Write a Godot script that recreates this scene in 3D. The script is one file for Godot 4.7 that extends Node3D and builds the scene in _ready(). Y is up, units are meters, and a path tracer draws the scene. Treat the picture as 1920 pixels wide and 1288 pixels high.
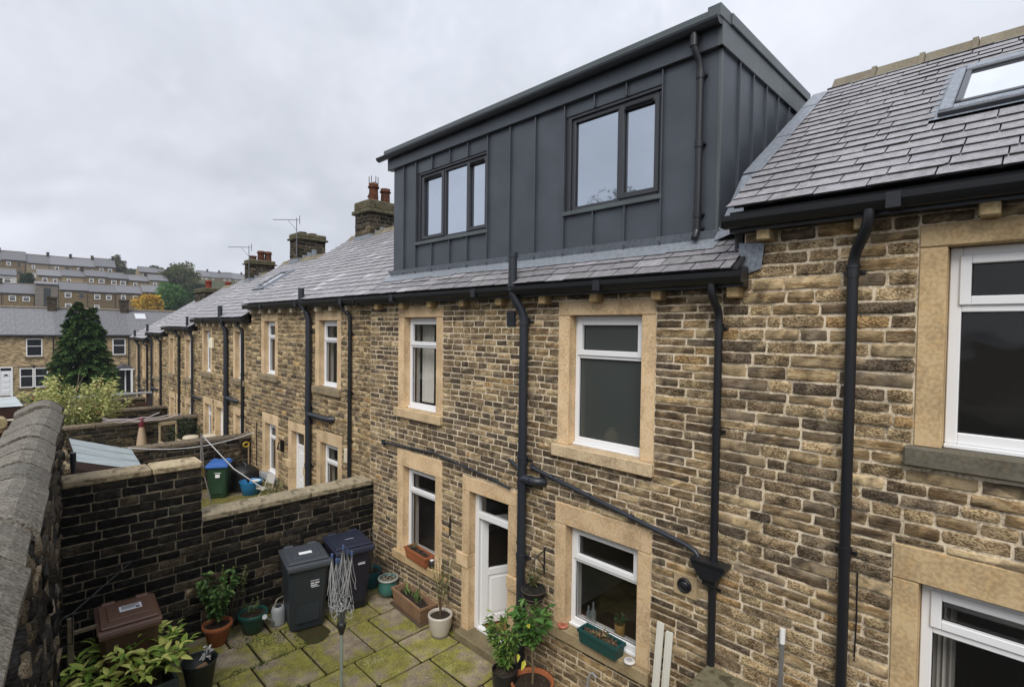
extends Node3D

# ---------------------------------------------------------------- mesh buffer
class Buf:
	var v := PackedVector3Array()
	var n := PackedVector3Array()
	var c := PackedColorArray()
	var xf := Transform3D.IDENTITY
	var col := Color(1, 1, 1)

	func tri(a: Vector3, b: Vector3, d: Vector3) -> void:
		a = xf * a
		b = xf * b
		d = xf * d
		var m := (b - a).cross(d - a).normalized()
		v.append(a); v.append(d); v.append(b)
		n.append(m); n.append(m); n.append(m)
		c.append(col); c.append(col); c.append(col)

	func tris(a: Vector3, b: Vector3, d: Vector3, na: Vector3, nb: Vector3, nd: Vector3) -> void:
		v.append(xf * a); v.append(xf * d); v.append(xf * b)
		n.append((xf.basis * na).normalized()); n.append((xf.basis * nd).normalized()); n.append((xf.basis * nb).normalized())
		c.append(col); c.append(col); c.append(col)

	func quad(a: Vector3, b: Vector3, d: Vector3, e: Vector3) -> void:
		tri(a, b, d)
		tri(a, d, e)

	func quads(a: Vector3, b: Vector3, d: Vector3, e: Vector3, na: Vector3, nb: Vector3, nd: Vector3, ne: Vector3) -> void:
		tris(a, b, d, na, nb, nd)
		tris(a, d, e, na, nd, ne)

	# plain box given two corners
	func bx(p: Vector3, q: Vector3) -> void:
		var x0 := minf(p.x, q.x); var x1 := maxf(p.x, q.x)
		var y0 := minf(p.y, q.y); var y1 := maxf(p.y, q.y)
		var z0 := minf(p.z, q.z); var z1 := maxf(p.z, q.z)
		quad(Vector3(x0, y0, z1), Vector3(x1, y0, z1), Vector3(x1, y1, z1), Vector3(x0, y1, z1))
		quad(Vector3(x1, y0, z0), Vector3(x0, y0, z0), Vector3(x0, y1, z0), Vector3(x1, y1, z0))
		quad(Vector3(x1, y0, z1), Vector3(x1, y0, z0), Vector3(x1, y1, z0), Vector3(x1, y1, z1))
		quad(Vector3(x0, y0, z0), Vector3(x0, y0, z1), Vector3(x0, y1, z1), Vector3(x0, y1, z0))
		quad(Vector3(x0, y1, z1), Vector3(x1, y1, z1), Vector3(x1, y1, z0), Vector3(x0, y1, z0))
		quad(Vector3(x0, y0, z0), Vector3(x1, y0, z0), Vector3(x1, y0, z1), Vector3(x0, y0, z1))

	# box with chamfered edges
	func cb(p: Vector3, q: Vector3, r: float) -> void:
		var lo := Vector3(minf(p.x, q.x), minf(p.y, q.y), minf(p.z, q.z))
		var hi := Vector3(maxf(p.x, q.x), maxf(p.y, q.y), maxf(p.z, q.z))
		var h := (hi - lo) * 0.5
		var m := (hi + lo) * 0.5
		r = minf(r, 0.45 * minf(h.x, minf(h.y, h.z)) * 2.0)
		for ax in 3:
			var a1 := (ax + 1) % 3
			var a2 := (ax + 2) % 3
			for s in [-1.0, 1.0]:
				var pts := []
				for k in [[-1, -1], [1, -1], [1, 1], [-1, 1]]:
					var t := Vector3.ZERO
					t[ax] = s * h[ax]
					t[a1] = k[0] * (h[a1] - r)
					t[a2] = k[1] * (h[a2] - r)
					pts.append(m + t)
				if s > 0:
					quad(pts[0], pts[1], pts[2], pts[3])
				else:
					quad(pts[3], pts[2], pts[1], pts[0])
			# edges running along ax
			for s1 in [-1.0, 1.0]:
				for s2 in [-1.0, 1.0]:
					var e := []
					for t in [-1.0, 1.0]:
						for w in 2:
							var u := Vector3.ZERO
							u[ax] = t * (h[ax] - r)
							u[a1] = s1 * (h[a1] - (r if w == 1 else 0.0))
							u[a2] = s2 * (h[a2] - (0.0 if w == 1 else r))
							e.append(m + u)
					oq(e[0], e[1], e[3], e[2], m)
		for sx in [-1.0, 1.0]:
			for sy in [-1.0, 1.0]:
				for sz in [-1.0, 1.0]:
					var A := m + Vector3(sx * h.x, sy * (h.y - r), sz * (h.z - r))
					var B := m + Vector3(sx * (h.x - r), sy * h.y, sz * (h.z - r))
					var C := m + Vector3(sx * (h.x - r), sy * (h.y - r), sz * h.z)
					if (B - A).cross(C - A).dot(A - m) > 0.0:
						tri(A, B, C)
					else:
						tri(A, C, B)

	# quad turned so that it faces away from the point m
	func oq(a: Vector3, b: Vector3, d: Vector3, e: Vector3, m: Vector3) -> void:
		if (b - a).cross(d - a).dot((a + d) * 0.5 - m) >= 0.0:
			quad(a, b, d, e)
		else:
			quad(e, d, b, a)

	func tube(pts: Array, rad, sides := 8, caps := true) -> void:
		var count := pts.size()
		var rings := []
		var norms := []
		var side := Vector3.ZERO
		for i in count:
			var d: Vector3
			if i == 0:
				d = pts[1] - pts[0]
			elif i == count - 1:
				d = pts[i] - pts[i - 1]
			else:
				d = (pts[i + 1] - pts[i]).normalized() + (pts[i] - pts[i - 1]).normalized()
			d = d.normalized()
			if i == 0:
				side = d.cross(Vector3.UP if absf(d.y) < 0.9 else Vector3.RIGHT).normalized()
			else:
				side = (side - d * side.dot(d)).normalized()
			var up := side.cross(d)
			var r: float = rad[i] if rad is Array else rad
			var ring := []
			var nr := []
			for k in sides:
				var a := TAU * k / sides
				var o := side * cos(a) + up * sin(a)
				ring.append(pts[i] + o * r)
				nr.append(o)
			rings.append(ring)
			norms.append(nr)
		for i in count - 1:
			for k in sides:
				var j := (k + 1) % sides
				quads(rings[i][j], rings[i][k], rings[i + 1][k], rings[i + 1][j], norms[i][j], norms[i][k], norms[i + 1][k], norms[i + 1][j])
		if caps:
			for k in range(1, sides - 1):
				tri(rings[0][0], rings[0][k], rings[0][k + 1])
				tri(rings[count - 1][0], rings[count - 1][k + 1], rings[count - 1][k])

	# solid of revolution: profile of (r, y) from bottom to top on the outside
	func lathe(at: Vector3, prof: Array, sides := 16) -> void:
		var pn := []
		for i in prof.size():
			var a: Vector2 = prof[maxi(i - 1, 0)]
			var b: Vector2 = prof[mini(i + 1, prof.size() - 1)]
			var t := (b - a).normalized()
			pn.append(Vector2(t.y, -t.x))
		for i in prof.size() - 1:
			for k in sides:
				var a0 := TAU * k / sides
				var a1 := TAU * (k + 1) / sides
				var p0: Vector2 = prof[i]
				var p1: Vector2 = prof[i + 1]
				var e0 := Vector3(cos(a0), 0, -sin(a0))
				var e1 := Vector3(cos(a1), 0, -sin(a1))
				quads(at + e0 * p0.x + Vector3.UP * p0.y, at + e1 * p0.x + Vector3.UP * p0.y, at + e1 * p1.x + Vector3.UP * p1.y, at + e0 * p1.x + Vector3.UP * p1.y,
					e0 * pn[i].x + Vector3.UP * pn[i].y, e1 * pn[i].x + Vector3.UP * pn[i].y, e1 * pn[i + 1].x + Vector3.UP * pn[i + 1].y, e0 * pn[i + 1].x + Vector3.UP * pn[i + 1].y)

	# sweep a closed polygon (counter-clockwise seen from the +end) from p to q; ax, ay: its axes
	func prism(poly: Array, p: Vector3, q: Vector3, ax: Vector3, ay: Vector3) -> void:
		var m := poly.size()
		var flip := ax.cross(ay).dot(q - p) < 0.0
		var cen := Vector2.ZERO
		for a in poly: cen += a / m
		for k in m:
			var a: Vector2 = poly[k]
			var b: Vector2 = poly[(k + 1) % m]
			var oa := ax * a.x + ay * a.y
			var ob := ax * b.x + ay * b.y
			if flip:
				quad(p + ob, p + oa, q + oa, q + ob)
			else:
				quad(p + oa, p + ob, q + ob, q + oa)
			var oc := ax * cen.x + ay * cen.y
			if flip:
				tri(p + oc, p + oa, p + ob)
				tri(q + oc, q + ob, q + oa)
			else:
				tri(p + oc, p + ob, p + oa)
				tri(q + oc, q + oa, q + ob)

	# folded leaf
	func leaf(p: Vector3, d: Vector3, up: Vector3, l: float, w: float, droop := 0.15) -> void:
		var s := d.cross(up).normalized()
		var u := s.cross(d).normalized()
		var a := p + d * l * 0.35 + s * w * 0.5 + u * w * 0.18
		var b := p + d * l * 0.35 - s * w * 0.5 + u * w * 0.18
		var a2 := p + d * l * 0.72 + s * w * 0.34 + u * (w * 0.12 - l * droop * 0.4)
		var b2 := p + d * l * 0.72 - s * w * 0.34 + u * (w * 0.12 - l * droop * 0.4)
		var mid := p + d * l * 0.5 - u * l * droop * 0.15
		var tip := p + d * l - u * l * droop
		tri(p, mid, a); tri(a, mid, a2); tri(a2, mid, tip)
		tri(p, b, mid); tri(b, b2, mid); tri(b2, tip, mid)

	# small leaf or clump: one bent quad
	func chip(p: Vector3, d: Vector3, s: Vector3, l: float, w: float) -> void:
		var u := s.cross(d)
		var m := p + d * l * 0.5 + u * w * 0.25
		tri(p, m + s * w * 0.5, p + d * l)
		tri(p, p + d * l, m - s * w * 0.5)

	func mesh() -> ArrayMesh:
		var m := ArrayMesh.new()
		if v.is_empty():
			return m
		var a := []
		a.resize(Mesh.ARRAY_MAX)
		a[Mesh.ARRAY_VERTEX] = v
		a[Mesh.ARRAY_NORMAL] = n
		a[Mesh.ARRAY_COLOR] = c
		m.add_surface_from_arrays(Mesh.PRIMITIVE_TRIANGLES, a)
		return m

var rng := RandomNumberGenerator.new()
var M := {}
var crust: FastNoiseLite
var cam_at := Vector3(0.6837, 4.416, 4.8306)
var used := {}

func rf(a: float, b: float) -> float:
	return rng.randf_range(a, b)

func rv() -> Vector3:
	return Vector3(rf(-1, 1), rf(-1, 1), rf(-1, 1))

func pick(a: Array):
	return a[rng.randi() % a.size()]

func lin(r: float, g: float, b: float) -> Color:
	return Color(r, g, b).linear_to_srgb()

func tint(c: Color, k: float) -> Color:
	return Color(clampf(c.r * k, 0, 1), clampf(c.g * k, 0, 1), clampf(c.b * k, 0, 1))

# ---------------------------------------------------------------- scene tree
func numbered(called: String, parent: Node) -> String:
	var key := str(parent.get_instance_id()) + called
	var k: int = used.get(key, 0)
	used[key] = k + 1
	return called if k == 0 else "%s_%03d" % [called, k]

func put(called: String, b: Buf, mat: Material, parent: Node = self, kind := "") -> MeshInstance3D:
	return put_mesh(called, b.mesh(), mat, parent, kind)

func put_mesh(called: String, mesh: Mesh, mat: Material, parent: Node = self, kind := "") -> MeshInstance3D:
	var o := MeshInstance3D.new()
	o.name = numbered(called, parent)
	o.mesh = mesh
	o.material_override = mat
	if kind != "":
		o.set_meta("kind", kind)
	parent.add_child(o, true)
	return o

func thing(called: String, label: String, category: String, at := Vector3.ZERO, turn := 0.0, group := "") -> Node3D:
	var o := Node3D.new()
	o.name = numbered(called, self)
	add_child(o, true)
	o.position = at
	o.rotation.y = turn
	tag(o, label, category, group)
	return o

func tag(o: Node, label: String, category: String, group := "") -> void:
	o.set_meta("label", label)
	o.set_meta("category", category)
	if group != "":
		o.set_meta("group", group)

# ---------------------------------------------------------------- textures and materials
func nz(size: int, sd: int, freq: float, oct := 4, kind := FastNoiseLite.TYPE_SIMPLEX_SMOOTH) -> PackedByteArray:
	var f := FastNoiseLite.new()
	f.seed = sd
	f.noise_type = kind
	f.frequency = freq
	f.fractal_octaves = oct
	var im := f.get_seamless_image(size, size)
	im.convert(Image.FORMAT_L8)
	return im.get_data()

func tex(size: int, fill: Callable) -> ImageTexture:
	var d := PackedByteArray()
	d.resize(size * size * 3)
	for i in size * size:
		var c: Color = fill.call(i)
		d[i * 3] = int(clampf(c.r, 0, 1) * 255.0)
		d[i * 3 + 1] = int(clampf(c.g, 0, 1) * 255.0)
		d[i * 3 + 2] = int(clampf(c.b, 0, 1) * 255.0)
	return ImageTexture.create_from_image(Image.create_from_data(size, size, false, Image.FORMAT_RGB8, d))

func gray(size: int, a: PackedByteArray) -> ImageTexture:
	return ImageTexture.create_from_image(Image.create_from_data(size, size, false, Image.FORMAT_L8, a))

func mat(color: Color, rough := 0.8, spec := 0.5) -> StandardMaterial3D:
	var m := StandardMaterial3D.new()
	m.albedo_color = color
	m.roughness = rough
	m.metallic_specular = spec
	m.vertex_color_use_as_albedo = true
	m.cull_mode = BaseMaterial3D.CULL_DISABLED
	return m

func tri_mat(color: Color, rough: float, t: Texture2D, scale: Vector3, h: Texture2D = null, hs := 0.3, spec := 0.5) -> StandardMaterial3D:
	var m := mat(color, rough, spec)
	m.albedo_texture = t
	m.uv1_triplanar = true
	m.uv1_world_triplanar = true
	m.uv1_scale = scale
	if h:
		m.heightmap_enabled = true
		m.heightmap_texture = h
		m.heightmap_scale = hs
	return m

func smooth(a: float, b: float, x: float) -> float:
	return smoothstep(a, b, x)

func materials() -> void:
	var S := 512
	var big := nz(S, 11, 0.006, 4)
	var mid := nz(S, 12, 0.018, 5)
	var fine := nz(S, 13, 0.07, 4)
	var cell := nz(S, 14, 0.03, 3, FastNoiseLite.TYPE_CELLULAR)
	# weathered sandstone: dark crust over paler stone, layered grain
	var t_stone := tex(S, func(i: int) -> Color:
		var a := mid[i] / 255.0
		var f := fine[i] / 255.0
		var k := smooth(0.38, 0.62, a * 0.45 + f * 0.55)
		var g := 0.74 + 0.5 * (f - 0.5) + 0.35 * (big[i] / 255.0 - 0.5)
		return Color(0.70, 0.665, 0.63).lerp(Color(1, 0.985, 0.95), k) * g * 1.34)
	var hb := PackedByteArray()
	hb.resize(S * S)
	for i in S * S:
		hb[i] = int(clampf(mid[i] * 0.55 + fine[i] * 0.45, 0, 255))
	var h_stone := gray(S, hb)
	M.stone = tri_mat(lin(1, 1, 1), 0.93, t_stone, Vector3(1.0, 1.75, 1.0), h_stone, 0.9, 0.3)
	M.stone_layered = tri_mat(lin(1, 1, 1), 0.93, tex(S, func(i: int) -> Color:
		var j := (i % S) * S + i / S
		var a := fine[i] / 255.0 * 0.5 + big[j] / 255.0 * 0.5
		var k := smooth(0.40, 0.60, a)
		var g := 0.94 + 0.34 * (mid[j] / 255.0 - 0.5)
		return Color(0.66, 0.61, 0.55).lerp(Color(1, 0.98, 0.93), k) * g * 1.16), Vector3(0.5, 3.4, 0.5), h_stone, 0.8, 0.3)
	M.stone_smooth = tri_mat(lin(1, 1, 1), 0.92, tex(S, func(i: int) -> Color:
		var g := 0.98 + 0.3 * (mid[i] / 255.0 - 0.5) + 0.25 * (fine[i] / 255.0 - 0.5)
		var d := smooth(0.62, 0.7, mid[(i * 7) % (S * S)] / 255.0 * 0.0 + big[i] / 255.0)
		return Color(g, g * 0.985, g * 0.955) * (1.0 - 0.25 * d)), Vector3(0.8, 1.1, 0.8), h_stone, 0.6, 0.3)
	M.rubble = tri_mat(lin(1, 1, 1), 0.95, t_stone, Vector3(1.1, 1.8, 1.1), h_stone, 1.2, 0.25)
	M.mortar = tri_mat(lin(1, 1, 1), 0.95, tex(S, func(i: int) -> Color:
		var g := 0.94 + 0.5 * (fine[i] / 255.0 - 0.5) + 0.45 * (big[i] / 255.0 - 0.5)
		return Color(g, g * 0.985, g * 0.95)), Vector3(0.8, 0.8, 0.8), h_stone, 0.35, 0.2)
	var t_dress := tex(S, func(i: int) -> Color:
		var g := 0.95 + 0.24 * (fine[i] / 255.0 - 0.5) + 0.24 * (big[i] / 255.0 - 0.5)
		var s := smooth(0.55, 0.85, mid[i] / 255.0)
		var st := smooth(0.56, 0.8, big[((i / S) / 5) * S + i % S] / 255.0 * 0.7 + mid[((i / S) / 5) * S + i % S] / 255.0 * 0.3)
		g *= 1.0 - 0.09 * st
		return Color(g, g * (0.99 - 0.025 * s), g * (0.965 - 0.05 * s)))
	M.dressed = tri_mat(lin(1, 1, 1), 0.9, t_dress, Vector3(0.7, 0.7, 0.7), h_stone, 0.18, 0.3)
	# roofing slate
	var t_slate := tex(S, func(i: int) -> Color:
		var g := 0.92 + 0.34 * (fine[i] / 255.0 - 0.5) + 0.3 * (mid[i] / 255.0 - 0.5)
		var l := smooth(0.66, 0.8, cell[i] / 255.0 * 0.4 + mid[i] / 255.0 * 0.6)
		return Color(g + 0.12 * l, g + 0.12 * l, g + 0.08 * l))
	M.slate = tri_mat(lin(1, 1, 1), 0.5, t_slate, Vector3(1.1, 1.1, 1.1), h_stone, 0.25, 0.5)
	M.slab = tri_mat(lin(1, 1, 1), 0.92, M.stone_smooth.albedo_texture, Vector3(1.3, 1.3, 1.3), h_stone, 0.7, 0.25)
	# flags with moss in patches
	var n1 := nz(1024, 21, 0.005, 5)
	var n2 := nz(1024, 22, 0.02, 5)
	var n3 := nz(1024, 23, 0.09, 3)
	M.flag = tri_mat(lin(1, 1, 1), 0.85, tex(1024, func(i: int) -> Color:
		var k := smooth(0.26, 0.66, n1[i] / 255.0 * 0.76 + n2[i] / 255.0 * 0.24)
		var f := n3[i] / 255.0 - 0.5
		var d := n2[i] / 255.0 - 0.5
		var stone := Color(0.62, 0.575, 0.51) * (1.0 + 0.3 * f + 0.35 * d)
		var moss := Color(0.53, 0.525, 0.25) * (1.0 + 0.35 * f + 0.4 * d)
		var s := smooth(0.68, 0.76, n3[i] / 255.0 * 0.5 + n1[i] / 255.0 * 0.5)
		return stone.lerp(moss, k * 0.92).lerp(Color(0.75, 0.73, 0.69), s * 0.5)), Vector3(0.28, 0.28, 0.28), h_stone, 0.5, 0.35)
	M.earth = tri_mat(lin(1, 1, 1), 1.0, t_stone, Vector3(1.5, 1.5, 1.5), h_stone, 2.0, 0.2)
	var t_zinc := tex(256, func(i: int) -> Color:
		var j := (i / 256) * 2 * 512 + (i % 256) * 2
		var g := 0.9 + 0.16 * (big[j] / 255.0 - 0.5)
		return Color(g, g, g))
	M.zinc = tri_mat(lin(0.083, 0.097, 0.117), 0.42, t_zinc, Vector3(0.4, 0.4, 0.4), null, 0.0, 0.5)
	M.zinc.metallic = 0.25
	M.zinc_trim = tri_mat(lin(0.115, 0.137, 0.140), 0.4, t_zinc, Vector3(0.4, 0.4, 0.4), null, 0.0, 0.5)
	M.zinc_trim.metallic = 0.3
	M.lead = tri_mat(lin(0.30, 0.33, 0.37), 0.48, t_slate, Vector3(1.6, 1.6, 1.6), h_stone, 0.3, 0.5)
	M.lead.metallic = 0.3
	M.black = mat(lin(0.012, 0.013, 0.016), 0.38, 0.5)
	M.pipe = mat(lin(0.021, 0.025, 0.033), 0.4, 0.5)
	M.white = mat(lin(0.78, 0.79, 0.80), 0.3, 0.5)
	M.grey_frame = mat(lin(0.035, 0.039, 0.046), 0.35, 0.5)
	M.plain = mat(lin(1, 1, 1), 0.7, 0.4)
	M.gloss = mat(lin(1, 1, 1), 0.28, 0.5)
	M.satin = mat(lin(1, 1, 1), 0.45, 0.5)
	M.metal = mat(lin(0.5, 0.51, 0.52), 0.38, 0.5)
	M.metal.metallic = 0.85
	M.leafy = mat(lin(1, 1, 1), 0.5, 0.4)
	M.leafy.backlight_enabled = true
	M.leafy.backlight = Color(0.45, 0.5, 0.3)
	M.leaf_far = mat(lin(1, 1, 1), 0.85, 0.2)
	M.wood = tri_mat(lin(1, 1, 1), 0.85, t_dress, Vector3(0.6, 5.0, 5.0), h_stone, 0.2, 0.3)
	M.felt = tri_mat(lin(1, 1, 1), 0.9, t_dress, Vector3(0.5, 0.5, 0.5), h_stone, 0.1, 0.3)
	M.hill = tri_mat(lin(1, 1, 1), 1.0, t_stone, Vector3(0.02, 0.02, 0.02), null, 0.0, 0.2)
	# the walls and roofs of far houses: courses in the material only
	var t_course := tex(256, func(i: int) -> Color:
		var y := (i / 256)
		var x := i % 256
		var row := y / 16
		var j := (x + row * 37) % 256
		var sx := j / 32
		var hsh := fposmod(sin(float(row * 57 + sx * 131)) * 4375.5453, 1.0)
		var e := 1.12 if (y % 16 < 2 or j % 32 < 1) else 0.66 + 0.5 * hsh
		return Color(e, e * 0.985, e * 0.95) * (0.8 + 0.2 * fine[(y * 2 * 512 + x * 2)] / 255.0))
	M.coursed = tri_mat(lin(1, 1, 1), 0.95, t_course, Vector3(0.45, 0.62, 0.45), null, 0.0, 0.2)
	var t_rows := tex(256, func(i: int) -> Color:
		var y := (i / 256) % 32
		var e := 0.55 if y < 4 else 0.9 + 0.12 * (fine[i % (S * S)] / 255.0)
		return Color(e, e, e) * (0.75 + 0.3 * mid[(i * 2) % (S * S)] / 255.0))
	M.rows = tri_mat(lin(1, 1, 1), 0.6, t_rows, Vector3(0.5, 0.9, 0.5), null, 0.0, 0.4)
	M.rows.uv1_world_triplanar = false
	var g := StandardMaterial3D.new()
	g.transparency = BaseMaterial3D.TRANSPARENCY_ALPHA
	g.albedo_color = Color(0.02, 0.025, 0.025, 0.16)
	g.roughness = 0.02
	g.metallic_specular = 0.5
	var wave := gray(256, nz(256, 51, 0.012, 2))
	g.uv1_triplanar = true
	g.uv1_world_triplanar = true
	g.uv1_scale = Vector3(0.6, 0.6, 0.6)
	g.heightmap_enabled = true
	g.heightmap_texture = wave
	g.heightmap_scale = 0.25
	M.glass = g
	var gf: StandardMaterial3D = g.duplicate()
	gf.albedo_color = Color(0.27, 0.29, 0.28, 0.78)
	gf.roughness = 0.24
	M.frost = gf
	var gs := StandardMaterial3D.new()   # solar-control coating of the dormer's panes
	gs.albedo_color = lin(0.50, 0.55, 0.62)
	gs.metallic = 0.95
	gs.roughness = 0.03
	gs.uv1_triplanar = true
	gs.uv1_world_triplanar = true
	gs.uv1_scale = Vector3(0.6, 0.6, 0.6)
	gs.heightmap_enabled = true
	gs.heightmap_texture = wave
	gs.heightmap_scale = 0.12
	M.mirror = gs
	var gr: StandardMaterial3D = gs.duplicate()
	gr.albedo_color = lin(0.86, 0.88, 0.9)
	M.roof_glass = gr
	var gd := StandardMaterial3D.new()
	gd.albedo_color = lin(0.02, 0.022, 0.025)
	gd.roughness = 0.05
	M.dark_glass = gd
	M.coping = tri_mat(lin(1, 1, 1), 0.7, t_stone, Vector3(1.9, 1.3, 1.3), h_stone, 1.0, 0.4)
	var bt: StandardMaterial3D = g.duplicate()
	bt.albedo_color = Color(0.6, 0.65, 0.66, 0.25)
	M.bottle = bt
	var wp := StandardMaterial3D.new()
	wp.albedo_color = lin(0.055, 0.048, 0.022)
	wp.roughness = 0.22
	M.wet = wp
	var ri := mat(lin(1, 1, 1), 0.95, 0.1)
	M.room = ri

func sky_texture() -> ImageTexture:
	var w := 768
	var h := 384
	var f := FastNoiseLite.new()
	f.seed = 5
	f.frequency = 1.1
	f.fractal_octaves = 5
	f.domain_warp_enabled = true
	f.domain_warp_amplitude = 0.5
	f.domain_warp_frequency = 0.9
	var im := Image.create(w, h, false, Image.FORMAT_RGBF)
	for j in h:
		var el := (0.5 - (j + 0.5) / h) * PI
		for i in w:
			var az := (i + 0.5) / w * TAU
			var d := Vector3(sin(az) * cos(el), sin(el), -cos(az) * cos(el))
			var up := maxf(d.y, 0.0)
			# an even cloud deck seen in perspective
			var q := d / (up + 0.32)
			var k := f.get_noise_3d(q.x * 0.75, d.y * 0.6, q.z * 0.75)
			var k2 := f.get_noise_3d(q.x * 2.0 + 7.0, 3.0, q.z * 2.0)
			var l := 0.465 * (0.96 + 0.62 * smoothstep(0.25, 1.0, up)) * (1.0 + 0.27 * k + 0.09 * k2)
			if d.y < 0.0:
				l = 0.2
			var wm := clampf(0.5 + k, 0.0, 1.0)
			im.set_pixel(i, j, Color(l * (0.93 + 0.03 * wm), l * (0.985 + 0.01 * wm), l * 1.10))
	return ImageTexture.create_from_image(im)

# ---------------------------------------------------------------- masonry
const PAL_A := [[0.13, 0.104, 0.078], [0.18, 0.143, 0.103], [0.28, 0.215, 0.138], [0.39, 0.30, 0.183], [0.50, 0.388, 0.235], [0.58, 0.46, 0.285], [0.51, 0.35, 0.175]]
const W_DARK := [17, 27, 26, 16, 9, 4, 2]
const W_MID := [11, 17, 23, 22, 15, 8, 4]
const W_PALE := [3, 6, 13, 24, 30, 22, 2]
const PAL_SOOT := [[0.013, 0.013, 0.013], [0.019, 0.0185, 0.018], [0.031, 0.029, 0.026], [0.055, 0.048, 0.038], [0.095, 0.08, 0.058]]
const W_SOOT := [30, 30, 22, 12, 5]
const W_SOOT_PALE := [10, 18, 28, 28, 16]

func weighted(pal: Array, w: Array) -> Color:
	var total := 0
	for x in w: total += x
	var r := rng.randi() % total
	for i in w.size():
		r -= w[i]
		if r < 0:
			return Color(pal[i][0], pal[i][1], pal[i][2]) * rf(0.86, 1.14)
	return Color(0.2, 0.15, 0.1)

# one rock-faced stone on the frame f (x along the wall, y up, z outwards)
func stone(b: Buf, f: Transform3D, u0: float, u1: float, v0: float, v1: float, col: Color, bulge: float, nu: int, nv: int) -> void:
	var w := u1 - u0
	var h := v1 - v0
	var us := []
	var vs := []
	for i in nu + 1:
		var t := float(i) / nu
		if nu >= 3:
			t = [0.0, minf(0.012 / w, 0.2)][i] if i < 2 else ([1.0, 1.0 - minf(0.012 / w, 0.2)][nu - i] if nu - i < 2 else t)
		us.append(t)
	for i in nv + 1:
		var t := float(i) / nv
		if nv >= 3:
			t = [0.0, 0.14][i] if i < 2 else ([1.0, 0.86][nv - i] if nv - i < 2 else t)
		vs.append(t)
	var p := []
	var cc := []
	var sl := rf(-0.5, 0.5)
	var off := rng.randf() * 100.0
	var dark := Color(0.085, 0.070, 0.054)
	var pale := Color(0.44, 0.35, 0.22)
	var worn := rf(0.0, 0.8) if nu > 3 and bulge < 0.03 and col.r > 0.1 else 0.0
	var jag := minf(0.006, h * 0.06)
	for j in nv + 1:
		for i in nu + 1:
			var edge: bool = i == 0 or j == 0 or i == nu or j == nv
			var x: float = u0 + us[i] * w
			var y: float = v0 + vs[j] * h
			var z := -0.004
			if edge:
				if (i == 0 or i == nu) and (j == 0 or j == nv):
					x += (jag * 1.2 if i == 0 else -jag * 1.2)
					y += (jag if j == 0 else -jag)
				x += rf(-jag, jag)
				y += rf(-jag, jag)
			else:
				z = bulge * (0.25 + 1.05 * rng.randf() + sl * (vs[j] - 0.5))
				x += rf(-0.15, 0.15) * w / nu
			p.append(f * Vector3(x, y, z))
			var k := rf(0.72, 1.28)
			if edge:
				k *= rf(0.9, 1.25)
			elif rng.randf() < 0.22:
				k *= rf(1.2, 1.9) if col.r < 0.25 else rf(0.45, 0.75)
			var c2 := col
			if worn > 0.0:
				var m := crust.get_noise_3d(x * 6.0 + off, y * 15.0, off)
				c2 = col.lerp(dark, worn * smoothstep(0.02, 0.3, m)).lerp(pale, worn * 0.8 * smoothstep(-0.05, -0.35, m))
			cc.append(Color(c2.r * k, c2.g * k * rf(0.98, 1.02), c2.b * k))
	var ns := []
	ns.resize(p.size())
	ns.fill(Vector3.ZERO)
	var quads := []
	for j in nv:
		for i in nu:
			var a := j * (nu + 1) + i
			quads.append([a, a + 1, a + nu + 2, a + nu + 1])
	var out := f.basis.z
	for q in quads:
		var m: Vector3 = (p[q[1]] - p[q[0]]).cross(p[q[3]] - p[q[0]]) + (p[q[3]] - p[q[2]]).cross(p[q[1]] - p[q[2]])
		if m.dot(out) < 0:
			m = -m
		for k in q:
			ns[k] += m
	for k in ns.size():
		ns[k] = (ns[k].normalized() + out * 0.15).normalized()
	var turn := f.basis.determinant() < 0.0
	for q in quads:
		for t in [[0, 1, 2], [0, 2, 3]]:
			var ids := [q[t[0]], q[t[1]], q[t[2]]]
			if turn:
				ids.reverse()
			for k in [ids[0], ids[2], ids[1]]:
				b.v.append(p[k]); b.n.append(ns[k]); b.c.append(cc[k])

# holes: [u0, u1, v0, v1]
func cut_row(u0: float, u1: float, v0: float, v1: float, holes: Array) -> Array:
	var free := [[u0, u1, v0, v1]]
	for h in holes:
		var next := []
		for s in free:
			if h[0] >= s[1] or h[1] <= s[0] or h[2] >= s[3] or h[3] <= s[2]:
				next.append(s)
				continue
			if h[0] > s[0]: next.append([s[0], h[0], s[2], s[3]])
			if h[1] < s[1]: next.append([h[1], s[1], s[2], s[3]])
			var a: float = maxf(s[0], h[0])
			var c: float = minf(s[1], h[1])
			if s[3] - h[3] > 0.03: next.append([a, c, h[3], s[3]])
			if h[2] - s[2] > 0.03: next.append([a, c, s[2], h[2]])
		free = next
	return free

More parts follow.
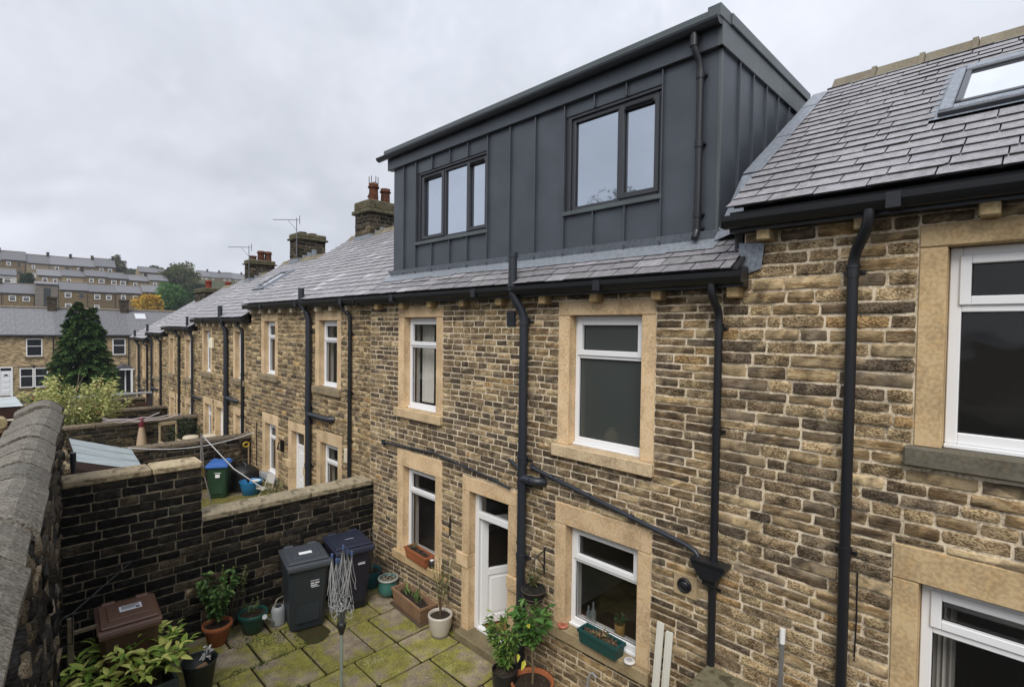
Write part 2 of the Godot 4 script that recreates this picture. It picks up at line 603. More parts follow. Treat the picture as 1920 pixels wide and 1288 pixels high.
# lays courses of stone as parts of parent: the stones that show largest one by one, the rest as one part
func lay(parent: Node, f: Transform3D, u0: float, u1: float, v0: float, v1: float, holes: Array, o: Dictionary) -> void:
	var list := []
	var v := v0
	var joint: float = o.get("joint", 0.014)
	var coarse: Callable = o.get("coarse", func(_x: float, _y: float) -> float: return 1.0)
	while v < v1 - 0.03:
		var h: float = rf(o.h[0], o.h[1])
		if v1 - v - h < 0.04:
			h = v1 - v
		for s in cut_row(u0, u1, v, minf(v + h, v1), holes):
			var u: float = s[0]
			while u < s[1] - 0.02:
				var l: float = rf(o.l[0], o.l[1]) * coarse.call(u, v)
				if rng.randf() < 0.12:
					l *= 0.55
				if s[1] - u - l < o.l[0] * 0.6:
					l = s[1] - u
				if l > o.l[1] * 1.7:
					l *= 0.5
				list.append([u + joint * 0.5, u + l - joint * 0.5, s[2] + joint * 0.5, s[3] - joint * 0.5])
				u += l
		v += h
	var order := []
	for s in list:
		var c := f * Vector3((s[0] + s[1]) / 2, (s[2] + s[3]) / 2, 0)
		var to := cam_at - c
		order.append([(s[1] - s[0]) * (s[3] - s[2]) * maxf(0.0, to.normalized().dot(f.basis.z)) / to.length_squared(), s])
	order.sort_custom(func(a, c): return a[0] > c[0])
	var most: int = o.get("most", 300)
	var rest := Buf.new()
	var m: Material = o.get("mat", M.stone)
	var mats: Array = [m] if o.has("mat") else [M.stone, M.stone, M.stone_layered, M.stone_layered, M.stone_smooth]
	for i in order.size():
		var s: Array = order[i][1]
		var b := rest if i >= most else Buf.new()
		var col: Color = o.color.call((s[0] + s[1]) / 2, (s[2] + s[3]) / 2)
		var near: bool = i < most
		var len: float = s[1] - s[0]
		stone(b, f, s[0], s[1], s[2], s[3], col, o.get("bulge", 0.016) * rf(0.6, 1.3), (7 if len > 0.26 else 5) if near else 3, 3)
		if near:
			put(o.get("name", "stone"), b, pick(mats), parent)
	if not rest.v.is_empty():
		put("small_stonework", rest, m, parent, "stuff")

# flat wall with holes on the frame f at depth z
func pierced(b: Buf, f: Transform3D, u0: float, u1: float, v0: float, v1: float, z: float, holes: Array) -> void:
	var us := [u0, u1]
	var vs := [v0, v1]
	for h in holes:
		for k in 2:
			if h[k] > u0 and h[k] < u1 and not us.has(h[k]): us.append(h[k])
			if h[k + 2] > v0 and h[k + 2] < v1 and not vs.has(h[k + 2]): vs.append(h[k + 2])
	us.sort()
	vs.sort()
	for j in vs.size() - 1:
		for i in us.size():
			var solid := i < us.size() - 1
			if solid:
				var cx: float = (us[i] + us[i + 1]) / 2
				var cy: float = (vs[j] + vs[j + 1]) / 2
				for h in holes:
					if cx > h[0] and cx < h[1] and cy > h[2] and cy < h[3]:
						solid = false
			if solid:
				var e0 := f * Vector3(us[i], vs[j], z)
				var e1 := f * Vector3(us[i + 1], vs[j], z)
				var e2 := f * Vector3(us[i + 1], vs[j + 1], z)
				var e3 := f * Vector3(us[i], vs[j + 1], z)
				b.quad(e0, e1, e2, e3)

# ---------------------------------------------------------------- windows and doors
# x0..x1, y0..y1 is the opening between the jambs; z the face of the frame
func window_unit(parent: Node, x0: float, x1: float, y0: float, y1: float, z: float, o := {}) -> MeshInstance3D:
	var m: Material = o.get("mat", M.white)
	var fw: float = o.get("fw", 0.055)
	var b := Buf.new()
	var d := 0.07
	b.cb(Vector3(x0, y0, z - d), Vector3(x0 + fw, y1, z), 0.006)
	b.cb(Vector3(x1 - fw, y0, z - d), Vector3(x1, y1, z), 0.006)
	b.cb(Vector3(x0 + fw, y0, z - d), Vector3(x1 - fw, y0 + fw * 1.15, z - 0.001), 0.006)
	b.cb(Vector3(x0 + fw, y1 - fw, z - d), Vector3(x1 - fw, y1, z - 0.001), 0.006)
	if o.get("cill", false):
		b.cb(Vector3(x0, y0 - 0.03, z - d), Vector3(x1, y0 - 0.001, z + 0.035), 0.004)
	var lights := []
	var tr: float = o.get("tr", 0.0)
	var xs := [x0 + fw]
	for mx in o.get("mull", []):
		b.cb(Vector3(mx - fw * 0.5, y0 + fw * 1.15, z - d), Vector3(mx + fw * 0.5, y1 - fw, z - 0.002), 0.006)
		xs.append(mx - fw * 0.5)
		xs.append(mx + fw * 0.5)
	xs.append(x1 - fw)
	if tr > 0.0:
		b.cb(Vector3(x0 + fw, tr - fw * 0.45, z - d), Vector3(x1 - fw, tr + fw * 0.45, z - 0.002), 0.006)
		lights = [[x0 + fw, x1 - fw, tr + fw * 0.45, y1 - fw, true], [x0 + fw, x1 - fw, y0 + fw * 1.15, tr - fw * 0.45, false]]
	else:
		for k in range(0, xs.size(), 2):
			lights.append([xs[k], xs[k + 1], y0 + fw * 1.15, y1 - fw, o.get("open", [true, false, true])[k / 2]])
	var win := put("window", b, m, parent)
	for l in lights:
		var a: float = l[0]
		var c: float = l[1]
		var e: float = l[2]
		var g: float = l[3]
		if l[4]:
			var s := Buf.new()
			var sw: float = o.get("sw", 0.05)
			var ov := 0.014
			s.cb(Vector3(a - ov, e - ov, z - 0.03), Vector3(a + sw, g + ov, z + 0.018), 0.006)
			s.cb(Vector3(c - sw, e - ov, z - 0.03), Vector3(c + ov, g + ov, z + 0.018), 0.006)
			s.cb(Vector3(a + sw, e - ov, z - 0.03), Vector3(c - sw, e + sw, z + 0.017), 0.006)
			s.cb(Vector3(a + sw, g - sw, z - 0.03), Vector3(c - sw, g + ov, z + 0.017), 0.006)
			put("sash", s, m, win)
			a += sw; c -= sw; e += sw; g -= sw
			if o.get("vent", false):
				var tv := Buf.new()
				tv.cb(Vector3(a + 0.02, g + 0.012, z + 0.0185), Vector3(c - 0.02, g + 0.04, z + 0.04), 0.006)
				put("trickle_vent", tv, M.black, win)
		var gl := Buf.new()
		var zz := z - 0.035
		gl.quad(Vector3(a - 0.004, e - 0.004, zz), Vector3(c + 0.004, e - 0.004, zz), Vector3(c + 0.004, g + 0.004, zz), Vector3(a - 0.004, g + 0.004, zz))
		put("pane", gl, o.get("glass", M.glass), win)
		# black gasket round the pane
		var gk := Buf.new()
		gk.col = Color(0.02, 0.02, 0.02)
		for q in [[a, a + 0.007, e, g], [c - 0.007, c, e, g], [a + 0.007, c - 0.007, e, e + 0.007], [a + 0.007, c - 0.007, g - 0.007, g]]:
			gk.bx(Vector3(q[0], q[2], zz + 0.001), Vector3(q[1], q[3], zz + 0.006))
		put("gasket", gk, M.plain, win)
	return win

func curtain(parent: Node, x0: float, x1: float, y0: float, y1: float, z: float, col: Color, called := "curtain") -> void:
	var b := Buf.new()
	b.col = col
	var k := 14
	for i in k:
		var a := Vector3(lerpf(x0, x1, float(i) / k), y0, z + 0.025 * sin(i * 1.9))
		var c := Vector3(lerpf(x0, x1, float(i + 1) / k), y0, z + 0.025 * sin((i + 1) * 1.9))
		b.quad(a, c, c + Vector3(0, y1 - y0, 0), a + Vector3(0, y1 - y0, 0))
	put(called, b, M.plain, parent)

# stone surround, window and room liner; w: {x: [outer], y: [sill bottom, lintel top]}
func opening(parent: Node, w: Dictionary, col: Color) -> void:
	var x0: float = w.x[0]
	var x1: float = w.x[1]
	var y0: float = w.y[0]
	var y1: float = w.y[1]
	var jw: float = w.get("jw", 0.16)
	var lh: float = w.get("lh", 0.16)
	var sh: float = w.get("sh", 0.145)
	var door: bool = w.get("door", false)
	var c2 := func() -> Color:
		return tint(col, rf(0.92, 1.07))
	var b := Buf.new()
	b.col = c2.call()
	b.cb(Vector3(x0, y1 - lh, -0.26), Vector3(x1, y1, 0.016), 0.008)
	put("lintel", b, M.dressed, parent)
	var ybot := y0 if door else y0 + sh
	for s in 2:
		var a := x0 if s == 0 else x1 - jw
		var pieces := [[ybot, y1 - lh - 0.004, 0.012]]
		if door:
			var m := ybot + (y1 - ybot) * 0.43
			pieces = [[ybot, m - 0.004, 0.012], [m, m + 0.19, 0.035], [m + 0.194, y1 - lh - 0.004, 0.012]]
		for p in pieces:
			b = Buf.new()
			b.col = c2.call()
			var ex: float = 0.1 if p[2] > 0.03 else 0.0
			b.cb(Vector3(a - (ex if s == 0 else 0.0), p[0], -0.26), Vector3(a + jw + (ex if s == 1 else 0.0), p[1], p[2]), 0.008)
			put("jamb", b, M.dressed, parent)
	if not door:
		b = Buf.new()
		b.col = w.get("sill_col", tint(col, 1.0))
		b.cb(Vector3(x0 - 0.05, y0, -0.26), Vector3(x1 + 0.02, y0 + sh, 0.07), 0.012)
		put("sill", b, M.dressed, parent)
	var ix0 := x0 + jw
	var ix1 := x1 - jw
	var iy0 := ybot
	var iy1 := y1 - lh
	if not door and not w.get("blank", false):
		var win := window_unit(parent, ix0 + 0.004, ix1 - 0.004, iy0 + 0.032, iy1 - 0.004, -0.11, {"tr": iy0 + (iy1 - iy0) * w.get("tr", 0.69), "cill": true, "glass": w.get("glass", M.glass), "fw": w.get("fw", 0.055)})
		if w.has("curtain"):
			for q in w.curtain:
				curtain(win, ix0 + (ix1 - ix0) * q[0], ix0 + (ix1 - ix0) * q[1], iy0 + 0.08, iy1 - 0.05, -0.36, Color(q[2], q[2] * 0.97, q[2] * 0.9))
	# inner lining of the opening
	b = Buf.new()
	b.col = Color(0.5, 0.49, 0.46)
	var zo := -0.185
	var zi := -0.32
	b.quad(Vector3(ix0, iy0 + 0.03, zo), Vector3(ix1, iy0 + 0.03, zo), Vector3(ix1, iy0 + 0.03, zi), Vector3(ix0, iy0 + 0.03, zi))
	b.quad(Vector3(ix0, iy1, zi), Vector3(ix1, iy1, zi), Vector3(ix1, iy1, zo), Vector3(ix0, iy1, zo))
	b.quad(Vector3(ix0, iy0, zo), Vector3(ix0, iy0, zi), Vector3(ix0, iy1, zi), Vector3(ix0, iy1, zo))
	b.quad(Vector3(ix1, iy0, zi), Vector3(ix1, iy0, zo), Vector3(ix1, iy1, zo), Vector3(ix1, iy1, zi))
	put("window_board" if not door else "door_lining", b, M.room, parent)

const TAN := 0.68

func roof_pt(x: float, s: float, ye: float, lift := 0.0) -> Vector3:
	# s metres up the slope from the eave line at z = 0.18
	var k := sqrt(1.0 + TAN * TAN)
	return Vector3(x, ye + s * TAN / k + lift / k, 0.18 - s / k + lift * TAN / k)

# slates in courses as sub-parts of the roof
func slates(parent: Node, x0: float, x1: float, s0: float, s1: float, ye: float, o: Dictionary) -> void:
	var e: float = o.get("e", 0.2)
	var list := []
	var row := 0
	var s := s0
	while s < s1 - 0.03:
		var x: float = x0 - rf(0.0, 0.1) - (0.14 if row % 2 else 0.0)
		while x < x1:
			var w: float = rf(o.w[0], o.w[1])
			var a := maxf(x, x0)
			var c := minf(x + w, x1)
			if c - a > 0.04:
				var ok := true
				for h in o.get("holes", []):
					if c > h[0] and a < h[1] and s + e > h[2] and s < h[3]:
						if a < h[0] - 0.03: c = h[0]
						elif c > h[1] + 0.03: a = h[1]
						else: ok = false
				if o.has("left"):
					var lim: float = o.left.call(s)
					if c < lim + 0.03: ok = false
					a = maxf(a, lim)
				if ok: list.append([a, c, s, minf(s + e * 1.35, s1)])
			x += w
		s += e
		row += 1
	var order := []
	for q in list:
		var c := roof_pt((q[0] + q[1]) / 2, q[2], ye)
		var to := cam_at - c
		var nn := Vector3(0, 1, TAN).normalized()
		order.append([(q[1] - q[0]) * maxf(0.001, absf(to.normalized().dot(nn))) / to.length_squared(), q])
	order.sort_custom(func(a, c): return a[0] > c[0])
	var rest := Buf.new()
	var most: int = o.get("most", 300)
	for i in order.size():
		var q: Array = order[i][1]
		var b := Buf.new() if i < most else rest
		var g: float = rf(0.9, 1.1) * o.get("tone", 1.0)
		if rng.randf() < o.get("odd", 0.06): g *= rf(1.2, 1.6)
		b.col = Color(0.275 * g, 0.268 * g * rf(0.98, 1.015), 0.28 * g)
		var face := b.col
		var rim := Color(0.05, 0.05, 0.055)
		var th := 0.013
		var j := 0.005
		var k := rf(-0.006, 0.006)
		var lf: float = o.get("lift", 0.014) + rf(-0.003, 0.004)
		var p0 := roof_pt(q[0] + j, q[2] + k, ye, lf)
		var p1 := roof_pt(q[1] - j, q[2] + k + rf(-0.006, 0.006), ye, lf + rf(-0.002, 0.003))
		var p2 := roof_pt(q[1] - j, q[3], ye, 0.004)
		var p3 := roof_pt(q[0] + j, q[3], ye, 0.004)
		var t0 := roof_pt(q[0] + j, q[2] + k, ye, lf + th)
		var t1 := p1 + (t0 - p0)
		var t2 := p2 + (t0 - p0) * 0.6
		var t3 := p3 + (t0 - p0) * 0.6
		if i < most and rng.randf() < 0.3:
			# a knocked-off corner
			var cut := rf(0.01, 0.035)
			var t1a := t1 + (t0 - t1).normalized() * cut
			var t1b := t1 + (t2 - t1).normalized() * cut * 0.8
			b.tri(t0, t1a, t3); b.tri(t1a, t1b, t3); b.tri(t1b, t2, t3)
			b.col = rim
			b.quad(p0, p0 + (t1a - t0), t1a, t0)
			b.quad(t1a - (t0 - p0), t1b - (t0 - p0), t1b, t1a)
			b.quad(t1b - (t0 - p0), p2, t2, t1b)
		else:
			b.quad(t0, t1, t2, t3)
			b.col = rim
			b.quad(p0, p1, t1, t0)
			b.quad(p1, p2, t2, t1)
		b.quad(p3, p0, t0, t3)
		if i < most:
			put("slate", b, M.slate, parent)
	if not rest.v.is_empty():
		put("small_slates", rest, M.slate, parent, "stuff")

# roof body (front and back slope, verge ends) and ridge tiles
func roof_body(parent: Node, x0: float, x1: float, ye: float, ridge := true) -> MeshInstance3D:
	var b := Buf.new()
	b.col = Color(0.03, 0.03, 0.033)
	var L := (0.18 + 2.8) * sqrt(1.0 + TAN * TAN)
	var a0 := roof_pt(x0, 0, ye)
	var a1 := roof_pt(x1, 0, ye)
	var r0 := roof_pt(x0, L, ye)
	var r1 := roof_pt(x1, L, ye)
	var back := Vector3(0, ye - r0.y, -2.98)
	b.quad(a0, a1, r1, r0)
	b.quad(r0, r1, r1 + back, r0 + back)
	var dn := Vector3(0, -0.03, 0)
	b.quad(a1, a0, a0 + dn, a1 + dn)
	b.quad(a0 + dn, a0, r0, r0 + dn)
	b.quad(r0 + dn, r0, r0 + back, r0 + back + dn)
	b.quad(a1, a1 + dn, r1 + dn, r1)
	b.quad(r1, r1 + dn, r1 + back + dn, r1 + back)
	b.quad(a0 + dn, r0 + dn, r1 + dn, a1 + dn)
	for q in [[a0, r0, 0.012], [a1, r1, -0.012]]:
		var ins := Vector3(q[2], -0.02, 0)
		var lo := Vector3(0, -0.55, 0)
		var st := Vector3(q[0].x, ye + 0.18 * TAN, 0.0)
		b.quad(st + ins, st + ins + lo, Vector3(q[1].x, ye - 0.6, q[1].z) + ins, q[1] + ins)
		b.quad(q[1] + ins, Vector3(q[1].x, ye - 0.6, q[1].z) + ins, Vector3(q[1].x, ye - 0.6, q[1].z - 2.98) + ins, Vector3(q[1].x, ye, q[1].z - 2.98) + ins)
	var roof := put("roof", b, M.slate, parent)
	if ridge:
		var x := x0
		while x < x1 - 0.05:
			var w := minf(0.46, x1 - x)
			var t := Buf.new()
			t.col = Color(0.225, 0.205, 0.16) * rf(0.85, 1.1)
			var up := r0.y + 0.02
			var prof := [Vector2(-0.17, -0.11), Vector2(-0.14, -0.11), Vector2(0, -0.0), Vector2(0.14, -0.11), Vector2(0.17, -0.11), Vector2(0.03, 0.045), Vector2(-0.03, 0.045)]
			t.prism(prof, Vector3(x + 0.004, up, r0.z), Vector3(x + w - 0.004, up, r0.z), Vector3(0, 0, -1), Vector3.UP)
			t.prism([Vector2(-0.19, -0.125), Vector2(0, 0.0), Vector2(0.19, -0.125), Vector2(0.035, 0.066), Vector2(-0.035, 0.066)], Vector3(x + w - 0.06, up, r0.z), Vector3(x + w - 0.01, up, r0.z), Vector3(0, 0, -1), Vector3.UP)
			put("ridge_tile", t, M.dressed, roof)
			x += 0.46
	return roof

func gutter(parent: Node, x0: float, x1: float, y: float, z := 0.2) -> void:
	var b := Buf.new()
	# ogee section: x outwards, y up
	var prof := [Vector2(-0.055, 0), Vector2(-0.055, -0.085), Vector2(-0.02, -0.105), Vector2(0.02, -0.1), Vector2(0.045, -0.07), Vector2(0.06, -0.045), Vector2(0.066, 0.0), Vector2(0.056, 0.0), Vector2(0.045, -0.03), Vector2(-0.045, -0.03), Vector2(-0.047, 0)]
	b.col = Color(1, 1, 1)
	var m := prof.size()
	for k in m:
		var a: Vector2 = prof[k]
		var c: Vector2 = prof[(k + 1) % m]
		b.quad(Vector3(x0, y + a.y, z + a.x), Vector3(x0, y + c.y, z + c.x), Vector3(x1, y + c.y, z + c.x), Vector3(x1, y + a.y, z + a.x))
	for x in [x0, x1]:
		b.bx(Vector3(x - 0.005, y - 0.1, z - 0.055), Vector3(x + 0.005, y, z + 0.06))
	var x := x0 + 1.2
	while x < x1:
		b.bx(Vector3(x, y - 0.108, z - 0.056), Vector3(x + 0.09, y + 0.004, z + 0.07))
		x += 2.0
	put("gutter", b, M.black, parent)
	var f := Buf.new()
	f.bx(Vector3(x0 + 0.03, y - 0.13, 0.02), Vector3(x1 - 0.03, y + 0.05, 0.142))
	put("fascia_board", f, M.black, parent)

func bend(a: Vector3, b: Vector3, c: Vector3, r: float, n := 5) -> Array:
	var out := []
	var p := b + (a - b).normalized() * r
	var q := b + (c - b).normalized() * r
	for i in n + 1:
		var t := float(i) / n
		out.append(p.lerp(b, t).lerp(b.lerp(q, t), t))
	return out

func path(pts: Array, r: float) -> Array:
	var out := [pts[0]]
	for i in range(1, pts.size() - 1):
		out.append_array(bend(pts[i - 1], pts[i], pts[i + 1], r))
	out.append(pts[-1])
	return out

# a downpipe with collars and brackets; pts from the top
func downpipe(parent: Node, pts: Array, r: float, collars: Array, called := "downpipe") -> MeshInstance3D:
	var b := Buf.new()
	b.tube(path(pts, r * 2.2), r, 12)
	var o := put(called, b, M.pipe if called == "soil_pipe" or r > 0.04 else M.black, parent)
	var last: Vector3 = pts[-1]
	for y in collars:
		var c := Buf.new()
		var at := Vector3(last.x, y, last.z)
		c.tube([at + Vector3(0, -0.045, 0), at + Vector3(0, 0.045, 0)], r * 1.14, 12)
		c.tube([at + Vector3(0, 0.03, 0), at + Vector3(0, 0.05, 0)], r * 1.28, 12)
		c.bx(at + Vector3(-r * 1.9, -0.012, -last.z + 0.005), at + Vector3(r * 1.9, 0.012, -last.z + 0.03))
		put("collar", c, o.material_override, o)
	return o

# chimney stack with its pots, a part of a house
func chimney(parent: Node, x0: float, x1: float, z0: float, z1: float, yb: float, yc: float, yt: float, pots: Array, dark := 1.0) -> MeshInstance3D:
	var b := Buf.new()
	b.col = Color(0.13, 0.115, 0.09) * dark
	b.bx(Vector3(x0 + 0.012, yb, z0 + 0.012), Vector3(x1 - 0.012, yc, z1 - 0.012))
	var o := put("chimney", b, M.mortar, parent)
	var h := (yc - yb)
	var col := func(_u: float, _v: float) -> Color: return weighted(PAL_SOOT, W_SOOT_PALE) * 1.25
	lay(o, Transform3D(Basis(Vector3(1, 0, 0), Vector3(0, 1, 0), Vector3(0, 0, 1)), Vector3(x0, yb, z1 - 0.012)), 0, x1 - x0, 0, h, [], {"h": [0.085, 0.11], "l": [0.18, 0.32], "color": col, "bulge": 0.012, "most": 40})
	lay(o, Transform3D(Basis(Vector3(0, 0, -1), Vector3(0, 1, 0), Vector3(1, 0, 0)), Vector3(x1 - 0.012, yb, z1)), 0, z1 - z0, 0, h, [], {"h": [0.085, 0.11], "l": [0.18, 0.32], "color": col, "bulge": 0.012, "most": 60})
	var c := Buf.new()
	c.col = Color(0.16, 0.15, 0.105)
	var e := 0.07
	c.cb(Vector3(x0 - e, yc, z0 - e), Vector3(x1 + e, yc + (yt - yc) * 0.3, z1 + e), 0.02)
	c.cb(Vector3(x0 - 0.02, yc + (yt - yc) * 0.3, z0 - 0.02), Vector3(x1 + 0.02, yt, z1 + 0.02), 0.03)
	put("cap", c, M.rubble, o)
	var f := Buf.new()
	f.col = Color(1.1, 1.1, 1.1)
	var y := yb + 0.02
	f.bx(Vector3(x0 - 0.015, yb - 0.12, z1 - 0.01), Vector3(x1 + 0.015, yb + 0.14, z1 + 0.02))
	var z := z1
	while z > (z0 + z1) / 2:
		var yy := yb + (z1 - z) * TAN
		f.bx(Vector3(x1 - 0.01, yy - 0.1, z), Vector3(x1 + 0.02, yy + 0.16, z - 0.16))
		z -= 0.165
	put("lead_flashing", f, M.lead, o)
	for p in pots:
		var t := Buf.new()
		t.col = Color(p[3][0], p[3][1], p[3][2])
		var H: float = p[2]
		t.lathe(Vector3(p[0], yt - 0.02, p[1]), [Vector2(0.13, 0), Vector2(0.12, H * 0.7), Vector2(0.12, H * 0.74), Vector2(0.155, H * 0.76), Vector2(0.155, H * 0.83), Vector2(0.13, H * 0.86), Vector2(0.135, H), Vector2(0.1, H), Vector2(0.09, H * 0.7)], 14)
		var pot := put("chimney_pot", t, M.rubble, o)
		if p.size() > 4:
			var k := Buf.new()
			k.col = Color(0.25, 0.25, 0.24)
			for a in 6:
				var d := Vector3(cos(a * TAU / 6), 0, sin(a * TAU / 6)) * 0.12
				var q := Vector3(p[0], yt + H - 0.03, p[1]) + d
				k.tube([q, q + Vector3(0, 0.2, 0)], 0.012, 5)
			k.tube([Vector3(p[0] - 0.13, yt + H + 0.02, p[1]), Vector3(p[0] + 0.13, yt + H + 0.02, p[1])], 0.01, 5)
			put("pot_guard", k, M.metal, pot)
	return o

func aerial(parent: Node, at: Vector3, h: float, dir: Vector3) -> void:
	var b := Buf.new()
	b.col = Color(0.4, 0.4, 0.42)
	b.tube([at, at + Vector3(0, h, 0)], 0.014, 6)
	var t := at + Vector3(0, h - 0.06, 0)
	b.tube([t - dir * 0.1, t + dir * 0.8], 0.009, 5)
	var s := dir.cross(Vector3.UP)
	for i in 9:
		var q := t + dir * (0.04 + i * 0.09)
		b.tube([q - s * 0.10, q + s * 0.10], 0.005, 4)
	b.tube([t - dir * 0.1 + Vector3(0, 0.14, 0), t - dir * 0.1 - Vector3(0, 0.14, 0)], 0.012, 5)
	b.tube([t - Vector3(0, 0.35, 0), t + dir * 0.3], 0.008, 4)
	put("aerial", b, M.metal, parent)

# ---------------------------------------------------------------- the row of houses
# shell of one house: pierced front wall, stonework, openings, rooms
func house_shell(t: Node3D, x0: float, x1: float, yg: float, ytop: float, wins: Array, o: Dictionary) -> void:
	var holes := []
	var outer := []
	for w in wins:
		var jw: float = w.get("jw", 0.16)
		var sh: float = 0.0 if w.get("door", false) else w.get("sh", 0.145)
		holes.append([w.x[0] + jw, w.x[1] - jw, w.y[0] + sh, w.y[1] - w.get("lh", 0.16)])
		outer.append([w.x[0], w.x[1], w.y[0], w.y[1]])
	for h in o.get("voids", []):
		holes.append(h)
	for h in o.get("blocks", []):
		outer.append(h)
	var I := Transform3D.IDENTITY
	var b := Buf.new()
	b.col = o.get("mortar", Color(0.66, 0.57, 0.44))
	pierced(b, I, x0, x1, yg - 0.3, ytop, 0.0, holes)
	put("wall", b, M.mortar, t)
	# the rooms behind
	b = Buf.new()
	b.col = Color(0.5, 0.49, 0.46)
	pierced(b, I, x0 + 0.1, x1 - 0.1, yg, ytop, -0.32, holes)
	var xa := x0 + 0.1
	var xb := x1 - 0.1
	var zb := -3.6
	b.quad(Vector3(xa, yg, zb), Vector3(xb, yg, zb), Vector3(xb, ytop, zb), Vector3(xa, ytop, zb))
	for x in [xa, xb, (xa + xb) * 0.5 + 0.2]:
		b.quad(Vector3(x, yg, 0.0 if x != (xa + xb) * 0.5 + 0.2 else -0.33), Vector3(x, yg, zb), Vector3(x, ytop, zb), Vector3(x, ytop, 0.0 if x != (xa + xb) * 0.5 + 0.2 else -0.33))
	var yf: float = yg + 2.55
	b.bx(Vector3(xa, yf, -0.33), Vector3(xb, yf + 0.2, zb))
	b.bx(Vector3(xa, ytop - 0.05, -0.33), Vector3(xb, ytop - 0.02, zb))
	b.col = Color(0.16, 0.11, 0.07)
	b.bx(Vector3(xa, yg - 0.06, -0.1), Vector3(xb, yg + 0.05, zb))
	put("room", b, M.room, t)
	# back of the house
	b = Buf.new()
	b.col = Color(0.25, 0.2, 0.14)
	b.bx(Vector3(x0, yg - 0.3, -5.6), Vector3(x1, ytop, -3.7))
	put("rear_wall", b, M.coursed, t)
	lay(t, Transform3D(Basis.IDENTITY, Vector3(0, 0, 0.001)), x0, x1, yg - 0.05, ytop, outer, o)
	for w in wins:
		opening(t, w, w.get("col", o.get("dress", Color(0.56, 0.40, 0.24))))

func brackets(t: Node3D, x0: float, x1: float, y: float, step: float, col: Color) -> void:
	var x := x0
	while x < x1:
		var b := Buf.new()
		b.col = tint(col, rf(0.8, 1.15))
		b.cb(Vector3(x - 0.055, y - 0.12, -0.05), Vector3(x + 0.055, y, 0.135), 0.012)
		put("gutter_bracket", b, M.dressed, t)
		x += step

func soot_noise() -> FastNoiseLite:
	var f := FastNoiseLite.new()
	f.seed = 77
	f.frequency = 0.35
	f.fractal_octaves = 3
	return f

